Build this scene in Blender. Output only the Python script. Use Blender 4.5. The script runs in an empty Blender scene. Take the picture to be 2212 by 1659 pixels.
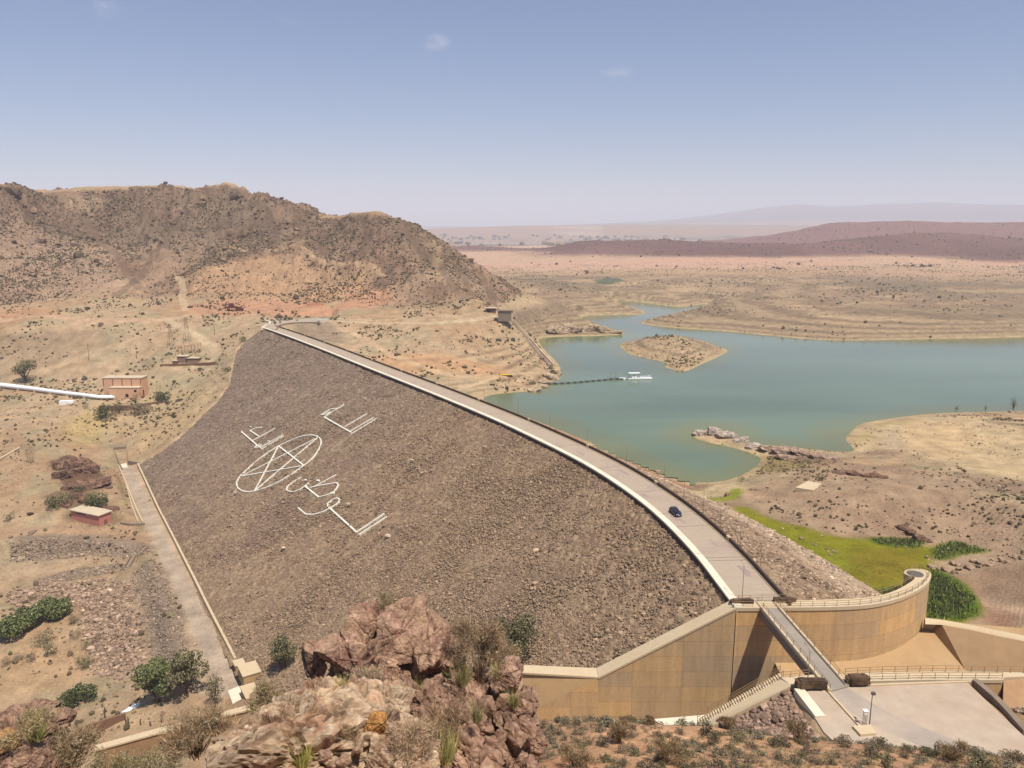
import bpy, math, random
import numpy as np

# ------------------------------------------------------------------ camera, sky, sun, exposure
SC = bpy.context.scene
COL = SC.collection
F, CX, CY, ZC = 1661.0, 1106.0, 829.5, 68.0
PITCH = math.atan((829.5 - 500.0) / F)
cam = bpy.data.cameras.new("camera")
cam.sensor_width = 36.0
cam.lens = 36.0 * F / 2212.0
cam.clip_start, cam.clip_end = 0.5, 90000.0
camo = bpy.data.objects.new("camera", cam)
camo.location = (0, 0, ZC)
camo.rotation_euler = (math.pi / 2 - PITCH, 0, 0)
COL.objects.link(camo)
SC.camera = camo

SUN = np.array([0.26, -0.33, 0.91]); SUN /= np.linalg.norm(SUN)      # towards the sun: high, right of and behind the viewer
SUN_EL = math.asin(SUN[2]); SUN_AZ = math.atan2(SUN[0], SUN[1])
world = bpy.data.worlds.new("World"); SC.world = world
world.use_nodes = True
WN = world.node_tree.nodes; WL = world.node_tree.links
bg = WN["Background"]; bg.inputs[1].default_value = 0.075
sky = WN.new("ShaderNodeTexSky"); sky.sky_type = 'NISHITA'; sky.sun_disc = False
sky.sun_elevation = SUN_EL; sky.sun_rotation = SUN_AZ
sky.altitude = 300; sky.air_density = 1.0; sky.dust_density = 0.7; sky.ozone_density = 3.0
tint = WN.new("ShaderNodeMixRGB"); tint.blend_type = 'MULTIPLY'; tint.inputs[0].default_value = 1; tint.inputs[2].default_value = (0.92, 1.0, 1.16, 1)
WL.new(sky.outputs[0], tint.inputs[1])
# a few thin scraps of cloud high in the sky: (azimuth, elevation, half width, half height, strength)
wtc = WN.new("ShaderNodeTexCoord"); wn = WN.new("ShaderNodeTexNoise"); wn.inputs["Scale"].default_value = 26; wn.inputs["Detail"].default_value = 5; wn.inputs["Roughness"].default_value = 0.65
wmp = WN.new("ShaderNodeMapping"); wmp.inputs["Scale"].default_value = (1, 1, 2.2); WL.new(wtc.outputs["Generated"], wmp.inputs[0]); WL.new(wmp.outputs[0], wn.inputs["Vector"])
src_ = tint.outputs[0]
for u_, v_, hw_, st_ in [(942, 92, 0.020, 0.55), (1340, 160, 0.024, 0.40), (630, 32, 0.022, 0.30), (215, 12, 0.028, 0.34), (1310, 150, 0.014, 0.25)]:
    x_ = (u_ - 1106.0) / 1661.0; y_ = -(v_ - 829.5) / 1661.0
    d_ = np.array([x_, math.cos(PITCH) + y_ * math.sin(PITCH), -math.sin(PITCH) + y_ * math.cos(PITCH)]); d_ /= np.linalg.norm(d_)
    vm = WN.new("ShaderNodeVectorMath"); vm.operation = 'SUBTRACT'; WL.new(wtc.outputs["Generated"], vm.inputs[0]); vm.inputs[1].default_value = tuple(d_)
    v2 = WN.new("ShaderNodeVectorMath"); v2.operation = 'MULTIPLY'; WL.new(vm.outputs[0], v2.inputs[0]); v2.inputs[1].default_value = (1, 1, 1.9)
    ln = WN.new("ShaderNodeVectorMath"); ln.operation = 'LENGTH'; WL.new(v2.outputs[0], ln.inputs[0])
    m1 = WN.new("ShaderNodeMapRange"); m1.inputs[1].default_value = hw_; m1.inputs[2].default_value = 0.0; m1.inputs[3].default_value = 0; m1.inputs[4].default_value = 1; WL.new(ln.outputs["Value"], m1.inputs[0])
    m2_ = WN.new("ShaderNodeMapRange"); m2_.inputs[1].default_value = 0.42; m2_.inputs[2].default_value = 0.75; m2_.inputs[3].default_value = 0; m2_.inputs[4].default_value = st_ * 1.4; WL.new(wn.outputs[0], m2_.inputs[0])
    mu = WN.new("ShaderNodeMath"); mu.operation = 'MULTIPLY'; mu.use_clamp = True; WL.new(m1.outputs[0], mu.inputs[0]); WL.new(m2_.outputs[0], mu.inputs[1])
    mxc = WN.new("ShaderNodeMixRGB"); WL.new(mu.outputs[0], mxc.inputs[0]); WL.new(src_, mxc.inputs[1]); mxc.inputs[2].default_value = (9.5, 9.2, 9.4, 1); src_ = mxc.outputs[0]
WL.new(src_, bg.inputs[0])
sl = bpy.data.lights.new("sun", 'SUN'); sl.energy = 5.0; sl.angle = math.radians(0.55); sl.color = (1.0, 0.95, 0.87)
so = bpy.data.objects.new("sun", sl)
so.rotation_euler = (math.pi / 2 - SUN_EL, 0, math.atan2(SUN[1], SUN[0]) + math.pi / 2)
so.location = (0, 0, 500); COL.objects.link(so)
SC.view_settings.view_transform = 'Standard'; SC.view_settings.look = 'None'
SC.view_settings.exposure = 0.25; SC.view_settings.gamma = 1.0
SC.cycles.max_bounces = 5; SC.cycles.volume_bounces = 1; SC.cycles.diffuse_bounces = 2
SC.cycles.use_denoising = True

RNG = np.random.default_rng(7)
random.seed(7)

# ------------------------------------------------------------------ helpers
def ray(u, v):
    x = (u - CX) / F; y = -(v - CY) / F
    return np.array([x, math.cos(PITCH) + y * math.sin(PITCH), -math.sin(PITCH) + y * math.cos(PITCH)])
def pz(u, v, z):
    r = ray(u, v); return np.array([0, 0, ZC]) + r * ((z - ZC) / r[2])
def py(u, v, d):
    r = ray(u, v); return np.array([0, 0, ZC]) + r * (d / r[1])
def lin(r, g, b, k=1.0):
    def f(c):
        c /= 255.0
        return k * (c / 12.92 if c <= 0.04045 else ((c + 0.055) / 1.055) ** 2.4)
    return np.array([f(r), f(g), f(b)])
def A(r, g, b): return lin(r, g, b, 1 / 1.62)          # a sunlit colour in the picture -> the surface's base colour
def smooth(a, b, x):
    t = np.clip((x - a) / (b - a), 0, 1); return t * t * (3 - 2 * t)
def hash2(ix, iy, seed):
    h = (ix.astype(np.int64) * 374761393 + iy.astype(np.int64) * 668265263 + seed * 1442695041) & 0xFFFFFFFF
    h = ((h ^ (h >> 13)) * 1274126177) & 0xFFFFFFFF
    h = ((h ^ (h >> 16)) * 2246822519) & 0xFFFFFFFF
    return ((h ^ (h >> 15)) & 0xFFFFFF) / float(0xFFFFFF)
def vnoise(x, y, seed=0):
    xi = np.floor(x); yi = np.floor(y); fx = x - xi; fy = y - yi
    fx = fx * fx * fx * (fx * (fx * 6 - 15) + 10); fy = fy * fy * fy * (fy * (fy * 6 - 15) + 10)
    a = hash2(xi, yi, seed); b = hash2(xi + 1, yi, seed); c = hash2(xi, yi + 1, seed); d = hash2(xi + 1, yi + 1, seed)
    return (a + (b - a) * fx) * (1 - fy) + (c + (d - c) * fx) * fy
def fbm(x, y, scale, octs=4, seed=0, gain=0.5, ridged=False):
    s = np.zeros_like(x, dtype=float); amp = 1.0; tot = 0; f = 1.0 / scale
    for o in range(octs):
        n = vnoise(x * f + o * 17.3, y * f - o * 9.7, seed + o * 31) * 2 - 1
        if ridged: n = 0.62 - 2 * np.abs(n)
        s += amp * n; tot += amp; amp *= gain; f *= 2.03
    return s / tot
def seg_dist(px, py_, poly, closed=True):
    """unsigned distance to a polyline, and the arc length of the nearest point"""
    P = np.asarray(poly, float); best = np.full(px.shape, 1e18); arc = np.zeros(px.shape); acc = 0.0
    n = len(P)
    for i in range(n if closed else n - 1):
        a = P[i]; b = P[(i + 1) % n]; d = b - a; L2 = d @ d
        if L2 < 1e-9: continue
        t = np.clip(((px - a[0]) * d[0] + (py_ - a[1]) * d[1]) / L2, 0, 1)
        q = (px - a[0] - t * d[0]) ** 2 + (py_ - a[1] - t * d[1]) ** 2
        m = q < best; best = np.where(m, q, best); arc = np.where(m, acc + t * math.sqrt(L2), arc)
        acc += math.sqrt(L2)
    return np.sqrt(best), arc
def inside(px, py_, poly):
    P = np.asarray(poly, float); c = np.zeros(px.shape, bool); n = len(P)
    for i in range(n):
        x1, y1 = P[i]; x2, y2 = P[(i + 1) % n]
        if y1 == y2: continue
        m = ((y1 > py_) != (y2 > py_)) & (px < (x2 - x1) * (py_ - y1) / (y2 - y1) + x1)
        c ^= m
    return c
def sdf(px, py_, poly, pad=60.0):
    """signed distance (negative inside), computed only near the polygon (far away: +pad)"""
    P = np.asarray(poly, float); out = np.full(px.shape, pad)
    m = (px > P[:, 0].min() - pad) & (px < P[:, 0].max() + pad) & (py_ > P[:, 1].min() - pad) & (py_ < P[:, 1].max() + pad)
    if m.any():
        d, _ = seg_dist(px[m], py_[m], P); ins = inside(px[m], py_[m], P)
        out[m] = np.where(ins, -d, d)
    return out
def chaikin(P, n=2, closed=True):
    P = np.asarray(P, float)
    for _ in range(n):
        if closed:
            Q = np.roll(P, -1, 0); P = np.stack([P * .75 + Q * .25, P * .25 + Q * .75], 1).reshape(-1, P.shape[1])
        else:
            a = P[:-1]; b = P[1:]
            P = np.vstack([P[:1], np.stack([a * .75 + b * .25, a * .25 + b * .75], 1).reshape(-1, P.shape[1]), P[-1:]])
    return P
def resample(P, step):
    P = np.asarray(P, float); L = np.r_[0, np.cumsum(np.linalg.norm(np.diff(P, axis=0), axis=1))]
    n = max(2, int(L[-1] / step) + 1); s = np.linspace(0, L[-1], n)
    return np.stack([np.interp(s, L, P[:, k]) for k in range(P.shape[1])], 1)

def mesh_from(name, V, Fc, mat=None, parent=None, smooth_=False, col=None, local=False):
    me = bpy.data.meshes.new(name)
    V = np.array(V, dtype=np.float32)
    p = parent
    while p is not None and not local:                 # vertices are given in the world unless local
        V -= np.array(p.location, dtype=np.float32); p = p.parent
    V = np.ascontiguousarray(V)
    if isinstance(Fc, np.ndarray):
        k = Fc.shape[1]; idx = Fc.astype(np.int32).ravel(); starts = np.arange(0, len(idx), k, dtype=np.int32)
        tot = np.full(len(Fc), k, dtype=np.int32)
    else:
        tot = np.array([len(f) for f in Fc], dtype=np.int32); idx = np.array([i for f in Fc for i in f], dtype=np.int32)
        starts = np.r_[0, np.cumsum(tot)[:-1]].astype(np.int32)
    me.vertices.add(len(V)); me.vertices.foreach_set("co", V.ravel())
    me.loops.add(len(idx)); me.loops.foreach_set("vertex_index", idx)
    me.polygons.add(len(tot)); me.polygons.foreach_set("loop_start", starts); me.polygons.foreach_set("loop_total", tot)
    me.polygons.foreach_set("use_smooth", np.full(len(tot), smooth_, dtype=bool))
    if col is not None:
        at = me.color_attributes.new("Col", 'FLOAT_COLOR', 'POINT')
        c4 = np.ones((len(V), 4), np.float32); c4[:, :3] = col; at.data.foreach_set("color", c4.ravel())
    me.update(calc_edges=True); me.validate(clean_customdata=False)
    if mat is not None: me.materials.append(mat)
    ob = bpy.data.objects.new(name, me); COL.objects.link(ob)
    if parent is not None: ob.parent = parent
    return ob
def tag(o, label=None, cat=None, group=None, kind=None):
    if label: o["label"] = label
    if cat: o["category"] = cat
    if group: o["group"] = group
    if kind: o["kind"] = kind
    return o
def empty(name, loc, label, cat, group=None, rz=0.0):
    o = bpy.data.objects.new(name, None); COL.objects.link(o); o.location = loc; o.rotation_euler = (0, 0, rz)
    o.empty_display_size = 0.3
    return tag(o, label, cat, group)

# ------------------------------------------------------------------ materials
def new_mat(name):
    m = bpy.data.materials.new(name); m.use_nodes = True
    return m, m.node_tree.nodes, m.node_tree.links, m.node_tree.nodes["Principled BSDF"]
def nnode(N, typ, **kw):
    n = N.new(typ)
    for k, v in kw.items():
        if k in n.inputs: n.inputs[k].default_value = v
        else: setattr(n, k, v)
    return n
def surf(name, rgb, rough=0.85, scale=1.0, var=0.25, bump=0.3, bscale=None, stain=None, use_col=False, spec=0.25, det=6, bdist=0.1, ramp=None):
    """a weathered surface: base colour (or the Col attribute) broken by two scales of noise, with bump; stain = second colour in patches"""
    m, N, L, B = new_mat(name)
    B.inputs["Roughness"].default_value = rough
    B.inputs["Specular IOR Level"].default_value = spec
    tc = N.new("ShaderNodeTexCoord")
    n1 = nnode(N, "ShaderNodeTexNoise", Scale=scale, Detail=det, Roughness=0.65); L.new(tc.outputs["Object"], n1.inputs["Vector"])
    n2 = nnode(N, "ShaderNodeTexNoise", Scale=scale * 0.13, Detail=3, Roughness=0.6); L.new(tc.outputs["Object"], n2.inputs["Vector"])
    if use_col:
        at = N.new("ShaderNodeVertexColor"); at.layer_name = "Col"; src = at.outputs[0]
    else:
        rg = N.new("ShaderNodeRGB"); rg.outputs[0].default_value = (*[float(c) for c in rgb], 1); src = rg.outputs[0]
    if stain is not None:
        mr = nnode(N, "ShaderNodeMapRange"); mr.inputs[1].default_value = 0.45; mr.inputs[2].default_value = 0.7
        L.new(n2.outputs[0], mr.inputs[0])
        mx = N.new("ShaderNodeMixRGB"); L.new(mr.outputs[0], mx.inputs[0]); L.new(src, mx.inputs[1]); mx.inputs[2].default_value = (*[float(c) for c in stain], 1)
        src = mx.outputs[0]
    ad = nnode(N, "ShaderNodeMath", operation='ADD'); L.new(n1.outputs[0], ad.inputs[0]); L.new(n2.outputs[0], ad.inputs[1])
    mr2 = nnode(N, "ShaderNodeMapRange"); mr2.inputs[1].default_value = 0.6; mr2.inputs[2].default_value = 1.4
    mr2.inputs[3].default_value = 1 - var; mr2.inputs[4].default_value = 1 + var; L.new(ad.outputs[0], mr2.inputs[0])
    mul = N.new("ShaderNodeMixRGB"); mul.blend_type = 'MULTIPLY'; mul.inputs[0].default_value = 1.0
    L.new(src, mul.inputs[1]); L.new(mr2.outputs[0], mul.inputs[2]); L.new(mul.outputs[0], B.inputs["Base Color"])
    if bump:
        nb = nnode(N, "ShaderNodeTexNoise", Scale=bscale or scale * 2, Detail=5, Roughness=0.7); L.new(tc.outputs["Object"], nb.inputs["Vector"])
        bp = nnode(N, "ShaderNodeBump", Strength=bump, Distance=bdist); L.new(nb.outputs[0], bp.inputs["Height"]); L.new(bp.outputs[0], B.inputs["Normal"])
    return m

# ------------------------------------------------------------------ the lie of the land
ZW = -30.0
cp = []
def Z(u, v, z): cp.append(pz(u, v, z))
def D(u, v, d): cp.append(py(u, v, d))
def W(x, y, z): cp.append(np.array([x, y, z], float))
# dam axis at crest level
CREST = np.array([(47, 118), (46.5, 131), (46, 137), (44.7, 155), (41, 178), (35.5, 198), (27, 221), (15.8, 244), (-1, 276), (-30, 324.5), (-74, 395), (-110, 454), (-149, 515), (-177, 556)], float)
CREST = resample(chaikin(CREST, 3, False), 2.0)
HW = 5.1
SD, SU = 1 / 1.87, 1 / 2.0
def dam_coord(x, y):
    d, arc = seg_dist(x, y, CREST, closed=False)
    # side: + on the downstream (left) side
    L = np.r_[0, np.cumsum(np.linalg.norm(np.diff(CREST, axis=0), axis=1))]
    i = np.clip(np.searchsorted(L, arc) - 1, 0, len(CREST) - 2)
    tx = CREST[i + 1, 0] - CREST[i, 0]; ty = CREST[i + 1, 1] - CREST[i, 1]
    side = np.sign(tx * (y - CREST[i, 1]) - ty * (x - CREST[i, 0]))
    return d * side, arc
def damz(x, y):
    d, _ = dam_coord(x, y)
    return np.where(d > 0, -np.maximum(d - HW, 0) * SD, -np.maximum(-d - HW, 0) * SU)
def dam_hit(u, v):
    """where a sight line meets the downstream face"""
    r = ray(u, v); t = np.linspace(100, 900, 3200)
    X = r[0] * t; Y = r[1] * t; Zr = ZC + r[2] * t
    m = np.nonzero(Zr < damz(X, Y))[0]; k = m[0] if len(m) else -1
    return np.array([X[k], Y[k], Zr[k]])
ABUT = [(556, 714), (528, 735), (508, 758), (500, 790), (492, 830), (465, 868), (430, 900), (385, 945), (340, 975), (305, 1000)]
TOE = [(300, 1003), (322, 1050), (345, 1100), (372, 1150), (400, 1205), (428, 1258), (455, 1312), (490, 1375), (522, 1430), (548, 1470)]
abut_w = [dam_hit(*q) for q in ABUT]
toe_w = [dam_hit(*q) for q in TOE]
for p in abut_w + toe_w: cp.append(p)
# valley left of the dam
for u, v, z in [(270, 1005, -55.5), (320, 1130, -55.5), (370, 1250, -55.6), (430, 1400, -56), (470, 1480, -56), (400, 1500, -57), (330, 1180, -56),
    (200, 1130, -55), (150, 1135, -55.5), (0, 1150, -57), (60, 1160, -57), (30, 1200, -61), (150, 1190, -60), (300, 1200, -58), (150, 1215, -61), (330, 1240, -57),
    (380, 1330, -57.2), (300, 1330, -60), (200, 1330, -63), (100, 1300, -66), (0, 1330, -66), (60, 1400, -67), (160, 1440, -67), (250, 1450, -63), (330, 1440, -60),
    (0, 1480, -67), (100, 1500, -66), (200, 1510, -65), (300, 1520, -61), (250, 1560, -60), (400, 1540, -58), (500, 1510, -56),
    (30, 1080, -52), (100, 1080, -51), (160, 1090, -51), (200, 1030, -48), (130, 960, -46), (100, 1010, -48), (0, 1000, -47), (0, 950, -45), (60, 900, -42), (150, 900, -41),
    (240, 1000, -54), (240, 950, -50), (285, 960, -49), (310, 930, -45), (210, 900, -42), (285, 866, -38), (350, 870, -38), (400, 850, -35), (240, 866, -38), (180, 866, -38.5),
    (0, 860, -39), (80, 870, -39), (60, 830, -36), (160, 830, -35), (300, 800, -29), (400, 800, -25), (460, 800, -25), (350, 787, -23), (450, 775, -21),
    (0, 790, -27), (100, 790, -27), (200, 790, -27), (0, 740, -16), (100, 745, -16), (250, 745, -15), (380, 745, -14), (470, 740, -12), (520, 710, -3),
    (450, 700, -2), (370, 690, 0), (250, 692, 0), (100, 695, 0), (0, 697, 0), (560, 693, 1), (620, 688, 1), (690, 690, 1),
    (400, 672, 4), (520, 668, 4), (620, 668, 4), (700, 650, 9), (200, 680, 3), (60, 680, 3), (760, 670, 5), (830, 655, 8), (900, 668, 4),
    # shoulder between dam and lake
    (640, 715, -4), (700, 722, -7), (760, 745, -11), (800, 755, -13), (850, 775, -17), (900, 795, -20), (960, 820, -24), (1000, 840, -27), (1010, 790, -20), (930, 760, -14),
    (800, 700, -3), (900, 703, -3), (1000, 695, -1), (1060, 688, 0), (1040, 715, -7), (950, 720, -7), (860, 720, -7), (1100, 725, -12), (1130, 765, -21), (1080, 790, -22), (1100, 830, -27), (1180, 790, -27), (1060, 845, -28), (1150, 815, -27.5),
    (1085, 690, 0), (1110, 690, -2), (1140, 700, -14), (1180, 690, -18), (1260, 690, -20), (1320, 705, -24), (1200, 710, -25),
    ]: Z(u, v, z)
# left hill: face and skyline
for u, v, d in [(0, 640, 690), (100, 650, 690), (200, 645, 700), (300, 650, 690), (400, 640, 690), (500, 640, 690), (600, 630, 700), (700, 610, 720), (800, 610, 700), (900, 620, 680), (980, 640, 670), (1040, 650, 660),
    (0, 550, 760), (100, 550, 780), (200, 580, 770), (280, 600, 770), (340, 600, 760), (450, 580, 740), (560, 570, 750), (680, 560, 750), (800, 560, 720), (900, 560, 715), (960, 580, 710), (1030, 610, 720),
    (0, 450, 840), (60, 470, 850), (130, 490, 880), (200, 500, 880), (260, 520, 870), (330, 500, 880), (420, 480, 880), (500, 480, 870), (590, 490, 860), (690, 510, 840), (760, 500, 790), (850, 500, 770), (930, 540, 760),
    (0, 383, 860), (60, 411, 950), (115, 416, 1050), (165, 416, 1090), (200, 405, 1110), (240, 410, 1090), (290, 406, 1040), (330, 400, 1000), (380, 400, 990), (420, 409, 985), (450, 400, 970), (485, 394, 960), (530, 400, 950), (560, 410, 940),
    (610, 430, 930), (660, 449, 920), (715, 467, 900), (755, 459, 870), (790, 456, 845), (825, 453, 835), (865, 466, 825), (900, 484, 815), (950, 514, 810), (1000, 548, 805), (1050, 588, 800), (1090, 620, 790), (1115, 645, 770), (1130, 668, 740)]: D(u, v, d)
for u, v, d in [(0, 383, 860), (115, 416, 1050), (200, 405, 1110), (330, 400, 1000), (485, 394, 960), (610, 430, 930), (715, 467, 900), (825, 453, 835), (900, 484, 815), (1000, 548, 805), (1060, 596, 800)]:
    p = py(u, v, d); k = p / d
    W(p[0] * 1.18, p[1] * 1.18, p[2] - 45); W(p[0] * 1.5, p[1] * 1.5, -5)
# lake bed and shores
for u, v in [(1400, 900), (1700, 850), (1900, 850), (2100, 800), (2200, 830), (1300, 860), (1600, 800), (1250, 760), (1500, 950), (1250, 880)]: Z(u, v, -36)
for u, v, z in [(1200, 650, -14), (1150, 620, -8), (1260, 640, -16), (1220, 600, -14), (1400, 610, -20), (1300, 575, -14), (1200, 560, -8), (1500, 620, -22), (1500, 590, -16), (1650, 600, -18), (1650, 640, -20),
    (1900, 690, -19), (1700, 690, -22), (2150, 690, -17), (1900, 640, -14), (2150, 640, -12), (1900, 600, -10), (2150, 600, -7), (1700, 580, -10), (2000, 575, -3),
    (1450, 745, -24), (1480, 770, -26), (1700, 660, -18), (1350, 665, -25), (1500, 640, -24),
    # right-hand bed of the lake, marsh and the rocks
    (1600, 1120, -28.5), (1700, 1170, -28.5), (1850, 1230, -28.5), (1950, 1240, -28.5), (1550, 1075, -27), (1300, 975, -27), (1400, 1010, -27), (1480, 1045, -27.5), (1200, 935, -27),
    (1640, 990, -27.5), (1560, 960, -26), (1750, 985, -26), (1830, 995, -27), (1720, 1050, -24), (1800, 1080, -22), (1900, 1075, -20), (2000, 1120, -19), (1700, 1110, -26), (1850, 1150, -24), (1950, 1180, -25),
    (2100, 1100, -18), (2200, 1120, -17), (1860, 960, -28), (1900, 910, -28.6), (2000, 930, -27.5), (2100, 970, -27), (2200, 1010, -26), (2200, 920, -25), (2100, 1050, -22), (2200, 1060, -22), (1900, 1020, -25), (2000, 1050, -23),
    (2100, 1200, -22), (2200, 1200, -20), (2050, 1230, -24), (2200, 1270, -21), (2100, 1300, -24), (2060, 1320, -25), (2180, 1340, -22), (2050, 1275, -26)]: Z(u, v, z)
# purple hills and what lies behind
for u, v, d in [(1060, 548, 2500), (1300, 558, 2150), (1500, 562, 2050), (1700, 566, 1950), (2000, 570, 1850), (2200, 574, 1800),
    (1030, 530, 3000), (1130, 541, 2600), (1200, 530, 2550), (1300, 520, 2550), (1440, 515, 2550), (1560, 522, 2550), (1640, 527, 2550), (1760, 520, 2500), (1850, 511, 2450), (1990, 500, 2400), (2080, 508, 2400), (2212, 520, 2400), (2400, 520, 2400),
    (1640, 517, 3700), (1690, 500, 3700), (1740, 489, 3700), (1830, 481, 3600), (1950, 476, 3600), (2080, 480, 3600), (2212, 479, 3600), (2450, 478, 3600)]: D(u, v, d)
for u, d in [(1200, 2950), (1440, 2950), (1640, 2950), (1990, 2900), (2212, 2900)]:
    p = py(u, 500, d); W(p[0], p[1], -5)
for u in (700, 950, 1200, 1450, 1700, 1950, 2200, 2500): p = py(u, 500, 4700); W(p[0], p[1], -8)
for u, v, d in [(900, 540, 4500), (1150, 531, 6000), (1500, 526, 6500), (1150, 510, 7600), (1400, 508, 7600), (1650, 510, 7600), (900, 497, 8600), (1000, 493, 8700), (1100, 489, 8700), (1250, 487, 8700), (1350, 486, 8700), (1500, 486, 8700), (1680, 486, 8700), (1900, 487, 8700)]: D(u, v, d)
for u in (900, 1200, 1500, 1800, 2100): p = py(u, 500, 11500); W(p[0], p[1], 90)
for u, v, d in [(1200, 487, 17000), (1400, 479, 17000), (1480, 474, 17000), (1560, 466, 17000), (1640, 450, 17000), (1720, 443, 17000), (1800, 446, 17000), (1900, 440, 17000), (2030, 438, 17000), (2100, 444, 17000), (2170, 448, 17000), (2212, 444, 17000), (2400, 440, 17000), (800, 490, 17000), (400, 490, 17000)]: D(u, v, d)
for a in (-45, -25, 0, 25, 45): W(26000 * math.sin(math.radians(a)), 26000 * math.cos(math.radians(a)), 100)
# the hill the camera stands on
for a, prof in [(-62, [(3, 64.4), (30, 45), (70, 15), (120, -25), (170, -56)]), (-40, [(3, 64.2), (12, 56), (30, 38), (60, 8), (95, -24), (130, -50), (150, -58)]), (-30, [(3, 64.2), (12, 56), (30, 37), (60, 6), (95, -26), (130, -52), (150, -58)]),
    (-20, [(3, 64.2), (12, 56), (30, 38), (60, 10), (95, -20), (130, -45), (160, -55)]), (-10, [(3, 64.2), (12, 56.5), (30, 41), (60, 16), (85, -6), (120, -36)]),
    (0, [(3, 64.2), (12, 57), (30, 42), (45, 31)]), (12, [(3, 64.2), (12, 57), (30, 42), (45, 31)]), (25, [(3, 64.2), (12, 57), (30, 42), (45, 32)]), (40, [(3, 64.4), (15, 55), (35, 40), (50, 28)]), (60, [(3, 64.4), (30, 45), (60, 30), (100, 10)])]:
    for r, z in prof: W(r * math.sin(math.radians(a)), r * math.cos(math.radians(a)), z)
# scrub slope at lower right, its brow, and the platform below it
for u, v, d in [(1150, 1650, 56), (1350, 1655, 57), (1600, 1655, 58), (1900, 1655, 60), (2200, 1655, 64), (2400, 1655, 66),
    (1160, 1556, 73), (1300, 1560, 75), (1420, 1566, 75), (1540, 1570, 76), (1700, 1590, 75), (1830, 1602, 75), (1950, 1620, 75), (2080, 1632, 74), (2200, 1642, 73),
    (1250, 1600, 66), (1500, 1610, 67), (1750, 1625, 67), (2000, 1645, 67)]: D(u, v, d)
for x, y, z in [(2, 82, 6), (15, 84, 5), (25, 86, 4), (33, 86, 2), (40, 87, 0), (50, 88, -.3), (60, 88, -.3), (70, 88, -.3), (80, 86, -.3), (90, 84, -.3), (100, 82, 0),
    (45, 96, -.3), (55, 100, -.3), (65, 102, -.3), (75, 100, -.3), (95, 95, 0), (38, 92, -3), (36, 100, -3), (30, 95, -6), (20, 95, -8), (10, 95, -9), (0, 100, -15), (-10, 110, -22),
    (10, 118, -24), (30, 118, -24), (60, 118, -22), (85, 118, -16), (105, 112, -14), (80, 128, -16), (110, 125, -14), (25, 106, -16),
    (-20, 130, -30), (-40, 140, -38), (-60, 160, -48), (-45, 178, -50), (-10, 150, -22), (120, 140, -14), (100, 150, -20)]: W(x, y, z)
cp = np.array(cp)
# dam footprint, seen from above
us_off = [(0, 55), (60, 57), (140, 56), (200, 54), (260, 46), (320, 30), (400, 14), (470, 6)]
Lc = np.r_[0, np.cumsum(np.linalg.norm(np.diff(CREST, axis=0), axis=1))]
Tn = np.gradient(CREST, axis=0); Tn /= np.linalg.norm(Tn, axis=1)[:, None]
Nl = np.stack([-Tn[:, 1], Tn[:, 0]], 1)                                   # to the downstream side
up = CREST - Nl * (HW + np.interp(Lc, [a for a, b in us_off], [b for a, b in us_off]))[:, None]
near = [(toe_w[-1][0] + 8, toe_w[-1][1] - 14), (-30, 168), (-8, 146), (2, 134), (17, 131.5), (46, 131)]
FOOT = np.vstack([np.array([(p[0], p[1]) for p in abut_w]), np.array([(p[0], p[1]) for p in toe_w]), np.array(near), np.array([(104, 133)]), up[::6]])
FOOT = FOOT[~((FOOT[:, 1] < 130.9) & (FOOT[:, 0] > 0))]

def pol(x, y): return np.arctan2(x, y), np.log(np.hypot(x, y))
ct, cr = pol(cp[:, 0], cp[:, 1])
CT = np.stack([ct, cr], 1)
K = np.linalg.norm(CT[:, None] - CT[None], axis=2)
n = len(cp); Pm = np.c_[np.ones(n), CT]
Am = np.block([[K + np.eye(n) * -0.0006, Pm], [Pm.T, np.zeros((3, 3))]])
# heights are interpolated as (z - eye) / r so that near and far ground weigh alike
rhs = np.r_[(cp[:, 2] - ZC) / np.exp(cr), 0, 0, 0]
wts = np.linalg.solve(Am, rhs)
T0, T1, NT = math.radians(-52), math.radians(52), 420
R0, R1, NR = math.log(2.5), math.log(27000), 520
gt = np.linspace(T0, T1, NT); gr = np.linspace(R0, R1, NR)
GT, GR = np.meshgrid(gt, gr)
base = np.empty(GT.size); fl = np.stack([GT.ravel(), GR.ravel()], 1)
for s in range(0, len(fl), 20000):
    q = fl[s:s + 20000]; k = np.linalg.norm(q[:, None] - CT[None], axis=2)
    base[s:s + 20000] = k @ wts[:n] + wts[n] + q @ wts[n + 1:]
base = base.reshape(GT.shape) * np.exp(GR) + ZC
base = np.clip(base, -75, 900)
gz_r, gz_t = np.gradient(base, gr, gt)
SLOPE = np.hypot(gz_r, gz_t) / np.exp(GR)
def bil(G, th, lr):
    a = np.clip((th - T0) / (T1 - T0) * (NT - 1), 0, NT - 1.001); b = np.clip((lr - R0) / (R1 - R0) * (NR - 1), 0, NR - 1.001)
    i = a.astype(int); j = b.astype(int); fa = a - i; fb = b - j
    return (G[j, i] * (1 - fa) + G[j, i + 1] * fa) * (1 - fb) + (G[j + 1, i] * (1 - fa) + G[j + 1, i + 1] * fa) * fb
def base_at(x, y): return bil(base, *pol(np.asarray(x, float), np.asarray(y, float)))
def hit(u, v, far=25000):
    """where a sight line first meets the land (before small relief)"""
    r = ray(u, v); t = np.exp(np.linspace(math.log(40), math.log(far), 4000))
    X = r[0] * t; Y = r[1] * t; Zr = ZC + r[2] * t
    m = np.nonzero(Zr < base_at(X, Y))[0]; k = m[0] if len(m) else -1
    return np.array([X[k], Y[k]])
def hits(P): return np.array([hit(*q) for q in P])

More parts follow.
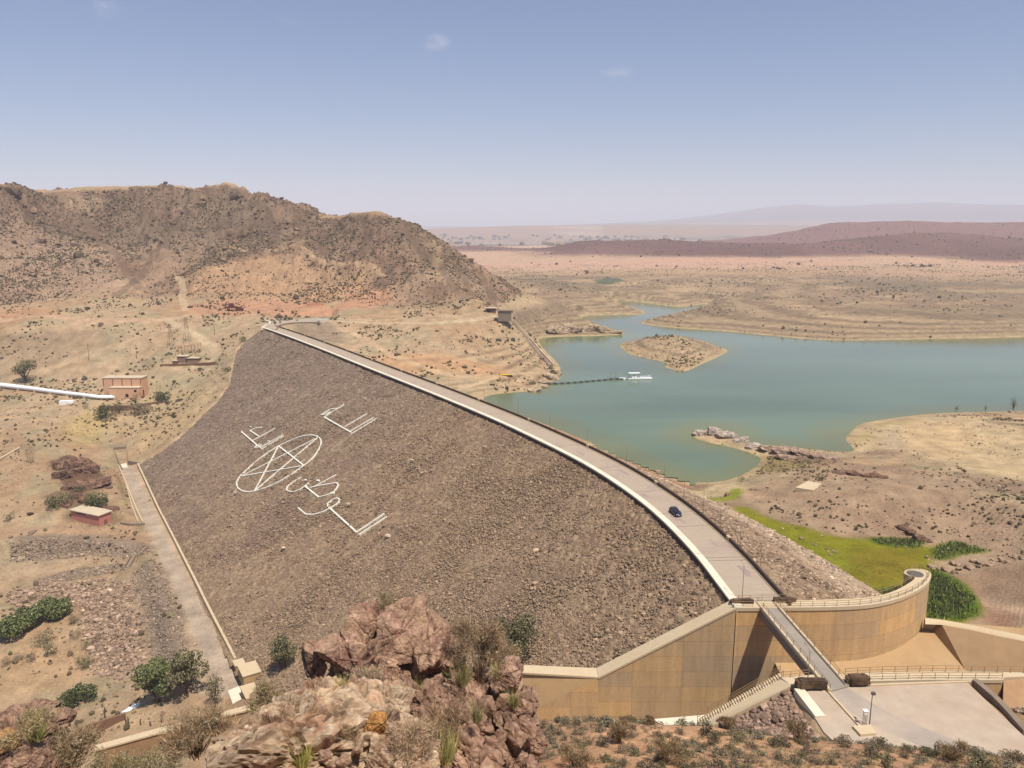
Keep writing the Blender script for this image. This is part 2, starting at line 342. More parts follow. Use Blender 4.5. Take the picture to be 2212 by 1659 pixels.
# lake outline at water level (photo -> plan)
LAKE = [(1038, 862), (1060, 853), (1100, 849), (1150, 845), (1158, 850), (1166, 835), (1175, 826), (1195, 815), (1214, 798), (1205, 783), (1185, 765), (1172, 750), (1162, 735), (1172, 729), (1220, 727), (1290, 726), (1357, 723), (1335, 713), (1290, 703), (1262, 690), (1258, 682),
    (1300, 681), (1370, 680), (1398, 678), (1385, 669), (1340, 656), (1325, 649), (1380, 652), (1450, 663), (1490, 662), (1535, 655), (1500, 668), (1440, 680), (1400, 690), (1375, 698), (1440, 708), (1560, 715), (1680, 727), (1770, 735), (1860, 736), (2000, 733), (2212, 729), (2600, 715),
    (2600, 870), (2212, 888), (2100, 890), (2000, 893), (1900, 907), (1855, 915), (1840, 930), (1823, 948), (1838, 963), (1850, 977), (1780, 973), (1710, 966), (1660, 962), (1630, 960), (1600, 948), (1580, 935), (1550, 927), (1520, 928), (1492, 936), (1495, 945), (1530, 957), (1580, 966), (1640, 985), (1645, 1000),
    (1600, 1028), (1560, 1040), (1510, 1043), (1480, 1035), (1440, 1020), (1400, 1005), (1330, 977), (1280, 957), (1220, 933), (1150, 905), (1090, 885)]
ISLE = [(1335, 746), (1345, 740), (1390, 731), (1450, 727), (1510, 733), (1545, 747), (1577, 757), (1560, 768), (1520, 785), (1480, 805), (1455, 800), (1432, 792), (1442, 784), (1400, 775), (1355, 765)]
lake_w = chaikin([pz(*q, ZW)[:2] for q in LAKE], 2)
isle_w = chaikin([pz(*q, ZW)[:2] for q in ISLE], 2)
def lake_sd(x, y, pad=90.0):
    a = sdf(x, y, lake_w, pad); b = sdf(x, y, isle_w, pad)
    return np.maximum(a, -b)                                              # negative in the water

# fine polar sheet
NC = 1180
ft = np.linspace(math.radians(-46), math.radians(46), NC)
segs = [(2.5, 40, .03), (40, 70, .008), (70, 330, .0032), (330, 1100, .0042), (1100, 3000, .008), (3000, 27000, .022)]
fr = np.concatenate([np.arange(math.log(a), math.log(b), s) for a, b, s in segs])
FT, FR = np.meshgrid(ft, fr)
X = np.exp(FR) * np.sin(FT); Y = np.exp(FR) * np.cos(FT)
zb = bil(base, FT, FR); sl_ = bil(SLOPE, FT, FR); R = np.exp(FR)
LSD = lake_sd(X, Y)
inlake = LSD < 0
# relief
wx = X + 9 * fbm(X, Y, 60, 2, 91); wy = Y + 9 * fbm(X, Y, 60, 2, 92)
hillmask = smooth(0.16, 0.34, sl_) * smooth(610, 690, R) * smooth(1, 9, zb) * (1 - smooth(5000, 9000, R))
crag = smooth(-0.15, 0.3, fbm(wx, wy, 120, 3, 77))
rel = hillmask * (9.0 * fbm(wx, wy, 105, 5, 3, 0.52, True) + 6.0 * fbm(wx, wy, 32, 5, 5, 0.62, True) + 2.0 * fbm(X, Y, 9, 3, 6) + (3.0 + 5.0 * smooth(45, 95, zb)) * crag * fbm(wx + Y * .5, wy, 19, 4, 78, .62, True) + 2.6 * smooth(50, 90, zb) * fbm(wx, wy + X * .4, 8, 3, 79, .6, True))
soft = (1 - hillmask) * smooth(40, 120, R)
rel += soft * np.clip(R / 700, 0.12, 2.0) * (1.2 * fbm(X, Y, 45, 4, 8) + 0.5 * fbm(X, Y, 9, 3, 9))
far_m = smooth(1800, 2300, R)
rel += far_m * (1 - smooth(5000, 8000, R)) * 15 * fbm(wx, wy, 420, 4, 12, 0.5, True) * smooth(0.02, 0.1, sl_)
rel += smooth(7000, 8500, R) * (1 - smooth(12000, 15000, R)) * 14 * fbm(X, Y, 900, 5, 14, 0.5, True) * smooth(0.01, 0.06, sl_)
rel += smooth(14000, 16500, R) * 45 * fbm(X, Y, 2600, 4, 15, 0.5, True)
rel += (1 - smooth(60, 110, R)) * (0.5 * fbm(X, Y, 6, 4, 20) + 0.25 * fbm(X, Y, 1.6, 3, 21))
ZT = zb + rel
# shores
shore = smooth(0, 34, LSD)
bank = ZW + 0.05 + np.maximum(LSD, 0) * 0.13 + 0.25 * fbm(X, Y, 14, 3, 23) * smooth(0, 8, LSD)
near_lake = (LSD < 89) & (ZT < 40)
ZT = np.where(near_lake & ~inlake, bank * (1 - shore) + np.maximum(ZT, ZW + 1.2) * shore, ZT)
ZT = np.where(inlake, ZW - 0.1 - np.minimum(-LSD * 0.12, 6), ZT)
# the island and the rocky spit stand a little prouder
isd = sdf(X, Y, isle_w, 60)
ZT = np.where(isd < 0, ZW + np.minimum(-isd * 0.22, 5.5) + 0.5 * fbm(X, Y, 12, 4, 31) * smooth(0, 6, -isd), ZT)
# dam bed
FSD = sdf(X, Y, FOOT, 60)
DZ = np.full(X.shape, -999.0); mm = FSD < 40
DZ[mm] = damz(X[mm], Y[mm])
ZT = np.where(FSD < 0, np.minimum(ZT, DZ - 1.2 - np.minimum(-FSD * 0.25, 4)), ZT)
mo = (FSD >= 0) & (FSD < 14) & (Y > 133)
bl = smooth(0, 14, FSD)
ZT = np.where(mo, (DZ + 0.05) * (1 - bl) + ZT * bl, ZT)
# flat benches: (outline in plan, level)
def flatten(poly, z, feather):
    global ZT
    d = sdf(X, Y, poly, feather + 1)
    t = smooth(0, feather, d)
    ZT = np.where(d < feather, z * (1 - t) + ZT * t, ZT)
PLAT = np.array([pz(*q, 0)[:2] for q in [(1722, 1486), (1790, 1478), (1900, 1474), (2085, 1468), (2330, 1700), (2212, 1720), (1900, 1690), (1780, 1580)]])
flatten(PLAT, -0.35, 2.5)
toe_dir = np.array([p[:2] for p in toe_w]); 
tdir = toe_dir[-1] - toe_dir[0]; tdir /= np.linalg.norm(tdir); tn = np.array([-tdir[1], tdir[0]]); tn = tn if tn[0] < 0 else -tn
# level of the toe of the dam
TOEZ = -55.4
ROAD_T = np.vstack([toe_dir - tn * 1.0, (toe_dir + tn * np.linspace(8, 15, len(toe_dir))[:, None])[::-1]])
flatten(ROAD_T, TOEZ, 5.0)
PAD = [pz(*q, -55.4)[:2] for q in [(0, 1148), (60, 1137), (150, 1128), (250, 1130), (310, 1125), (345, 1165), (300, 1170), (150, 1160), (0, 1165)]]
flatten(np.array(PAD), -55.6, 5)
pw = pz(285, 862, -38); PWP = np.array([(pw[0] - 26, pw[1] - 8), (pw[0] + 14, pw[1] - 8), (pw[0] + 14, pw[1] + 16), (pw[0] - 26, pw[1] + 16)])
flatten(PWP, -38, 8)

_a, _b = pz(1530, 1566, -7.6), pz(1704, 1484, -0.2)
_zc = np.interp(X, [_a[0] - 4, _a[0], _b[0], _b[0] + 2], [_a[2] - 2.5, _a[2] - 0.6, _b[2] - 0.9, _b[2] - 0.5])
_t = (X > _a[0] - 4) & (X < _b[0] + 3.5) & (Y > 88) & (Y < 107.2)
ZT = np.where(_t, np.maximum(ZT, _zc - np.maximum(104 - Y, 0) * 0.12 * smooth(_b[0] + 3.5, _b[0] - 2, X) - np.maximum(X - _b[0] - 0.5, 0) * 0.2), ZT)
def ground(x, y):
    """height of the finished land"""
    th = np.arctan2(x, y); lr = np.log(np.hypot(x, y))
    a = np.clip((th - ft[0]) / (ft[-1] - ft[0]) * (NC - 1), 0, NC - 1.001); i = np.floor(a).astype(int); fa = a - i
    j = np.clip(np.searchsorted(fr, lr) - 1, 0, len(fr) - 2); fb = np.clip((lr - fr[j]) / (fr[j + 1] - fr[j]), 0, 1)
    return (ZT[j, i] * (1 - fa) + ZT[j, i + 1] * fa) * (1 - fb) + (ZT[j + 1, i] * (1 - fa) + ZT[j + 1, i + 1] * fa) * fb
def gz1(x, y): return float(ground(np.array([x], float), np.array([y], float))[0])
def ghit(u, v, far=6000, near=45):
    """where a sight line meets the finished land"""
    r = ray(u, v); t = np.exp(np.linspace(math.log(near), math.log(far), 5000))
    Xs = r[0] * t; Ys = r[1] * t; Zr = ZC + r[2] * t
    m = np.nonzero(Zr < ground(Xs, Ys))[0]; k = m[0] if len(m) else -1
    return np.array([Xs[k], Ys[k], ground(Xs[k:k + 1], Ys[k:k + 1])[0]]) if k >= 0 else np.array([Xs[-1], Ys[-1], 0.0])

# ------------------------------------------------------------------ colour of the land
nA = fbm(X, Y, 70, 4, 41); nB = fbm(X, Y, 17, 4, 43); nC = fbm(X, Y, 4.5, 3, 45); nD = fbm(X, Y, 320, 4, 47)
def mix(c, col, t):
    t = np.clip(t, 0, 1)[..., None]; return c * (1 - t) + np.asarray(col) * t
C = np.empty(X.shape + (3,)); C[:] = A(206, 174, 136)
C = mix(C, A(196, 160, 122), smooth(-0.1, 0.4, nA)); C = mix(C, A(178, 160, 124), smooth(0.05, 0.45, nB) * 0.7)
# hill
H = hillmask
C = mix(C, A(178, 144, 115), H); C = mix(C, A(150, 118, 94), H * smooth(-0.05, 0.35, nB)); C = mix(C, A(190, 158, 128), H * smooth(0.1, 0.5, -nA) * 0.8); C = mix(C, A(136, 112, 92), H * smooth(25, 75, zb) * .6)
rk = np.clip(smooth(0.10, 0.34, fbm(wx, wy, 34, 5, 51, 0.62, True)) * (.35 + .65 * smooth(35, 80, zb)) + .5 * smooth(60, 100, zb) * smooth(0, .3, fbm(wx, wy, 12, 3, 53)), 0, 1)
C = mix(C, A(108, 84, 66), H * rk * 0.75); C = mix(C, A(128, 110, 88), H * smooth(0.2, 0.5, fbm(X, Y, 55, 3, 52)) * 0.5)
# lake basin: grey olive bed, strand lines along the old water levels
basin = smooth(600, 760, R) * (1 - smooth(1750, 2100, R)) * (1 - H) * smooth(-3, -12, ZT)
C = mix(C, A(172, 142, 113), basin); C = mix(C, A(152, 130, 103), basin * smooth(-0.1, 0.35, nD)); C = mix(C, A(208, 174, 134), basin * smooth(0.18, 0.4, nA) * 0.6); C = mix(C, A(160, 135, 106), basin * smooth(89, 30, LSD) * .7)
C = mix(C, A(205, 165, 125), basin * smooth(1500, 1700, R) * 0.8)
strand = np.sin(ZT * np.where(R > 480, 2.1, 4.6) + 1.3 * nA) * 0.5 + 0.5
st_m = (.35 + .65 * smooth(330, 460, R)) * smooth(-12, -20, ZT) * (ZT > ZW - 0.5) * smooth(230, 300, R) * (1 - smooth(1700, 2000, R)) * smooth(1.2, -0.2, nB) * (1 - (FSD < 0)) * smooth(0, 260, X + 320)
C = mix(C, A(150, 126, 96), st_m * smooth(0.55, 0.95, strand) * 0.7); C = mix(C, A(222, 190, 145), st_m * smooth(0.75, 0.2, strand) * 0.4)
rim = smooth(9, 1.5, LSD) * (LSD > -3)
C = mix(C, A(216, 186, 140), rim * 0.75); C = mix(C, A(165, 150, 105), smooth(1.4, 0.0, LSD) * (LSD > -2) * 0.6)
C = np.where((LSD < -0.3)[..., None], A(150, 145, 110), C)
# far country
pur = smooth(1880, 2120, R + 420 * fbm(X, Y, 330, 3, 50)) * (1 - smooth(4200, 4600, R)) * smooth(-2, 9, ZT + 10 * fbm(X, Y, 300, 3, 49))
orange = smooth(1450, 2000, R + 300 * nD) * (1 - smooth(4200, 4600, R)) * (1 - pur)
C = mix(C, A(214, 174, 140), orange); C = mix(C, A(220, 172, 142), orange * smooth(0.0, 0.3, nD) * 0.6); C = mix(C, A(136, 98, 85), pur); C = mix(C, A(118, 82, 72), pur * smooth(0, .4, nD) * 0.7)
C = mix(C, A(150, 105, 92), pur * smooth(2900, 3300, R))
fp = smooth(4200, 4700, R) * (1 - smooth(14000, 15500, R))
C = mix(C, A(176, 140, 110), fp); C = mix(C, A(235, 220, 195), fp * smooth(0.25, 0.45, fbm(X, Y, 700, 4, 55)) * 0.3); C = mix(C, A(110, 100, 80), fp * smooth(0.2, 0.45, fbm(X, Y, 420, 4, 57)) * (ZT < 20) * 0.8)
C = mix(C, A(120, 105, 95), smooth(14000, 15500, R))
# camera hill: red-brown earth
ch = 1 - smooth(84, 104, R + 3 * nB)
C = mix(C, A(206, 160, 120) * 1.3, ch); C = mix(C, A(212, 154, 112) * 1.3, ch * smooth(0, 0.4, nB)); C = mix(C, A(184, 154, 118) * 1.3, ch * smooth(0.1, 0.5, -nA))
def zone(P, col, feather=2.0, amt=1.0, rough=0.0, plan=False, noise=None, zl=None):
    global C
    W_ = np.asarray(P, float) if plan else (hits(P) if zl is None else np.array([pz(*q, zl)[:2] for q in P]))
    W_ = chaikin(W_, 2)
    pad = feather + rough + 2
    d = sdf(X, Y, W_, pad + 1)
    m = d < pad
    t = smooth(feather, -feather, d + rough * nB * 1.6)
    if noise is not None: t = t * noise
    C = np.where(m[..., None], mix(C, col, t * amt), C)
TM = np.zeros(X.shape)
def track(P, w, col, amt=0.85, zl=None):
    global C
    W_ = hits(P) if zl is None else np.array([pz(*q, zl)[:2] for q in P])
    W_ = chaikin(W_, 2, False)
    lo = W_.min(0) - 30; hi = W_.max(0) + 30
    m = (X > lo[0]) & (X < hi[0]) & (Y > lo[1]) & (Y < hi[1])
    if not m.any(): return
    d, _ = seg_dist(X[m], Y[m], W_, False)
    t = smooth(w * 0.5 + 0.8, w * 0.5 - 0.8, d + 0.7 * nC[m])
    C[m] = mix(C[m], col, t * amt); TM[m] = np.maximum(TM[m], t)
RED, PEACH, PALE, SAND = A(210, 158, 122), A(216, 168, 124), A(222, 194, 154), A(214, 178, 134)
zone([(390, 655), (480, 645), (600, 648), (700, 628), (800, 615), (850, 628), (830, 660), (740, 675), (600, 680), (420, 685), (385, 672)], RED, 6, 0.95, 5)
zone([(640, 668), (700, 637), (745, 632), (720, 660)], A(196, 132, 98), 3, 0.9, 2)
zone([(705, 640), (745, 634), (735, 660), (700, 668)], A(196, 172, 130), 3, 0.7, 3)
zone([(-40, 665), (120, 662), (150, 690), (60, 700), (-40, 700)], A(208, 160, 120), 5, 0.9, 4)
zone([(400, 600), (500, 560), (640, 560), (800, 590), (820, 640), (640, 650), (480, 645), (400, 650)], A(206, 164, 124), 14, 0.75, 10)
zone([(620, 690), (712, 679), (712, 694), (650, 698), (622, 697)], A(205, 196, 182), 1.5, 0.95)
flatten(np.array([pz(*q, 0.2)[:2] for q in [(560, 700), (600, 686), (715, 680), (716, 697), (640, 700), (600, 709)]]), 0.2, 6)
zone([(640, 700), (700, 697), (730, 712), (760, 740), (690, 745), (630, 722)], A(165, 142, 118), 5, 0.8, 3)
zone([(760, 770), (850, 760), (960, 770), (1080, 790), (1090, 820), (960, 815), (850, 800)], A(220, 170, 124), 8, 0.75, 6)
track([(380, 585), (396, 606), (392, 640), (402, 672)], 6, PALE, 0.6)
track([(0, 692), (130, 690), (260, 692), (370, 690), (420, 680)], 8, A(214, 176, 140))
track([(360, 690), (400, 712), (440, 735), (470, 758), (468, 772), (455, 785), (420, 792)], 6, PALE)
track([(385, 706), (300, 735), (220, 760), (150, 780), (60, 815)], 6, A(216, 184, 146), 0.6)
track([(690, 695), (800, 697), (930, 699), (1020, 694), (1085, 684)], 6, PALE)
track([(705, 700), (750, 715), (790, 735), (835, 762), (900, 790), (960, 812), (1015, 815), (1090, 812)], 5, A(222, 186, 146))
track([(790, 738), (760, 755), (750, 772)], 6, A(210, 176, 140))
track([(720, 690), (860, 690), (960, 683), (1000, 684)], 3, PALE, 0.6)
track([(980, 845), (1060, 818), (1120, 805), (1170, 800)], 3, A(226, 194, 152), 0.8)
zone([(-40, 440), (60, 470), (170, 520), (270, 600), (230, 640), (100, 645), (-40, 640)], A(190, 158, 130), 14, .55, 12)
zone([(120, 425), (190, 418), (250, 425), (200, 445), (140, 440)], A(190, 160, 128), 8, .6, 6)
for G_ in ([(430, 425), (390, 470), (350, 530), (310, 590), (250, 640)], [(180, 470), (230, 530), (275, 590), (300, 620)], [(560, 430), (590, 480), (600, 520)], [(760, 470), (800, 500), (790, 540)], [(870, 480), (900, 530), (950, 580), (1000, 640)], [(640, 460), (660, 510), (700, 540)], [(1040, 590), (1060, 630), (1065, 655)], [(950, 540), (1000, 590), (1020, 640)]): track(G_, 9, A(112, 90, 72), .5)  # darker bands of colour down the gullies of the hill
track([(500, 525), (620, 535), (700, 560), (830, 585)], 5, A(205, 170, 130), 0.7)
zone([(938, 520), (950, 525), (958, 560), (950, 590), (930, 615), (925, 605), (942, 575)], A(196, 165, 125), 4, 0.7, 3)
# valley by the dam toe
_mw = np.array([pz(*q, -28.3)[:2] for q in [(1575, 1098), (1610, 1092), (1650, 1112), (1700, 1130), (1780, 1152), (1850, 1165), (1930, 1165), (2005, 1172), (2060, 1160), (2140, 1190), (2110, 1200), (2020, 1215), (2030, 1245), (2090, 1270), (2125, 1300), (2115, 1335), (2050, 1360), (1900, 1350), (1850, 1300), (1790, 1240), (1700, 1170), (1620, 1125)]])
_ms = sdf(X, Y, _mw, 32)
ZT = np.where((_ms < 30) & (FSD > 0), (-28.3 + .15 * nC) * (1 - smooth(0, 30, _ms)) + ZT * smooth(0, 30, _ms), ZT)
zone([(262, 1003), (298, 1003), (345, 1100), (402, 1210), (455, 1318), (545, 1475), (500, 1510), (430, 1500), (400, 1400), (375, 1290), (330, 1180), (295, 1090)], A(216, 186, 152), 2, 0.95, 1, zl=-55.4)
track([(275, 1010), (310, 1090), (350, 1180), (392, 1265), (430, 1340), (465, 1420), (500, 1490)], 5.5, A(206, 182, 156), 0.9, zl=-55.4)
zone([(-40, 1145), (60, 1135), (200, 1132), (330, 1150), (335, 1172), (200, 1168), (100, 1162), (-40, 1165)], A(200, 162, 126), 3, 0.85, 2, zl=-55.5)
BANK1 = [(20, 1172), (110, 1163), (240, 1172), (330, 1186), (330, 1196), (200, 1200), (60, 1212), (20, 1215)]
BANK2 = [(70, 1255), (160, 1228), (270, 1215), (270, 1232), (190, 1246), (80, 1262)]
BANK3 = [(290, 1235), (330, 1205), (360, 1240), (385, 1320), (405, 1390), (400, 1430), (330, 1440), (300, 1330), (280, 1260)]
BANK4 = [(30, 1268), (150, 1255), (240, 1250), (280, 1262), (300, 1340), (320, 1430), (290, 1470), (200, 1460), (180, 1380), (170, 1310), (60, 1320), (10, 1300)]
for b in (BANK1, BANK2, BANK3): zone(b, A(166, 143, 121), 2, 0.95, 2)
zone([(268, 1262), (284, 1240), (300, 1300), (326, 1425), (330, 1442), (312, 1442), (290, 1340)], A(208, 176, 140), 1.5, .8, 1)
track([(150, 1322), (200, 1290), (240, 1262), (262, 1240), (283, 1224)], 1.3, A(150, 128, 106), .6)
zone([(0, 1215), (180, 1208), (275, 1205), (270, 1216), (120, 1232), (0, 1262)], A(204, 174, 138), 2, .7, 2)
zone(BANK4, A(184, 152, 122), 2, 0.85, 2)
zone([(0, 1330), (100, 1310), (190, 1390), (200, 1480), (120, 1510), (0, 1500)], A(212, 172, 128), 5, 0.7, 3)
zone([(110, 985), (160, 980), (230, 1040), (235, 1060), (150, 1070), (120, 1040)], A(120, 88, 68), 2, 0.9, 2)
zone([(90, 1070), (180, 1060), (270, 1110), (250, 1135), (150, 1120)], A(128, 104, 76), 3, 0.85, 3)
zone([(180, 860), (400, 800), (480, 850), (420, 900), (330, 985), (280, 960), (200, 900)], A(208, 178, 132), 8, 0.6, 6)
zone([(230, 830), (400, 800), (470, 810), (330, 850)], A(182, 166, 130), 5, 0.6, 5)
zone([(150, 900), (240, 890), (230, 960), (150, 960)], A(206, 178, 112), 6, 0.6, 5)
_rb = (X > 55) * smooth(205, 230, R) * (1 - smooth(400, 470, R)) * (LSD > 4) * (FSD > 1) * smooth(.50, .40, C[..., 0])
C = mix(C, A(150, 122, 100), _rb * smooth(0.0, 0.32, fbm(X, Y, 34, 5, 99, .6)) * .6); C = mix(C, A(200, 160, 136), _rb * smooth(0.05, 0.4, fbm(X, Y, 26, 4, 98)) * .5)
# lake's right-hand margin
zone([(1160, 900), (1240, 935), (1330, 978), (1400, 1006), (1470, 1033), (1520, 1045), (1470, 1058), (1440, 1058), (1300, 1000), (1180, 940)], A(190, 138, 104), 3, 0.9, 2, zl=-28)
zone([(1290, 975), (1340, 985), (1370, 1003), (1330, 1003), (1280, 985)], A(226, 194, 146), 2, 0.9, 2, zl=-28)
zone([(1450, 1060), (1500, 1050), (1560, 1040), (1600, 1030), (1606, 1050), (1590, 1070), (1500, 1075)], A(224, 198, 150), 2, 0.9, 2, zl=-28)
zone([(1560, 1072), (1580, 1057), (1604, 1058), (1603, 1070), (1575, 1082), (1490, 1078), (1475, 1070)], A(142, 148, 40), 1.5, 0.9, 1, zl=-28)
MARSH = [(1575, 1098), (1610, 1092), (1650, 1112), (1700, 1130), (1780, 1152), (1850, 1165), (1930, 1170), (2005, 1178), (2060, 1165), (2090, 1180), (2140, 1190), (2110, 1200), (2060, 1205), (2010, 1215), (2030, 1245), (2090, 1270), (2125, 1300), (2115, 1335), (2050, 1360), (1900, 1350), (1850, 1300), (1790, 1240), (1700, 1170), (1620, 1125)]
zone([(1840, 930), (1900, 910), (2020, 896), (2120, 900), (2212, 940), (2300, 1040), (2200, 1045), (2080, 1020), (1980, 985), (1900, 970), (1840, 975)], A(222, 192, 146), 4, 0.85, 4)
zone([(1930, 930), (2000, 912), (2080, 915), (2140, 960), (2080, 990), (1980, 975)], A(226, 190, 142), 5, 0.8, 4)
zone([(1905, 935), (1950, 925), (1930, 960), (1960, 980), (1920, 975)], A(196, 172, 142), 3, 0.7, 3)
zone([(1840, 925), (1990, 898), (2010, 905), (1900, 930), (1880, 950), (1850, 960)], A(186, 164, 104), 3, 0.5, 3)
zone([(1640, 990), (1700, 970), (1800, 985), (1810, 1000), (1720, 1000), (1650, 1010)], A(158, 130, 102), 3, 0.7, 3)
zone([(1660, 975), (1720, 990), (1740, 1002), (1660, 1010), (1600, 1035)], A(166, 146, 84), 3, 0.6, 3)
zone([(1620, 1040), (1750, 1020), (1900, 1010), (2000, 1030), (2212, 1080), (2300, 1180), (2000, 1180), (1850, 1165), (1640, 1105)], A(190, 158, 126), 5, 0.75, 6)
zone([(1850, 1060), (2000, 1060), (2100, 1100), (2000, 1140), (1900, 1110)], A(168, 134, 108), 8, 0.5, 8)
zone([(2010, 1215), (2120, 1190), (2300, 1190), (2300, 1270), (2100, 1260)], A(168, 136, 108), 3, 0.85, 2)
zone([(2110, 1270), (2212, 1275), (2300, 1400), (2180, 1360), (2120, 1330)], A(176, 130, 104), 3, 0.8, 3)
zone([(1285, 604), (1330, 600), (1355, 606), (1320, 614), (1290, 613)], A(96, 110, 84), 6, 0.9, 5)
zone(MARSH, A(146, 140, 36), 2.4, 1.0, 2.4, zl=-28.3)
zone([(1640, 1130), (1720, 1160), (1800, 1180), (1870, 1215), (1850, 1240), (1780, 1215), (1690, 1165)], A(150, 152, 44), 4, 0.7, 3, zl=-28.3)
zone([(1830, 1200), (1950, 1185), (2000, 1195), (2000, 1240), (1900, 1270), (1850, 1240)], A(150, 128, 44), 5, 0.7, 4, zl=-28.3)
MARSH_G = [[(1870, 1162), (1960, 1160), (2010, 1172), (1990, 1185), (1900, 1178)], [(2005, 1180), (2060, 1163), (2100, 1178), (2145, 1190), (2080, 1203), (2010, 1212)], [(2010, 1225), (2060, 1248), (2115, 1290), (2125, 1325), (2080, 1345), (2000, 1340), (1960, 1300)], [(1850, 1275), (1950, 1260), (1960, 1290), (1890, 1300)]]
for g in MARSH_G: zone(g, A(98, 116, 34), 1.5, 1.0, 1.5, zl=-28.2)
# platform
zone([(2090, 1475), (2300, 1500), (2300, 1640), (2212, 1590), (2140, 1520)], A(204, 158, 112), 1, 0.8, 0.6, zl=0)
C *= (1 + 0.10 * nC[..., None] + 0.07 * nB[..., None])

land_m = surf("earth", (1, 1, 1), 0.95, 1.1, 0.42, 0.9, 1.4, None, True, 0.08, 10, 0.6)
nr_, nc_ = X.shape
idx = np.arange(nr_ * nc_).reshape(nr_, nc_)
quads = np.stack([idx[:-1, :-1].ravel(), idx[:-1, 1:].ravel(), idx[1:, 1:].ravel(), idx[1:, :-1].ravel()], 1)
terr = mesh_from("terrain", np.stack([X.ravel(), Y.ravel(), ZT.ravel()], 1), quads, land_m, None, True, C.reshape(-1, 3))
tag(terr, kind="structure")

# ------------------------------------------------------------------ the lake
wstep = 4
Xw, Yw, Lw = X[::wstep, ::wstep], Y[::wstep, ::wstep], LSD[::wstep, ::wstep]
qi = np.arange(Xw.size).reshape(Xw.shape)
qq = np.stack([qi[:-1, :-1].ravel(), qi[:-1, 1:].ravel(), qi[1:, 1:].ravel(), qi[1:, :-1].ravel()], 1)
lw = Lw.ravel(); rw = np.hypot(Xw, Yw).ravel()
keep = (lw[qq].min(1) < 1.0)
qq = qq[keep]; used = np.unique(qq); remap = np.full(Xw.size, -1); remap[used] = np.arange(len(used))
wm, N, L, B = new_mat("lake_water")
B.inputs["Roughness"].default_value = 0.13; B.inputs["IOR"].default_value = 1.33; B.inputs["Specular IOR Level"].default_value = 0.30
at = N.new("ShaderNodeVertexColor"); at.layer_name = "Col"
tc = N.new("ShaderNodeTexCoord"); mp = N.new("ShaderNodeMapping"); mp.inputs["Scale"].default_value = (0.004, 0.011, 1); L.new(tc.outputs["Object"], mp.inputs[0])
n1 = nnode(N, "ShaderNodeTexNoise", Scale=1.0, Detail=4); L.new(mp.outputs[0], n1.inputs["Vector"])
mr = nnode(N, "ShaderNodeMapRange"); mr.inputs[1].default_value = .35; mr.inputs[2].default_value = .65; mr.inputs[3].default_value = .82; mr.inputs[4].default_value = 1.14; L.new(n1.outputs[0], mr.inputs[0])
ml = N.new("ShaderNodeMixRGB"); ml.blend_type = 'MULTIPLY'; ml.inputs[0].default_value = 1; L.new(at.outputs[0], ml.inputs[1]); L.new(mr.outputs[0], ml.inputs[2]); L.new(ml.outputs[0], B.inputs["Base Color"])
nb = nnode(N, "ShaderNodeTexNoise", Scale=0.9, Detail=4); L.new(tc.outputs["Object"], nb.inputs["Vector"])
bp = nnode(N, "ShaderNodeBump", Strength=0.12, Distance=0.06); L.new(nb.outputs[0], bp.inputs["Height"]); L.new(bp.outputs[0], B.inputs["Normal"])
deep = lin(126, 144, 112) * 0.54; shal = lin(142, 140, 84) * 0.55
tt = smooth(-24, -1, lw[used] + 8 * fbm(Xw.ravel()[used], Yw.ravel()[used], 30, 3, 61))[:, None] * 0.8
lake = mesh_from("lake_water", np.stack([Xw.ravel()[used], Yw.ravel()[used], np.full(len(used), ZW)], 1), remap[qq], wm, None, True, deep * (1 - tt) + shal * tt)
tag(lake, kind="structure")

# ------------------------------------------------------------------ the embankment
def vor(x, y, cell, seed):
    """2-D Voronoi: (distance to nearest point, distance to the next, id noise)"""
    xs = x / cell; ys = y / cell; ix = np.floor(xs); iy = np.floor(ys)
    d1 = np.full(x.shape, 9.0); d2 = np.full(x.shape, 9.0); idn = np.zeros(x.shape)
    for dx in (-1, 0, 1):
        for dy in (-1, 0, 1):
            cx = ix + dx; cy = iy + dy
            px = cx + hash2(cx, cy, seed); py_ = cy + hash2(cx, cy, seed + 7)
            d = np.hypot(xs - px, ys - py_); h = hash2(cx, cy, seed + 13)
            m = d < d1; d2 = np.where(m, d1, np.minimum(d2, d)); idn = np.where(m, h, idn); d1 = np.where(m, d, d1)
    return d1, d2, idn
rock_m = surf("riprap_rock", (1, 1, 1), 0.95, 2.6, 0.32, 0.8, 5.0, None, True, 0.12, 6, 0.12)
dam = empty("embankment_dam", (0, 133, 0), "long brown rockfill dam sloping down left of the lake with white lettering", "dam")
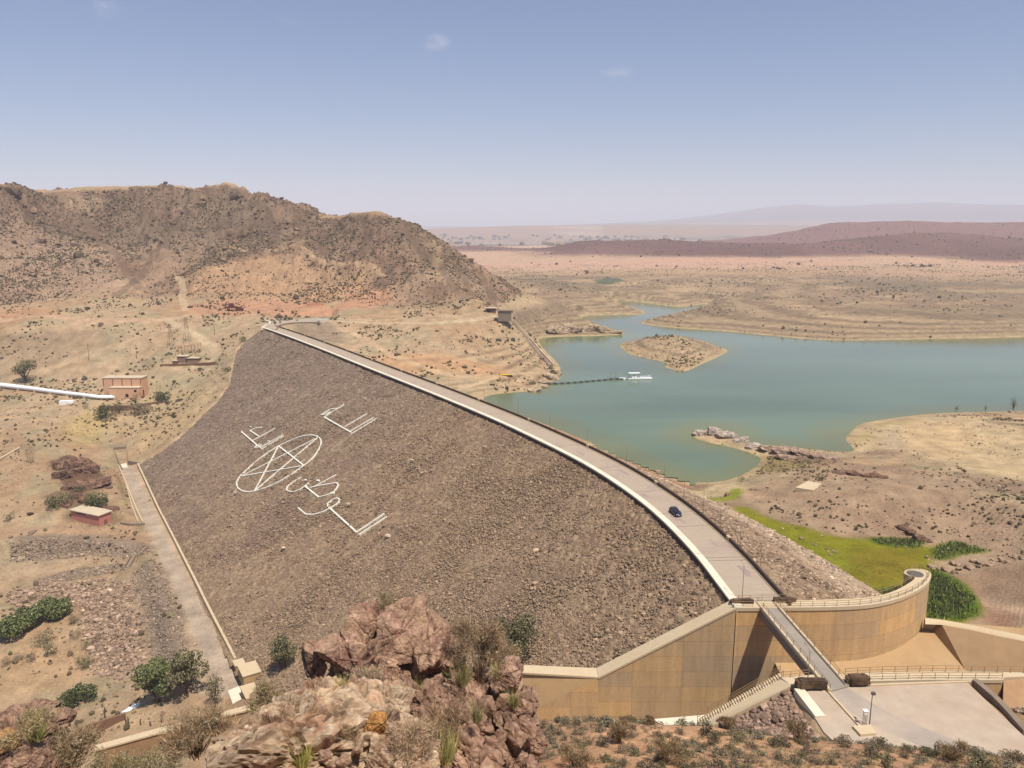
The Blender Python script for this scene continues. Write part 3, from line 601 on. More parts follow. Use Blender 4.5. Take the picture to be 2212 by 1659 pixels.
def dam_face(name, side, reach, step):
    s = np.arange(0, Lc[-1], 0.75); 
    cxs = np.interp(s, Lc, CREST[:, 0]); cys = np.interp(s, Lc, CREST[:, 1])
    tx = np.gradient(cxs); ty = np.gradient(cys)
    for _ in range(2):
        k = np.ones(21) / 21; tx = np.convolve(np.pad(tx, 10, 'edge'), k, 'valid'); ty = np.convolve(np.pad(ty, 10, 'edge'), k, 'valid')
    q = np.hypot(tx, ty); nx, ny = -ty / q * side, tx / q * side
    o = np.arange(0, reach, step)
    OX = cxs[:, None] + nx[:, None] * (HW - 0.2 + o)[None]; OY = cys[:, None] + ny[:, None] * (HW - 0.2 + o)[None]
    sl = SD if side > 0 else SU
    h = (-0.8 if side > 0 else -0.35) - o[None] * sl + np.zeros_like(OX)
    big = smooth(-10, 30, OX) * smooth(260, 160, OY) if side > 0 else 0 * OX
    d1, d2, idn = vor(OX, OY, 1.05, 3); e1, e2, ide = vor(OX + 50, OY, 2.1, 5)
    h = h + smooth(0.0, 0.35, d2 - d1) * (0.30 + 0.25 * idn) * smooth(-0.5, 0.1, fbm(OX, OY, 9, 3, 7)) + (0.15 + 0.5 * big) * smooth(0, 0.4, e2 - e1) * (ide > 0.45) + 0.35 * fbm(OX, OY, 14, 3, 8)
    h -= 0.3
    n = fbm(OX, OY, 30, 4, 71); n2 = fbm(OX, OY, 5, 3, 72)
    c = np.empty(OX.shape + (3,)); c[:] = A(173, 146, 115)
    c = mix(c, A(170, 140, 110), smooth(0, 0.4, n) * 0.7); c = mix(c, A(152, 124, 103), smooth(0, 0.4, -n) * 0.7); 
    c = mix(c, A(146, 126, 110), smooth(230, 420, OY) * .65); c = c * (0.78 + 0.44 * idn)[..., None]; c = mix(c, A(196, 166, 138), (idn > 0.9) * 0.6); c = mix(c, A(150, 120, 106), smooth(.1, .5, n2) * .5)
    if side < 0: c = mix(c, A(206, 176, 146), smooth(14, 22, o + 3 * n[...])[...] * 0.75 if False else smooth(-12, -17, h + 2.5 * n) * 0.6)
    fs = sdf(OX, OY, FOOT, 8)
    V = np.stack([OX.ravel(), OY.ravel(), h.ravel()], 1); ii = np.arange(OX.size).reshape(OX.shape)
    q4 = np.stack([ii[:-1, :-1].ravel(), ii[1:, :-1].ravel(), ii[1:, 1:].ravel(), ii[:-1, 1:].ravel()], 1)
    if side < 0: q4 = q4[:, ::-1]
    f = fs.ravel(); ok = (f[q4].min(1) < 2.0) & ((V[q4][:, :, 1].min(1) > 133.6))
    q4 = q4[ok]; us = np.unique(q4); rm = np.full(len(V), -1); rm[us] = np.arange(len(us))
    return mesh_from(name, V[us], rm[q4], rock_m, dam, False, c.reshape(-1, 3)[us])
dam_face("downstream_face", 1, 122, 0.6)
dam_face("upstream_face", -1, 60, 0.8)

# ------------------------------------------------------------------ shape builder
class MB:
    def __init__(s): s.v = []; s.f = []
    def add(s, V, Fs):
        o = len(s.v); s.v += [tuple(map(float, p)) for p in V]; s.f += [tuple(i + o for i in f) for f in Fs]; return s
    def box(s, c, size, rz=0.0):
        a, b, h = size[0] / 2, size[1] / 2, size[2] / 2; ca, sa = math.cos(rz), math.sin(rz)
        V = [(c[0] + x * ca - y * sa, c[1] + x * sa + y * ca, c[2] + z) for z in (-h, h) for x, y in ((-a, -b), (a, -b), (a, b), (-a, b))]
        return s.add(V, [(3, 2, 1, 0), (4, 5, 6, 7), (0, 1, 5, 4), (1, 2, 6, 5), (2, 3, 7, 6), (3, 0, 4, 7)])
    def tube(s, P, r, n=6, cap=True):
        P = np.asarray(P, float); rr = np.full(len(P), r) if np.isscalar(r) else np.asarray(r); V = []
        for i, p in enumerate(P):
            t = P[min(i + 1, len(P) - 1)] - P[max(i - 1, 0)]; t = t / (np.linalg.norm(t) + 1e-9)
            a = np.cross(t, (0, 0, 1)) if abs(t[2]) < 0.9 else np.cross(t, (1, 0, 0)); a /= np.linalg.norm(a); b = np.cross(t, a)
            for k in range(n):
                w = 2 * math.pi * k / n; V.append(p + rr[i] * (a * math.cos(w) + b * math.sin(w)))
        Fs = [(i * n + k, i * n + (k + 1) % n, (i + 1) * n + (k + 1) % n, (i + 1) * n + k) for i in range(len(P) - 1) for k in range(n)]
        if cap: Fs += [tuple(range(n))[::-1], tuple((len(P) - 1) * n + k for k in range(n))]
        return s.add(V, Fs)
    def prism(s, poly, z0, z1):
        """closed outline in plan pulled up from z0 to z1 (numbers or one value per corner)"""
        P = [tuple(p[:2]) for p in poly]; n = len(P)
        ar = sum(P[i][0] * P[(i + 1) % n][1] - P[(i + 1) % n][0] * P[i][1] for i in range(n))
        a = [z0] * n if np.isscalar(z0) else list(z0); b = [z1] * n if np.isscalar(z1) else list(z1)
        if ar < 0: P, a, b = P[::-1], a[::-1], b[::-1]
        V = [(p[0], p[1], z) for p, z in zip(P, a)] + [(p[0], p[1], z) for p, z in zip(P, b)]
        return s.add(V, [tuple(range(n))[::-1], tuple(range(n, 2 * n))] + [(i, (i + 1) % n, n + (i + 1) % n, n + i) for i in range(n)])
    def wall(s, P, w, zb, zt):
        """a wall of width w along a plan line; zb, zt per point or numbers"""
        P = np.asarray(P, float)[:, :2]; n = len(P)
        t = np.gradient(P, axis=0); t /= np.linalg.norm(t, axis=1)[:, None]; nn = np.stack([-t[:, 1], t[:, 0]], 1) * (w / 2)
        b = np.full(n, zb) if np.isscalar(zb) else np.asarray(zb); h = np.full(n, zt) if np.isscalar(zt) else np.asarray(zt)
        V = []
        for i in range(n):
            l = P[i] + nn[i]; r = P[i] - nn[i]
            V += [(*l, b[i]), (*r, b[i]), (*r, h[i]), (*l, h[i])]
        Fs = []
        for i in range(n - 1):
            o = 4 * i; q = o + 4
            for k in range(4): Fs.append((o + k, q + k, q + (k + 1) % 4, o + (k + 1) % 4))
        Fs += [(0, 1, 2, 3), (4 * n - 1, 4 * n - 2, 4 * n - 3, 4 * n - 4)]
        return s.add(V, Fs)
    def beam(s, p, q, w, h):
        p = np.asarray(p, float); q = np.asarray(q, float); t = q - p; t /= np.linalg.norm(t)
        a = np.cross(t, (0, 0, 1)) if abs(t[2]) < 0.95 else np.array((1.0, 0, 0)); a /= np.linalg.norm(a); b = np.cross(a, t)
        V = [c + a * i * w / 2 + b * j * h / 2 for c in (p, q) for i, j in ((-1, -1), (1, -1), (1, 1), (-1, 1))]
        return s.add(V, [(0, 1, 2, 3), (7, 6, 5, 4), (0, 4, 5, 1), (1, 5, 6, 2), (2, 6, 7, 3), (3, 7, 4, 0)])
    def obj(s, name, m, parent=None, local=False, smooth_=False, bev=0.0):
        o = mesh_from(name, np.array(s.v), s.f, m, parent, smooth_, None, local)
        # consistent outward faces
        import bmesh
        bm = bmesh.new(); bm.from_mesh(o.data); bmesh.ops.recalc_face_normals(bm, faces=bm.faces)
        if bev: bmesh.ops.bevel(bm, geom=[e for e in bm.edges if e.is_manifold and e.calc_face_angle(0) > 0.5], offset=bev, segments=1, affect='EDGES', clamp_overlap=True)
        bm.to_mesh(o.data); bm.free()
        return o
def structure(o): o["kind"] = "structure"; return o
def sub(P, i0, i1): return P[i0:i1]
def rail(mb, P, h=1.05, gap=2.0, r=0.045, rails=(1.0, 0.55)):
    P = resample(np.asarray(P, float), gap)
    for p in P: mb.tube([p, p + (0, 0, h)], r, 5)
    for k in rails: mb.tube(P + np.array((0, 0, h * k)), r, 5)
def Zf(zx, zy, x0, y0, sc):
    """a point read on an enlargement of the photograph -> photograph point"""
    return ((x0 + zx / sc) * 2212 / 2420, (y0 + zy / sc) * 2212 / 2420)

# ------------------------------------------------------------------ materials of the built things
conc = surf("pale_concrete", A(240, 214, 174), 0.85, 1.2, 0.12, 0.2, 5, A(226, 198, 156))
white_conc = surf("white_painted_concrete", A(252, 238, 210) * 1.12, 0.8, 1.5, 0.08, 0.15, 5, A(240, 222, 190) * 1.08)
asph = surf("old_pale_asphalt", A(206, 184, 158), 0.9, 0.9, 0.14, 0.25, 8, A(190, 166, 148))
asph2 = surf("grey_pavement", A(222, 200, 174), 0.9, 0.35, 0.22, 0.2, 6, A(200, 172, 146))
deckm = surf("bridge_asphalt", A(178, 164, 148), 0.9, 0.8, 0.10, 0.2, 8, A(192, 174, 152))
metal = surf("grey_galvanised_metal", A(120, 112, 102), 0.6, 3, 0.15, 0)
railm = surf("tan_painted_rail", A(176, 142, 100), 0.6, 3, 0.1, 0)
rust = surf("rust_red_steel", A(126, 66, 58), 0.8, 2, 0.25, 0.2)
hedge_m = surf("brown_rubble", A(104, 80, 58), 0.95, 3.0, 0.5, 1.0, 6, A(140, 112, 84), bdist=0.3)
pink = surf("pink_render", A(204, 134, 116) * 1.25, 0.9, 0.8, 0.10, 0.1)
peach = surf("peach_render", A(222, 174, 138) * 1.4, 0.9, 0.5, 0.10, 0.1, None, A(214, 164, 128) * 1.35)
cream = surf("cream_roof", A(236, 212, 178), 0.85, 0.6, 0.10, 0.1)
brownw = surf("brown_wall", A(150, 112, 88), 0.9, 0.8, 0.2, 0.2)
greyc = surf("weathered_grey_concrete", A(168, 146, 124), 0.9, 0.8, 0.2, 0.2, None, A(140, 118, 100))
dark = surf("dark_opening", (0.02, 0.017, 0.015), 0.9, 1, 0.1, 0)
whitem = surf("white_paint", (0.78, 0.77, 0.74), 0.5, 1, 0.05, 0)
wood = surf("weathered_wood", A(116, 92, 74), 0.9, 2, 0.2, 0.2)
def wall_material():
    m, N, L, B = new_mat("cast_concrete_wall")
    B.inputs["Roughness"].default_value = 0.9; B.inputs["Specular IOR Level"].default_value = 0.15
    tc = N.new("ShaderNodeTexCoord"); sx = N.new("ShaderNodeSeparateXYZ"); L.new(tc.outputs["Object"], sx.inputs[0])
    cb = N.new("ShaderNodeCombineXYZ"); L.new(sx.outputs[0], cb.inputs[0]); L.new(sx.outputs[2], cb.inputs[1])
    def brick(w, h, ms, c1, c2, mo, off=0.5, bias=0.0):
        b = N.new("ShaderNodeTexBrick"); L.new(cb.outputs[0], b.inputs["Vector"]); b.offset = off; b.squash = 1
        b.inputs["Scale"].default_value = 1; b.inputs["Brick Width"].default_value = w; b.inputs["Row Height"].default_value = h; b.inputs["Mortar Size"].default_value = ms
        b.inputs["Bias"].default_value = bias; b.inputs["Mortar Smooth"].default_value = 0.3
        for k, c in (("Color1", c1), ("Color2", c2), ("Mortar", mo)): b.inputs[k].default_value = (*[float(q) for q in c], 1)
        return b
    K = 1.55
    b1 = brick(9.3, 3.1, 0.03, A(208, 170, 120) * K, A(186, 158, 124) * K, A(156, 124, 88) * K, 0.0)
    b2 = brick(1.15, 6.2, 0.018, (1, 1, 1), (0.93, 0.93, 0.93), (0.78, 0.74, 0.7), 0.0)
    b3 = brick(18.6, 9.3, 0.0, (1.04, 0.98, 0.90), (0.88, 0.90, 0.92), (1, 1, 1), 0.5)
    ml = N.new("ShaderNodeMixRGB"); ml.blend_type = 'MULTIPLY'; ml.inputs[0].default_value = 1; L.new(b1.outputs[0], ml.inputs[1]); L.new(b3.outputs[0], ml.inputs[2])
    m2 = N.new("ShaderNodeMixRGB"); m2.blend_type = 'MULTIPLY'; L.new(ml.outputs[0], m2.inputs[1]); L.new(b2.outputs[0], m2.inputs[2])
    ns = nnode(N, "ShaderNodeTexNoise", Scale=0.11, Detail=2); L.new(tc.outputs["Object"], ns.inputs["Vector"])
    rr = nnode(N, "ShaderNodeMapRange"); rr.inputs[1].default_value = 0.45; rr.inputs[2].default_value = 0.6; L.new(ns.outputs[0], rr.inputs[0]); L.new(rr.outputs[0], m2.inputs[0])
    mp = N.new("ShaderNodeMapping"); mp.inputs["Scale"].default_value = (0.7, 0.7, 0.08); L.new(tc.outputs["Object"], mp.inputs[0])
    st = nnode(N, "ShaderNodeTexNoise", Scale=1.0, Detail=6, Roughness=0.7); L.new(mp.outputs[0], st.inputs["Vector"])
    r3 = nnode(N, "ShaderNodeMapRange"); r3.inputs[1].default_value = 0.3; r3.inputs[2].default_value = 0.7; r3.inputs[3].default_value = 0.82; r3.inputs[4].default_value = 1.12; L.new(st.outputs[0], r3.inputs[0])
    n4 = nnode(N, "ShaderNodeTexNoise", Scale=1.6, Detail=8, Roughness=0.7); L.new(tc.outputs["Object"], n4.inputs["Vector"])
    r4 = nnode(N, "ShaderNodeMapRange"); r4.inputs[1].default_value = 0.3; r4.inputs[2].default_value = 0.7; r4.inputs[3].default_value = 0.9; r4.inputs[4].default_value = 1.1; L.new(n4.outputs[0], r4.inputs[0])
    mm_ = nnode(N, "ShaderNodeMath", operation='MULTIPLY'); L.new(r3.outputs[0], mm_.inputs[0]); L.new(r4.outputs[0], mm_.inputs[1])
    m3 = N.new("ShaderNodeMixRGB"); m3.blend_type = 'MULTIPLY'; m3.inputs[0].default_value = 1; L.new(m2.outputs[0], m3.inputs[1]); L.new(mm_.outputs[0], m3.inputs[2])
    L.new(m3.outputs[0], B.inputs["Base Color"])
    return m
wallm = wall_material()

# ------------------------------------------------------------------ crest road, kerb and parapet
sC = np.arange(13, Lc[-1], 1.5)
cC = np.stack([np.interp(sC, Lc, CREST[:, 0]), np.interp(sC, Lc, CREST[:, 1])], 1)
tC = np.gradient(cC, axis=0); tC /= np.linalg.norm(tC, axis=1)[:, None]
kk = np.ones(15) / 15
tC = np.stack([np.convolve(np.pad(tC[:, k], 7, 'edge'), kk, 'valid') for k in (0, 1)], 1); tC /= np.linalg.norm(tC, axis=1)[:, None]
nC_ = np.stack([-tC[:, 1], tC[:, 0]], 1)
def off(d): return cC + nC_ * d
l_, r_ = off(4.1), off(-4.75)
V = np.zeros((2 * len(l_), 3)); V[0::2, :2] = l_; V[1::2, :2] = r_; V[:, 2] = 0.0
Fq = np.array([(2 * i, 2 * i + 1, 2 * i + 3, 2 * i + 2) for i in range(len(l_) - 1)])
structure(mesh_from("crest_road", V, Fq, asph))
core = MB()
core.wall(cC, 9.6, -2.6, -0.012); structure(core.obj("road_bed", greyc, dam)); 
kb = MB(); kb2 = MB(); kerb = empty("crest_kerb", (*off(4.65)[0], 0.0), "wide pale concrete kerb along the rockfill edge of the crest road", "kerb")
seg = 16
for i in range(0, len(cC) - 1, seg):
    q = off(4.78)[i:i + seg + 1].copy()
    if len(q) < 2: continue
    q[-1] = q[-1] + (q[-2] - q[-1]) * 0.12
    kb.wall(q, 1.6, 0.0, 0.42)
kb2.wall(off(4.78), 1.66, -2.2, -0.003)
kb.obj("kerb_top", white_conc, kerb); kb2.obj("kerb_base", surf("painted_shade_kerb_base", A(92, 74, 62), .95, 1, .2, .2), kerb)  # base coloured dark: the shade below the kerb top is painted in
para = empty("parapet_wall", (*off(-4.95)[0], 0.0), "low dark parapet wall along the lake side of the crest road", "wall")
pr = MB(); pr.wall(off(-4.95), 0.42, -1.2, 0.98); pr.obj("parapet", surf("dark_brown_parapet", A(100, 80, 66), .95, 1, .2, .2), para)  # the whole parapet in one dark brown
pk = MB(); pk.wall(off(-4.58), 0.30, -0.3, 0.16); pk.obj("inner_kerb", conc, para)
pd = MB()
for i in range(20, len(cC) - 3, 26): pd.wall(off(-4.95)[i:i + 2], 0.50, -0.6, 1.04)
pd.obj("pier", conc, para)
# tar joints and worn patches across the road
jm_ = MB()
for i in (14, 15.2, 27, 33, 44, 59, 76, 92, 110, 131, 158):
    k_ = int(i * 1.0); a = off(4.0)[k_]; b = off(-4.4)[k_] + tC[k_] * (0.6 if int(i * 10) % 2 else -0.4); n2 = tC[k_] * 0.09
    jm_.add([(*(a - n2), .004), (*(b - n2), .004), (*(b + n2), .004), (*(a + n2), .004)], [(0, 1, 2, 3)])
structure(jm_.obj("road_joint_markings", surf("tar_joint", A(120, 102, 92), .95, 2, .1, 0)))
wp = MB(); rgp = np.random.default_rng(3)
for k_ in (10, 20, 30, 31, 42, 55, 70):
    c_ = off(rgp.uniform(-2.6, 2.4))[k_]; ang = np.linspace(0, 2 * math.pi, 14)[:-1]; rr_ = rgp.uniform(.5, 1.0, 13); L_ = rgp.uniform(1.6, 4.5); w_ = rgp.uniform(.4, 1.1)
    wp.add([(*(c_ + tC[k_] * math.cos(t) * L_ * r + nC_[k_] * math.sin(t) * w_ * r), .008) for t, r in zip(ang, rr_)], [tuple(range(13))])
structure(wp.obj("road_patch_markings", surf("worn_patch", A(186, 160, 148), .95, 1.2, .15, 0)))
for q in (18, 47, 60, 75, 108, 131, 165):                              # tar repairs across the road
    pass
# junction at the far end of the crest
J = [(566, 709), (572, 704), (587, 697.5), (572, 692.5), (556, 691), (600, 687), (645, 690), (712, 692), (700, 697.5), (650, 697), (618, 700), (602, 705), (597, 712)]
jm = MB(); jm.prism([pz(u, v, 0.35)[:2] for u, v in J], -1.5, 0.35); structure(jm.obj("far_road", asph))
k2 = MB(); k2.wall(resample(chaikin([pz(u, v, 0.5)[:2] for u, v in [(566, 709), (573, 703), (587, 697), (573, 692), (556, 691)]], 1, False), 3), 1.3, -1, 0.85)
tag(k2.obj("junction_kerb", white_conc), "pale kerb bending round the road junction at the far dam end", "kerb")
k3 = MB(); k3.wall(resample(chaikin([pz(u, v, 0.5)[:2] for u, v in [(598, 711), (601, 705), (618, 700), (650, 697.5), (690, 698)]], 2, False), 3), 0.5, -1.5, 1.3)
tag(k3.obj("curved_parapet", greyc), "low dark parapet curving round the bend at the far dam end", "wall")

# ------------------------------------------------------------------ spillway: guide wall
z1 = lambda x, y: Zf(x, y, 1720, 1290, 3.16)
near_e = [z1(*q) for q in [(60, 472), (400, 470), (700, 468), (900, 462), (1050, 452), (1200, 425), (1330, 385), (1430, 335), (1490, 290), (1515, 250), (1520, 215), (1500, 195), (1450, 181), (1380, 176), (1335, 183), (1312, 200)]]
far_e = [z1(*q) for q in [(1312, 212), (1345, 230), (1392, 240), (1398, 250), (1370, 275), (1290, 325), (1200, 362), (1100, 388), (1000, 400), (700, 412), (400, 418), (60, 424)]]
NE = np.array([pz(*q, 0)[:2] for q in near_e]); FE = np.array([pz(*q, 0)[:2] for q in far_e])
NE = np.vstack([chaikin(NE, 2, False)]); FE = np.vstack([chaikin(FE, 2, False)])
yw = float(NE[0, 1]); xw = float(NE[0, 0])
gw = empty("spillway_wall", (xw, yw, -0.3), "tall tan concrete spillway wall curving to a rounded end beside the marsh", "wall")
tp = np.vstack([NE, FE])
MB().prism(tp, -0.45, 0.25).obj("coping", conc, gw)
cen = (NE[np.argmin(np.abs(NE[:, 0] - 70))] + FE[np.argmin(np.abs(FE[:, 0] - 70))]) / 2
def inset(P, d):
    P = np.asarray(P); t = np.roll(P, -1, 0) - np.roll(P, 1, 0); t /= np.linalg.norm(t, axis=1)[:, None] + 1e-9
    n_ = np.stack([-t[:, 1], t[:, 0]], 1)
    ar = np.sum(P[:, 0] * np.roll(P[:, 1], -1) - np.roll(P[:, 0], -1) * P[:, 1])
    return P + n_ * d * (1 if ar > 0 else -1)
MB().prism(inset(tp, 0.14), -34, -0.45).obj("wall_face", wallm, gw)
# the part that steps down with the rockfill, and the low wing beyond it
sA = py(1585, 1318.5, yw); sB = py(1292.6, 1463, yw); sC2 = py(1126, 1466.5, yw)
zs = [0.25, sB[2], sB[2]]
dep = 3.0
MB().prism([(xw, yw), (sB[0], yw), (sB[0], yw + dep), (xw, yw + dep)], -40, [-0.15, sB[2] - 0.35, sB[2] - 0.35, -0.15]).obj("stepped_face", wallm, gw)
MB().prism([(xw, yw - .12), (sB[0], yw - .12), (sB[0], yw + dep + .1), (xw, yw + dep + .1)], [-0.16, sB[2] - 0.36, sB[2] - 0.36, -0.16], [0.25, sB[2] + 0.05, sB[2] + 0.05, 0.25]).obj("sloping_coping", conc, gw)
wg = empty("wing_wall", (sC2[0], yw, sB[2]), "low tan wing wall at the foot of the sloping spillway wall", "wall")
pB = (sB[0], yw, sB[2] - 0.3); x2 = sC2[0] - 6
wl = py(1150, 1530, yw)
m = MB(); zt = sB[2] - 0.3; sl = (sB[2] - wl[2]) / (sB[0] - wl[0])
xe = x2; ze = zt - sl * (sB[0] - xe)
m.add([(sB[0], yw, zt), (xe, yw + 3.0, zt), (xe, yw, ze), (xe, yw + 3.2, ze), (sB[0], yw + 3.2, zt)], [(0, 2, 1), (1, 2, 3), (0, 1, 4), (0, 4, 3, 2)])
m.obj("battered_face", conc_tan := surf("tan_concrete", A(212, 174, 126), 0.9, 0.6, 0.14, 0.15, None, A(192, 154, 110)), wg)
MB().prism([(sB[0] - 0.05, yw - .05), (xe, yw - .05 + 2.2), (xe, yw + 4.6), (sB[0] - 0.05, yw + 3)], zt + 0.003, sB[2] + 0.05).obj("wing_coping", conc, wg)
MB().prism([(sB[0] - .01, yw), (xe, yw), (xe, yw + 3), (sB[0] - .01, yw + 3)], -40, [zt - .01, ze - .01, ze - .01, zt - .01]).obj("lower_face", wallm, wg)
disc = pz(*z1(1400, 210), 0.25)
mm2 = MB(); mm2.tube([(disc[0], disc[1], 0.2), (disc[0], disc[1], 0.32)], 1.55, 24); mm2.obj("round_hatch", metal, gw)
rl = MB(); rail(rl, np.c_[inset(NE, 0.35), np.full(len(NE), 0.25)][4:-6], gap=2.2); rail(rl, np.c_[inset(FE[::-1], 0.3)[::-1], np.full(len(FE), 0.25)][2:-1], gap=2.2)
rl.obj("railing", railm, gw)
rl = MB(); rail(rl, [(xw - 0.3, yw + .4, .25), (xw + 3.2, yw + .4, .25)], gap=1.2); rl.obj("railing", railm, gw)

# ------------------------------------------------------------------ bridge
bl0, br0, bl1, br1 = pz(1634, 1303, 0.1), pz(1674, 1301, 0.1), pz(1790, 1494, 0.1), pz(1833, 1482, 0.1)
br = empty("bridge", tuple((bl1 + br1) / 2), "narrow level road bridge over the spillway channel", "bridge")
def lerp(a, b, t): return np.asarray(a) * (1 - t) + np.asarray(b) * t
ends = [bl0[:2], br0[:2], br1[:2], bl1[:2]]
MB().prism(ends, -0.25, 0.12).obj("deck", deckm, br)
wdir = (br0 - bl0)[:2]; wdir /= np.linalg.norm(wdir)
g = MB()
for t in (0.04, 0.5, 0.96):
    a = lerp(bl0, br0, t)[:2]; b = lerp(bl1, br1, t)[:2]; g.wall([a, b], 0.5, -1.75, -0.25)
g.obj("girders", greyc, br)
for a, b, s in ((bl0, bl1, 1), (br0, br1, -1)):
    MB().wall([a[:2] + wdir * 0.22 * s, b[:2] + wdir * 0.22 * s], 0.55, -0.4, 0.34).obj("kerb", conc, br)
    rr_ = MB(); rail(rr_, [(*(a[:2] + wdir * .2 * s), .3), (*(b[:2] + wdir * .2 * s), .3)], gap=2.5, rails=(1.0, .5)); rr_.obj("railing", railm, br)

# ------------------------------------------------------------------ near wall of the spillway channel, stairs
nf = [z1(*q) for q in [(395, 985), (600, 966), (870, 958), (1100, 945), (1500, 936), (2000, 940), (2300, 948)]]
nn_ = [z1(*q) for q in [(2300, 975), (2062, 985), (2055, 1003), (1850, 1003), (1500, 1002), (1060, 1012), (720, 1030), (480, 1048)]]
NFp = [pz(*q, 0)[:2] for q in nf]; NNp = [pz(*q, 0)[:2] for q in nn_]
nw = empty("channel_wall", (*NNp[-1], 0), "near tan channel wall with railed walkway top beside the paved yard", "wall")
poly = np.vstack([NFp, NNp])
MB().prism(poly, -0.5, 0.06).obj("walkway", conc, nw)
MB().prism(inset(poly, 0.12), -26, -0.5).obj("wall_face", wallm, nw)
rl = MB(); f3 = np.c_[np.array(NFp[2:]), np.full(len(NFp) - 2, 0.06)] + (0, -0.25, 0); rail(rl, f3, gap=2.0)
n3 = np.c_[np.array(NNp[2:6]), np.full(4, 0.06)] + (0, 0.25, 0); rail(rl, n3, gap=2.0); rl.obj("railing", railm, nw)
rl = MB(); rail(rl, np.c_[np.array(NFp[:2]), np.full(2, .06)] + (0, -.25, 0), gap=1.5); rl.obj("railing", railm, nw)
st0, st1 = np.array(NFp[0]), np.array(NNp[-1])
z8 = lambda x, y: Zf(x, y, 1350, 1500, 4.02)
yf = st0[1]; yn = st1[1]
fe0 = py(*z8(2015, 405), yf); fe1 = py(*z8(1220, 855), yf); ne0 = py(*z8(2092, 485), yn); ne1 = py(*z8(1290, 890), yn)
stw = empty("stairway", (fe1[0], yf, fe1[2]), "long concrete stair with railing descending beside the channel wall", "stair")
MB().prism([fe0[:2], ne0[:2], ne1[:2], fe1[:2]], [-24, -24, -24, -24], [fe0[2], ne0[2], ne1[2], fe1[2]]).obj("ramp_wall", conc, stw)
ns_ = 34; stp = MB(); dx = (fe1[0] - fe0[0]) / ns_; dz = (fe1[2] - fe0[2]) / ns_
for i in range(ns_):
    c = fe0 + np.array([dx * (i + .5), 0, dz * (i + 1)]); stp.box((c[0], yf + 0.8, c[2] - 1.0), (abs(dx) * 0.98, 1.55, 2.0))
stp.obj("steps", conc, stw)
rl = MB(); rail(rl, [fe0 + (0, 1.5, 0), fe1 + (0, 1.5, 0)], gap=1.8, rails=(1, .6, .3)); rail(rl, [fe0 + (0, .1, 0), fe1 + (0, .1, 0)], gap=1.8, rails=(1,)); rl.obj("railing", railm, stw)
lc0, lc1 = py(*z8(530, 822), 113.2), py(*z8(1320, 742), 113.2)
zl_ = (lc0[2] + lc1[2]) / 2
MBx = MB().prism([lc0[:2], lc1[:2] + (3, 0), lc1[:2] + (2.0, -3.3), lc0[:2] + (0.6, -2.2)], -26, [lc0[2], lc1[2], lc1[2] - .1, lc0[2] - .1])
tag(MBx.obj("lower_wall_top", white_conc), "bright low wall top at the foot of the stained spillway wall", "wall")
# chute floor and weir
T_ = pz(*z1(1478, 590), -9.5)
wr = empty("spillway_weir", tuple(T_), "long tan overflow weir with rounded crest and sloping face", "weir")
FS = 0.13
def on_floor(u, v):
    r = ray(u, v); t = (-9.5 - FS * T_[1] - ZC) / (r[2] - FS * r[1]); return np.array([0, 0, ZC]) + r * t
fz = lambda x, y: -9.5 - FS * (T_[1] - y)
m = MB(); m.add([(x, y, fz(x, y)) for x, y in [(T_[0] - 34, 106), (T_[0] + 40, 106), (T_[0] + 40, T_[1] - 4), (T_[0] + .5, T_[1] + 1.5), (T_[0] - 12, T_[1] + 1.5), (T_[0] - 34, 131)]], [(0, 1, 2, 3, 4, 5)])
m.obj("chute_floor", conc_tan, wr)
we_f = [pz(*z1(*q), -7.0) for q in [(1470, 535), (1600, 550), (1800, 585), (2000, 625), (2212, 668), (2500, 720)]]
we_n = [pz(*z1(*q), -7.6) for q in [(1475, 585), (1600, 590), (1800, 625), (2000, 670), (2212, 712), (2500, 765)]]
b1, b2 = on_floor(*z1(1620, 745)), on_floor(*z1(1775, 928)); bd = (b2 - b1); bd /= np.linalg.norm(bd)
base_n = [T_ + (.3, 0.3, -.1), b1, b2, b2 + bd * 4 + (2.5, 0, 0), b2 + bd * 6 + (8, 0, 0), b2 + bd * 7 + (16, 0, 0)]
m = MB(); k = 6
top_ = [(a + b) / 2 + np.array((0, 0, .35)) for a, b in zip(we_f, we_n)]
back = [p + np.array((0, 1.2, -14)) for p in we_f]
V = we_n + top_ + we_f + back
m.add(V, [(i, i + 1, k + i + 1, k + i) for i in range(k - 1)] + [(k + i, k + i + 1, 2 * k + i + 1, 2 * k + i) for i in range(k - 1)] + [(2 * k + i, 2 * k + i + 1, 3 * k + i + 1, 3 * k + i) for i in range(k - 1)])
m.obj("rounded_crest", conc, wr, smooth_=True)
m = MB(); m.add(we_n + base_n, [(i, k + i, k + i + 1, i + 1) for i in range(k - 1)]); m.obj("weir_face", surf("stained_weir_concrete", A(184, 146, 104), 0.9, 0.35, 0.22, 0.2, 3, A(166, 134, 98)), wr)

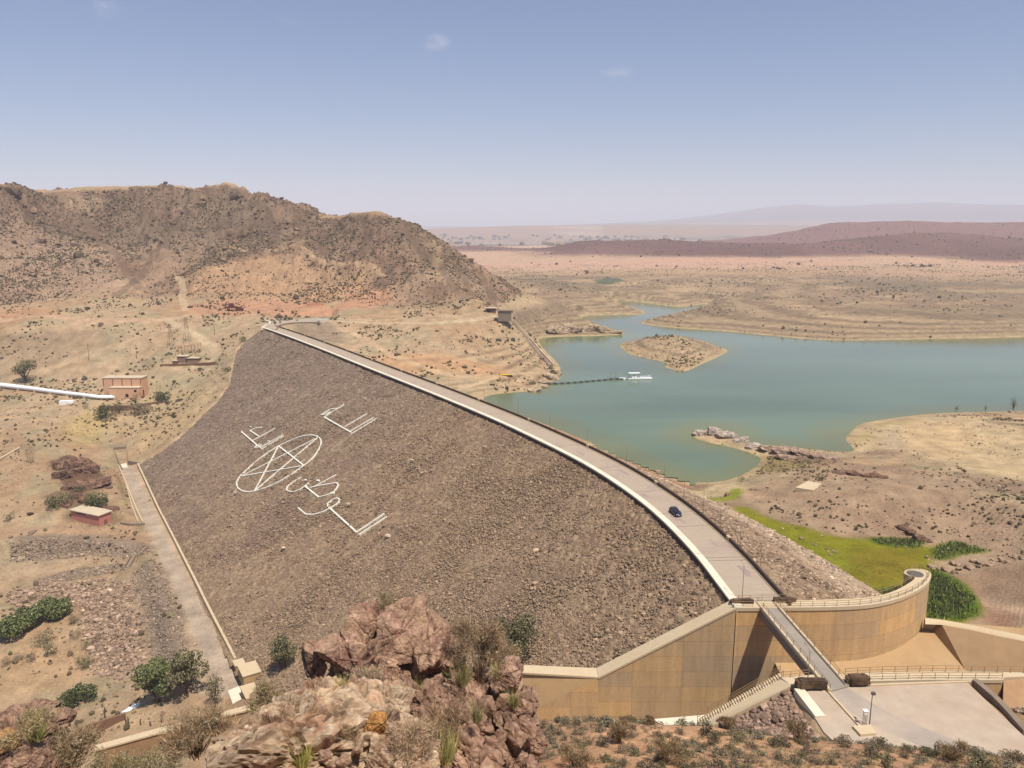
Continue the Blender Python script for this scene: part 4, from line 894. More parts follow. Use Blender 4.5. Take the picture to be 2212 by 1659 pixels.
# ------------------------------------------------------------------ yard at lower right
yard = MB(); yard.prism(PLAT, -2.0, -0.12); structure(yard.obj("yard_pavement", asph2))
rp = resample(chaikin([pz(*q, 0)[:2] for q in [z1(800, 1075), z1(960, 1180), z1(1150, 1290), z1(1400, 1400), z1(1700, 1520), z1(2100, 1640)]], 2, False), 1.5)
def ribbon(P, w, z):
    t = np.gradient(P, axis=0); t /= np.linalg.norm(t, axis=1)[:, None]; n_ = np.stack([-t[:, 1], t[:, 0]], 1) * w / 2
    V = np.zeros((2 * len(P), 3)); V[0::2, :2] = P + n_; V[1::2, :2] = P - n_; V[:, 2] = z
    return V, np.array([(2 * i + 1, 2 * i, 2 * i + 2, 2 * i + 3)[::-1] for i in range(len(P) - 1)])
V, Fr = ribbon(rp, 4.6, -0.112)
structure(mesh_from("yard_road", V, Fr, surf("worn_grey_lane", A(196, 178, 160), 0.9, 0.6, 0.12, 0.2, 6, A(212, 190, 166))))
def lowwall(name, P, w, h0, h1, mt, label, cat="wall", z=0.0):
    o = MB().wall(resample(chaikin([pz(*q, z)[:2] for q in P], 1, False), 2), w, z + h0, z + h1).obj(name, mt); return tag(o, label, cat)
lowwall("yard_edge_wall", [z1(530, 1075), z1(690, 1282)], 1.5, -2.5, 0.25, white_conc, "white edge wall of the yard above the rubble bank")
lowwall("yard_kerb", [z1(745, 1080), z1(990, 1350)], 0.35, -.4, 0.1, conc, "thin pale kerb line dividing the strip beside the yard lane", "kerb")
lowwall("yard_border_wall", [z1(1845, 1015), z1(2020, 1160), z1(2230, 1400)], 0.9, -1.5, 0.45, greyc, "low grey border wall on the far right edge of the yard")
lowwall("yard_sill", [z1(1060, 1040), z1(1830, 1012)], 0.3, -.4, 0.08, conc, "long thin pale sill between yard and channel walkway", "kerb")
sw = MB(); sw.prism([pz(*q, 0)[:2] for q in [z1(2062, 975), z1(2420, 980), z1(2420, 1180), z1(2075, 1120)]], -6, [-0.3, -0.3, -4.2, -3.4])
tag(sw.obj("side_slab", surf("side_slab_concrete", A(196, 154, 112), .9, .8, .2, .2)), "tan concrete side slab at the right end of the channel walkway", "slab")
# rough brown blocks at the ends of the bridge
def rough_block(c, size, rz, label, group="brown rubble blocks at the bridge ends"):
    import bmesh
    bm = bmesh.new(); bmesh.ops.create_cube(bm, size=1.0); bmesh.ops.bevel(bm, geom=list(bm.edges), offset=0.12, segments=2, affect='EDGES'); bmesh.ops.subdivide_edges(bm, edges=bm.edges, cuts=5, use_grid_fill=True)
    V = np.array([v.co for v in bm.verts]) * np.array(size); n1 = fbm(V[:, 0] * 1.3 + V[:, 2], V[:, 1] * 1.3 - V[:, 2] * .7 + c[0], .55, 3, 81)
    V = V * (1 + 0.10 * n1[:, None]); bmesh.ops.triangulate(bm, faces=bm.faces); Fs = np.array([[v.index for v in f.verts] for f in bm.faces]); bm.free()
    ca, sa = math.cos(rz), math.sin(rz); V = np.stack([V[:, 0] * ca - V[:, 1] * sa + c[0], V[:, 0] * sa + V[:, 1] * ca + c[1], V[:, 2] + c[2]], 1)
    return tag(mesh_from("rubble_block", V, Fs, hedge_m), label, "block", group)
for (u0, u1, v, dz, lb) in [(1578, 1627, 1304, .15, "brown rubble block at the dam end of the bridge, beside the crest kerb"), (1670, 1719, 1301, .15, "brown rubble block at the dam end of the bridge, against the parapet"),
    (1719, 1784, 1486, .3, "large brown rubble block at the yard end of the bridge beside the stair head"), (1829, 1877, 1478, .3, "large brown rubble block at the yard end of the bridge by the railed walkway")]:
    a, b = pz(u0, v, 0.1), pz(u1, v, .1); h = 0.9 if v < 1400 else 1.3
    rough_block(((a[0] + b[0]) / 2, a[1] + .1, h / 2 + dz - .1), (b[0] - a[0], 1.1 if v < 1400 else 1.5, h), 0.02, lb)

polem = surf('faded_tan_pole', A(170, 146, 120), .7, 3, .1, 0)
# ------------------------------------------------------------------ lamp posts along the parapet
def lamp_post(p, h, heading, label, group=None, arm=1.6):
    e = empty("lamp_post", tuple(p), label, "lamp post", group, heading)
    MB().tube([(0, 0, 0), (0, 0, h)], [0.07, 0.04], 6).obj("pole", polem, e, True)
    MB().tube([(0, 0, h), (arm * .6, 0, h + .25), (arm, 0, h + .28)], 0.03, 5).obj("arm", polem, e, True)
    MB().box((arm + .2, 0, h + .26), (.5, .16, .1)).obj("lamp_head", polem, e, True)
    return e
lpx = [(1640, 1232), (1605, 1190), (1558, 1147), (1515, 1118), (1473, 1083), (1431, 1056), (1357, 1007), (1272, 966), (1190, 930), (1120, 900), (1040, 872), (963, 843)]
lp0 = None
for i, (u, v) in enumerate(lpx):
    p = pz(u, v, 0.0); d, arc = seg_dist(np.array([p[0]]), np.array([p[1]]), CREST, False); j = np.argmin(np.abs(sC - arc[0]))
    q = off(-5.25)[j]; hd = math.atan2(nC_[j][1], nC_[j][0])
    lb = "thin grey lamp post on the lake-side parapet of the crest road"
    if i == 0: lb = "tall thin lamp post nearest the bridge on the parapet"
    if i == 4: lb = "thin lamp post on the parapet just above the dark car"
    e = lamp_post((q[0], q[1], -0.6), 7.2, hd, lb, "lamp posts along the crest road parapet")
a = pz(1603, 1295, .3); lamp_post((a[0], a[1], 0.1), 7.0, 1.6, "lone lamp post at the dam end of the bridge by the rubble block")
a = pz(1744, 1475, .3); lamp_post((a[0], a[1], 0.0), 5.6, 1.6, "lone lamp post standing at the yard end of the bridge")
a = pz(1878, 1566, 0); e = empty("floodlight_mast", (a[0], a[1], -0.1), "slim mast with two floodlights standing in the yard", "lamp post")
MB().tube([(0, 0, 0), (0, 0, 5.0)], [.08, .05], 6).obj("pole", metal, e, True); MB().box((.12, 0, 5.0), (.5, .35, .4)).obj("lamp_head", metal, e, True)
a = pz(1867, 1566, 0); e = empty("meter_stand", (a[0], a[1], -0.1), "small white weather box on legs beside the floodlight mast", "instrument box")
for x, y in ((-.25, -.25), (.25, -.25), (-.25, .25), (.25, .25)): MB().tube([(x * .7, y * .7, 0), (x * .7, y * .7, 1.9)], .035, 5).obj("leg", metal, e, True)
MB().box((0, 0, 2.1), (.5, .5, .45)).obj("box_body", whitem, e, True); MB().box((0, 0, 2.36), (.65, .65, .07)).obj("roof", whitem, e, True)
pb = MB(); pb.prism([pz(*q, 0)[:2] for q in [z1(930, 1355), z1(1065, 1345), z1(1110, 1410), z1(990, 1420)]], -1.5, 0.25)
tag(pb.obj("mast_base", conc), "pale concrete plinth below the floodlight mast", "plinth")

# ------------------------------------------------------------------ the car
def make_car(p, hd):
    body_m = surf("dark_blue_car_paint", (0.012, 0.014, 0.024), 0.25, 1, 0.02, 0, spec=0.6); glass = surf("car_glass", (0.02, 0.022, 0.028), 0.06, 1, 0.0, 0, spec=0.8)
    tyre = surf("tyre_rubber", (0.015, 0.015, 0.015), 0.9, 1, 0, 0); rim = surf("wheel_rim", (0.35, 0.35, 0.36), 0.35, 1, 0, 0); lampm = surf("headlight", (0.75, 0.75, 0.72), 0.15, 1, 0, 0, spec=.8); red = surf("tail_light", (0.3, 0.02, 0.02), 0.3, 1, 0, 0)
    e = empty("parked_car", tuple(p), "dark blue car driving along the crest road", "car", None, hd)
    def loft(secs, name, m, par, sm=False, bev=0.0):
        mb = MB(); V = []; n = len(secs[0])
        for s_ in secs: V += s_
        Fs = [(i * n + k, i * n + (k + 1) % n, (i + 1) * n + (k + 1) % n, (i + 1) * n + k) for i in range(len(secs) - 1) for k in range(n)] + [tuple(range(n))[::-1], tuple((len(secs) - 1) * n + k for k in range(n))]
        mb.add(V, Fs); return mb.obj(name, m, par, True, sm, bev)
    def sec(x, w, z0, z1_, wt=None): wt = wt or w; return [(x, -w, z0), (x, w, z0), (x, w, (z0 + z1_) / 2 + .05), (x, wt, z1_), (x, -wt, z1_), (x, -w, (z0 + z1_) / 2 + .05)]
    body = loft([sec(-2.2, .74, .38, .88, .70), sec(-2.05, .86, .26, .98, .80), sec(-1.2, .9, .22, 1.02, .84), (sec(.9, .9, .22, 1.0, .84)), sec(1.6, .88, .24, .92, .80), sec(2.1, .82, .28, .80, .74), sec(2.25, .7, .38, .68, .64)], "body", body_m, e, True, 0)
    def cs(x, w, z, wt, zt): return [(x, -w, z), (x, w, z), (x, wt, zt), (x, -wt, zt)]
    cab = loft([cs(-2.0, .76, .97, .70, 1.02), cs(-1.55, .8, .98, .62, 1.42), cs(.1, .8, .98, .62, 1.45), cs(.95, .8, .98, .72, 1.0)], "cabin_glass", glass, e)
    loft([cs(-1.6, .64, 1.405, .60, 1.475), cs(-.8, .66, 1.43, .60, 1.52), cs(.15, .65, 1.42, .58, 1.5)], "roof_panel", body_m, e)
    for x in (-1.35, 1.4):
        for y in (-.86, .86):
            w = MB(); w.tube([(x, y - .1, .33), (x, y + .1, .33)], .33, 16); wo = w.obj("wheel", tyre, e, True)
            r = MB(); r.tube([(x, y - .115, .33), (x, y + .115, .33)], .2, 12); r.obj("rim", rim, wo, True)
    for y in (-.6, .6):
        MB().box((2.16, y, .66), (.16, .3, .14)).obj("headlight", lampm, e, True); MB().box((-2.16, y, .8), (.1, .24, .18)).obj("tail_light", red, e, True)
    MB().box((.75, .95, 1.0), (.12, .18, .12)).obj("side_mirror", body_m, e, True); MB().box((.75, -.95, 1.0), (.12, .18, .12)).obj("side_mirror", body_m, e, True)
    MB().box((2.26, 0, .48), (.04, .5, .11)).obj("number_plate", lampm, e, True)
cp_ = pz(1459, 1108, 0.35); d, arc = seg_dist(np.array([cp_[0]]), np.array([cp_[1]]), CREST, False); j = np.argmin(np.abs(sC - arc[0]))
make_car((cp_[0], cp_[1], 0.01), math.atan2(-tC[j][1], -tC[j][0]))
# ------------------------------------------------------------------ white lettering laid on the rockfill
letm = surf("white_lettering_stone", A(252, 244, 222) * 1.2, 0.9, 2, 0.10, 0.2)
def on_dam(zx, zy):
    u, v = Zf(zx, zy, 500, 900, 4.148); return dam_hit(u, v)
def strokes(name, lines, label, w=0.46):
    e = empty(name, tuple(on_dam(*lines[0][0])), label, "lettering")
    mb = MB(); nrm = np.array((-0.4, -0.25, 0.87)); nrm /= np.linalg.norm(nrm)
    for L_ in lines:
        ww = w
        if isinstance(L_[-1], float): ww = w * L_[-1]; L_ = L_[:-1]
        P = np.array([on_dam(*q) for q in L_]); P = resample(P, 2.2); P = P - nrm * 0.45
        n = len(P); t = np.gradient(P, axis=0); t /= np.linalg.norm(t, axis=1)[:, None]; b = np.cross(t, nrm); b /= np.linalg.norm(b, axis=1)[:, None]
        wv = ww * (1 + 0.12 * np.sin(np.arange(n) * 2.1)); V = np.empty((4 * n, 3))
        for k, (i, j) in enumerate(((-.5, -.9), (.5, -.9), (.5, .12), (-.5, .12))): V[k::4] = P + b * (i * wv)[:, None] + nrm * j
        Fs = [(4 * i + k, 4 * i + (k + 1) % 4, 4 * i + 4 + (k + 1) % 4, 4 * i + 4 + k) for i in range(n - 1) for k in range(4)] + [(3, 2, 1, 0), (4 * n - 4, 4 * n - 3, 4 * n - 2, 4 * n - 1)]
        mb.add(V, Fs)
    mb.obj("strokes", letm, e); return e
el = [(1070, 590), (1062, 560), (1040, 538), (1000, 525), (955, 523), (900, 530), (850, 543), (750, 582), (650, 630), (560, 684), (480, 740), (405, 800), (340, 860), (290, 905), (255, 948), (238, 985), (240, 1015), (255, 1045), (290, 1068), (340, 1080), (390, 1076), (440, 1065), (500, 1047), (570, 1020), (640, 985), (710, 945), (800, 890), (900, 820), (950, 780), (1000, 730), (1040, 670), (1062, 630), (1070, 590)]
strokes("star_emblem", [el, [(650, 628), (900, 822), 1.25], [(650, 628), (415, 1070)], [(415, 1070), (1030, 548)], [(1030, 548), (290, 925)], [(290, 925), (900, 822)]], "white five-pointed star in a circle laid out on the brown rockfill slope")
strokes("hillside_word", [[(1295, 222), (1225, 265), (1100, 345)], [(1225, 262), (1150, 272), (1058, 330), (1140, 316), (1165, 298)], [(1165, 298), (1115, 312), 0.8], [(1100, 348), (1362, 495), 1.3], [(1522, 310), (1300, 440)], [(1585, 350), (1345, 490)], [(1612, 360), (1362, 513)]], "white Arabic word on the rockfill at the upper right of the star")
strokes("hillside_word", [[(288, 490), (440, 622), 1.3], [(488, 448), (420, 458), (372, 480)], [(372, 480), (458, 535), 1.2], [(620, 455), (395, 578)], [(692, 520), (470, 645)], [(702, 530), (482, 662)], [(440, 622), (408, 647), (445, 645), (487, 618), (460, 612), (425, 640)], [(440, 622), (480, 650)], [(368, 440), (382, 442)], [(545, 583), (562, 583)]], "white Arabic word on the rockfill just above the star")
strokes("hillside_word", [[(875, 936), (800, 975), (740, 1022), (722, 1048), (735, 1068), (765, 1077), (810, 1076), (870, 1050), (950, 990)], [(903, 965), (925, 960), 1.5], [(910, 1022), (1045, 1130), 1.3], [(1218, 910), (1000, 1028)], [(958, 1037), (1060, 1015), (1140, 1003), (1215, 988), (1238, 1000), (1228, 1030), (1190, 1080), (1120, 1112), (1045, 1130)], [(1022, 966), (1050, 968), 1.4], [(1160, 1095), (1195, 1088), 1.6],
    [(1150, 1235), (1122, 1205), (1140, 1178), (1175, 1155), (1215, 1138), (1248, 1145), (1248, 1172), (1210, 1205), (1150, 1240), (1080, 1275), (1000, 1302), (915, 1297), (842, 1233)], [(1150, 1235), (1415, 1472), 1.3], [(1415, 1472), (1685, 1290)], [(1438, 1496), (1712, 1320)]], "long white Arabic word on the rockfill below the star")

# ------------------------------------------------------------------ rocks
def icosphere(n):
    import bmesh
    bm = bmesh.new(); bmesh.ops.create_icosphere(bm, subdivisions=n, radius=1.0)
    V = np.array([v.co for v in bm.verts]); Fs = np.array([[v.index for v in f.verts] for f in bm.faces]); bm.free(); return V, Fs
ICO = {k: icosphere(k) for k in (1, 2, 3, 5, 6)}
def vn3(P, sc, seed):
    x, y, z = (P / sc).T; zi = np.floor(z); f = z - zi; f = f * f * (3 - 2 * f)
    h = lambda k: vnoise(x + 37.7 * hash2(k, k * 0 + 3, seed), y + 53.1 * hash2(k, k * 0 + 9, seed), seed + 1)
    # two layers of 2-D noise whose offset depends on the level
    a = vnoise(x + zi * 17.17, y - zi * 11.3, seed); b = vnoise(x + (zi + 1) * 17.17, y - (zi + 1) * 11.3, seed)
    return (a * (1 - f) + b * f) * 2 - 1
def fb3(P, sc, octs, seed, gain=.5, ridged=False):
    s = 0; amp = 1; tot = 0
    for o in range(octs):
        n = vn3(P + o * 3.3, sc, seed + o * 7)
        if ridged: n = 1 - 2 * np.abs(n)
        s = s + amp * n; tot += amp; amp *= gain; sc *= 0.49
    return s / tot
def vor3(P, cell, seed, stretch=(1, 1, 1)):
    """3-D cells: gap to the second nearest centre, a random number per cell and a random tilt across it"""
    rg = np.random.default_rng(seed); Q = P / (cell * np.array(stretch)); lo = np.floor(Q.min(0)) - 1; hi = np.ceil(Q.max(0)) + 1
    n = int(min(np.prod(hi - lo), 900)); S = lo + rg.random((n, 3)) * (hi - lo)
    ctr = (lo + hi) / 2; keep = np.linalg.norm((S - ctr) / ((hi - lo) / 2), axis=1) < 1.25; S = S[keep]; n = len(S)
    gap = np.empty(len(Q)); idx_ = np.empty(len(Q), int)
    for s in range(0, len(Q), 8000):
        d = np.linalg.norm(Q[s:s + 8000, None] - S[None], axis=2); o = np.argpartition(d, 1, axis=1)[:, :2]
        a = np.take_along_axis(d, o, 1); first = a.argmin(1); a2 = np.sort(a, 1); gap[s:s + 8000] = a2[:, 1] - a2[:, 0]; idx_[s:s + 8000] = o[np.arange(len(o)), first]
    dirs = rg.normal(size=(n, 3)); dirs /= np.linalg.norm(dirs, axis=1)[:, None]
    return gap, rg.random(n)[idx_], ((Q - S[idx_]) * dirs[idx_]).sum(1)
def block(c, size, seed, rot=0.0, lean=0.0, lvl=5, planes=10, sharp=70, crack=0.075, cell=0.8, strata=(1, 1, 1), rough=0.016, cols=None, pitch=0.0, tilt=0.055, split=2, dirt=.25):
    """a cracked, faceted block of rock; returns vertices, faces, colours"""
    rg = np.random.default_rng(seed); U, Fs = ICO[lvl]
    pn = rg.normal(size=(planes, 3)); pn /= np.linalg.norm(pn, axis=1)[:, None]
    pn = np.vstack([pn, [(.05, -.1, 1), (.3, -.2, .9), (0, -1, .15), (1, 0, .1), (-1, 0, -.1), (0, 1, 0), (0, 0, -1)]]); pn /= np.linalg.norm(pn, axis=1)[:, None]; h = rg.uniform(.68, 1.0, len(pn))
    r = (np.clip(U @ pn.T / h, 0, None) ** sharp).sum(1) ** (-1 / sharp)
    P = U * r[:, None] * np.array(size); s = float(np.mean(size))
    warp = np.stack([fb3(P + 11 * k, s * .45, 3, seed + 60 + k) for k in range(3)], 1) * s * .12
    nrm = U / np.array(size); nrm /= np.linalg.norm(nrm, axis=1)[:, None]
    g1, i1, t1 = vor3(P + warp, s * cell, seed + 1, strata); g2, i2, t2 = vor3(P + warp * .6, s * cell * .36, seed + 2, strata); g3, i3, t3 = vor3(P, s * cell * .13, seed + 4, strata)
    disp = s * ((i1 - .5) * .05 + t1 * tilt + (i2 - .5) * .035 + t2 * tilt * .42 + (i3 - .5) * .018 + t3 * tilt * .16)
    disp -= s * crack * (1.1 * (1 - smooth(0, .09, g1)) + .35 * (1 - smooth(0, .11, g2)) * (i1 > .35))
    for k in range(split):
        pl = rg.normal(size=3) + (0.4, 0, 0); pl /= np.linalg.norm(pl); d = (P + warp) @ pl - rg.uniform(-.35, .35) * s
        disp -= s * crack * 1.3 * np.exp(-(d / (s * .035)) ** 2); disp += np.sign(d) * s * .03
    n1 = fb3(P, s * .5, 4, seed + 3); n2 = fb3(P, s * .10, 4, seed + 5, .65)
    n3 = fb3(P, s * .035, 3, seed + 9, .6); disp += n1 * s * rough + n2 * s * rough * .9 + n3 * s * min(rough * .5, .012)
    P = P + nrm * disp[:, None]
    for ang, ax in ((pitch, 0), (lean, 1), (rot, 2)):
        ca, sa = math.cos(ang), math.sin(ang); i, j = [(1, 2), (2, 0), (0, 1)][ax]; a = P[:, i] * ca - P[:, j] * sa; b = P[:, i] * sa + P[:, j] * ca; P[:, i], P[:, j] = a, b
    cols = cols or ROCK_A
    c = np.empty((len(P), 3)); c[:] = cols[0]; c = mix(c, cols[1], smooth(-.2, .4, n1)); c = mix(c, cols[2], smooth(.05, .45, -n1) * .8); c = mix(c, cols[3], smooth(.1, .45, n2) * .7); c = mix(c, cols[2], smooth(.12, .45, -n2) * .7); c = mix(c, np.asarray(cols[2]) * .7, smooth(.12, .4, n3) * .55); c = mix(c, cols[3], smooth(.15, .45, -n3) * .4)
    c *= (0.84 + 0.32 * i1)[:, None]; c *= (0.84 + 0.32 * i2)[:, None]; c *= (.9 + .2 * i3)[:, None]
    c *= (1 - dirt * (1 - smooth(0, .07, g2)) * (.4 + .6 * i2))[:, None]; c *= (1 - dirt * .8 * (1 - smooth(0, .06, g1)))[:, None]  # dirt only sets how far the colour darkens along the cracks
    return P, Fs, c
ROCK_A = [A(188, 146, 120), A(206, 166, 132), A(154, 112, 94), A(220, 188, 158)]
ROCK_P = [A(202, 162, 126), A(222, 190, 154), A(158, 114, 88), A(234, 212, 180)]
ROCK_C = [A(172, 134, 110), A(192, 154, 126), A(138, 102, 84), A(206, 172, 144)]
ROCK_D = [A(134, 100, 82), A(160, 122, 98), A(100, 72, 60), A(170, 138, 110)]
stone_m = surf("outcrop_rock", (1, 1, 1), 0.92, 6.0, 0.40, 0.9, 16.0, None, True, 0.12, 10, 0.06)
def outcrop(name, blocks, label, cat="rock"):
    Vs, Fs, Cs = [], [], []; o = 0
    for b in blocks:
        c, size, seed = b[:3]; kw = b[3] if len(b) > 3 else {}
        P, f, col = block(c, size, seed, **kw); Vs.append(P + np.asarray(c)); Fs.append(f + o); Cs.append(col); o += len(P)
    return tag(mesh_from(name, np.vstack(Vs), np.vstack(Fs), stone_m, None, False, np.vstack(Cs)), label, cat)
z4 = lambda x, y: Zf(x, y, 700, 1400, 5.53)
z7 = lambda x, y: Zf(x, y, 500, 1350, 2.765)
def at4(x, y, d): return py(*z4(x, y), d)
def at7(x, y, d): return py(*z7(x, y), d)
S_ = 1 / 5.53 * .914 / F; S7 = 1 / 2.765 * .914 / F
def B4(x, y, w, h, d, dep, seed, **kw):
    return (at4(x, y, d), (w / 2 * S_ * d * 1.05, dep, h / 2 * S_ * d * 1.05 / .87), seed, kw)
def B7(x, y, w, h, d, dep, seed, **kw):
    return (at7(x, y, d), (w / 2 * S7 * d * 1.12, dep, h / 2 * S7 * d * 1.12 / .87), seed, kw)
BIG = dict(lvl=6, cell=1.3, crack=.05, split=5, tilt=.05, rough=.02)
outcrop("rock_outcrop", [
    B4(230, 900, 300, 520, 33.3, 1.2, 11, lean=.12, rot=.5, lvl=6, split=3),
    B4(690, 740, 720, 700, 33.4, 1.9, 12, rot=.35, lean=-.35, **BIG),
    B4(900, 400, 480, 400, 34.4, 1.5, 13, lean=.25, **BIG),
    B4(940, 820, 240, 720, 32.9, 1.0, 15, lean=.62, rot=-.2, lvl=6, strata=(.4, 1, 1.6)),
    B4(1400, 470, 820, 640, 34.3, 2.0, 16, rot=.1, lean=.25, **BIG),
    B4(1720, 680, 800, 620, 33.6, 1.8, 17, rot=-.15, lean=.12, **BIG),
    B4(1255, 1030, 320, 580, 32.4, .9, 18, lvl=6, crack=.04, lean=-.08),
    B4(1480, 1060, 220, 360, 33.0, .7, 19),
    B4(2000, 860, 480, 480, 33.6, 1.2, 21, rot=.4, lvl=6),
    B4(1000, 1000, 1500, 640, 35.2, 1.1, 22, lvl=6, cols=ROCK_C),
    B4(1330, 190, 120, 120, 34.7, .4, 23, lvl=3),
    B4(1760, 1230, 360, 280, 32.2, .8, 24, cols=ROCK_C, lvl=6), B4(1250, 1400, 460, 260, 31.4, .9, 25, lvl=6), B4(1000, 1340, 520, 200, 31.8, .7, 28, cols=ROCK_C)],
    "big reddish cracked rock outcrop crowning the foreground in front of the dam slope")
PK = dict(cols=ROCK_P, rough=.03, crack=.07, tilt=.07, cell=.34, strata=(1.3, 1, .9), split=6, dirt=.55)
outcrop("rock_outcrop", [
    B7(700, 1150, 1380, 640, 25.0, 2.4, 31, lvl=6, rot=.3, lean=.06, planes=6, **PK),
    B7(830, 920, 560, 260, 26.6, 1.5, 32, lvl=6, lean=.2, **PK), B7(1080, 960, 460, 260, 26.2, 1.3, 132, lvl=6, lean=.5, **PK),
    B7(1120, 1130, 470, 380, 25.0, 1.2, 33, lvl=6, lean=.5, **PK), B7(1270, 1180, 380, 420, 24.4, 1.1, 34, lvl=6, lean=.5, **PK), B7(1200, 1300, 560, 300, 23.6, 1.1, 134, lvl=6, lean=.3, **PK),
    B7(300, 1180, 640, 420, 24.6, 1.4, 35, lvl=6, lean=-.35, **PK), B7(520, 990, 520, 260, 25.6, 1.2, 135, lvl=6, lean=-.3, **PK),
    B7(620, 870, 170, 100, 26.2, .35, 36, cols=ROCK_C, lvl=5), B7(520, 1040, 90, 60, 24.2, .2, 37, cols=ROCK_C, lvl=3), B7(420, 1120, 70, 120, 23.4, .25, 38, cols=[A(214, 140, 84)] * 4, lvl=3),
    B7(1080, 1010, 170, 150, 24.3, .4, 39, cols=[A(216, 150, 84), A(226, 168, 100), A(190, 124, 70), A(230, 180, 120)], lvl=5), B7(1250, 1050, 240, 130, 24.2, .5, 139, cols=ROCK_P, lvl=5, lean=.4), B7(170, 1260, 380, 220, 23.2, .8, 40, cols=ROCK_A, lvl=5)] + [B7(x, y, w, w * .55, d, .22, 800 + i, cols=[ROCK_P, ROCK_A, ROCK_P][i % 3], lvl=3, lean=.3, rot=i) for i, (x, y, w, d) in enumerate([(480, 960, 110, 25.0), (760, 850, 120, 26.3), (880, 860, 90, 26.1), (930, 930, 120, 25.2), (1180, 960, 130, 25.4), (1290, 1010, 110, 24.8), (700, 980, 100, 24.3), (820, 1020, 80, 23.9), (560, 1160, 120, 23.0), (300, 1080, 130, 24.0), (200, 1140, 90, 23.8), (960, 1120, 130, 23.5), (1150, 1210, 150, 23.3), (740, 1200, 110, 22.6), (380, 1230, 120, 22.8), (1330, 1120, 100, 24.2), (860, 1240, 120, 22.6), (620, 1060, 70, 23.6)])],
    "pale yellowish rock outcrop filling the bottom of the view below the red one")
bl_ = []
rg = np.random.default_rng(5)
for (x, y, w, h, d) in [(1940, 660, 190, 170, 31.5), (1560, 860, 260, 150, 31.4), (1720, 880, 320, 220, 31.6), (1900, 900, 300, 260, 31.4), (2030, 900, 170, 260, 31.6), (1600, 1000, 330, 200, 30.6), (1780, 1060, 300, 260, 30.6), (1960, 1040, 260, 280, 30.8), (2080, 1060, 150, 190, 31.2),
    (1700, 1180, 380, 260, 29.8), (1900, 1230, 360, 300, 30.0), (1480, 1130, 260, 220, 29.8), (1560, 1240, 300, 220, 29.2), (1750, 1320, 420, 280, 29.0), (2000, 1300, 260, 240, 30.4), (1420, 900, 220, 180, 31.0), (1320, 820, 200, 130, 31.3), (2060, 1190, 200, 260, 30.8), (1500, 960, 150, 120, 30.5), (1640, 800, 160, 110, 31.7)]:
    bl_.append(B7(x, y, w * 1.15, h * 1.15, d, rg.uniform(.6, 1.1), int(rg.integers(100, 9999)), lvl=5, cols=ROCK_C if rg.random() < .7 else ROCK_A, rot=rg.uniform(-.6, .6), lean=rg.uniform(.2, .8), crack=.10, cell=.7, strata=(1.6, 1, .55), rough=.035, tilt=.10))
for i in range(46):
    x = rg.uniform(1380, 2090); y = rg.uniform(840, 1330); w = rg.uniform(60, 170); bl_.append(B7(x, y, w, w * rg.uniform(.5, .9), 31.2 - (y - 850) / 480 * 2.6 - .3, rg.uniform(.25, .6), int(rg.integers(100, 9999)), lvl=3, cols=ROCK_C if rg.random() < .65 else ROCK_A, rot=rg.uniform(-.8, .8), lean=rg.uniform(.1, .9), planes=7, split=1))
bl_.append(B7(1750, 1130, 760, 760, 32.6, 1.6, 77, lvl=6, cols=ROCK_C, crack=.14, cell=.5, rough=.08))
outcrop("rock_outcrop", bl_, "dark reddish shattered crag at the right of the foreground outcrops, against the spillway wall")
z6 = lambda x, y: Zf(x, y, 0, 1200, 2.697)
def B6(x, y, w, h, d, dep, seed, **kw):
    s6 = 1 / 2.697 * .914 / F; return (py(*z6(x, y), d), (w / 2 * s6 * d * 1.12, dep, h / 2 * s6 * d * 1.2), seed, kw)
outcrop("rock_outcrop", [B6(120, 1400, 330, 330, 27.5, 1.5, 51, lvl=6, cols=ROCK_C, lean=.5, strata=(1.6, 1, .5), crack=.12, rough=.08), B6(300, 1420, 200, 330, 27.8, 1.1, 52, cols=ROCK_C, lean=.6, crack=.12, strata=(1.6, 1, .5)), B6(20, 1540, 240, 320, 25.5, 1.0, 53, cols=ROCK_C, lean=.4, crack=.15),
    B6(90, 1650, 330, 220, 24.5, 1.1, 54, cols=ROCK_C, lean=.4, crack=.15), B6(40, 1480, 150, 110, 25.0, .5, 55, cols=[A(206, 150, 92), A(226, 176, 120), A(180, 120, 80), A(214, 170, 130)], lvl=5), B6(220, 1600, 220, 200, 24.6, .8, 56, cols=ROCK_A, crack=.1), B6(400, 1500, 130, 130, 28.0, .7, 57, cols=ROCK_P, lvl=5)],
    "dark jagged rock outcrop in the lower left corner")

# rocks out on the land: dark crag with a cave beside the toe road, spit rocks, ledges
def land_rocks(name, pts, label, cols, cat="rock", seed=1, hk=.8, vs=1.0, **kw):
    Vs, Fs, Cs = [], [], []; o = 0; rg = np.random.default_rng(seed)
    for (u, v, w, h) in pts:
        p = ghit(u, v); k = np.hypot(p[0], p[1]) / F * 1.0
        sz = (w / 2 * k * 1.1, w / 2 * k * .8, h / 2 * k * 1.15 * vs)
        P, f, c = block(None, sz, int(rg.integers(1, 9999)), rot=rg.uniform(-.5, .5), lean=rg.uniform(-.2, .3), lvl=3 if w < 40 else 5, cols=cols, crack=.09, cell=.6, rough=.05, **kw)
        Vs.append(P + p + (0, 0, sz[2] * (hk - .5))); Fs.append(f + o); Cs.append(c); o += len(P)
    return tag(mesh_from(name, np.vstack(Vs), np.vstack(Fs), stone_m, None, False, np.vstack(Cs)), label, cat)
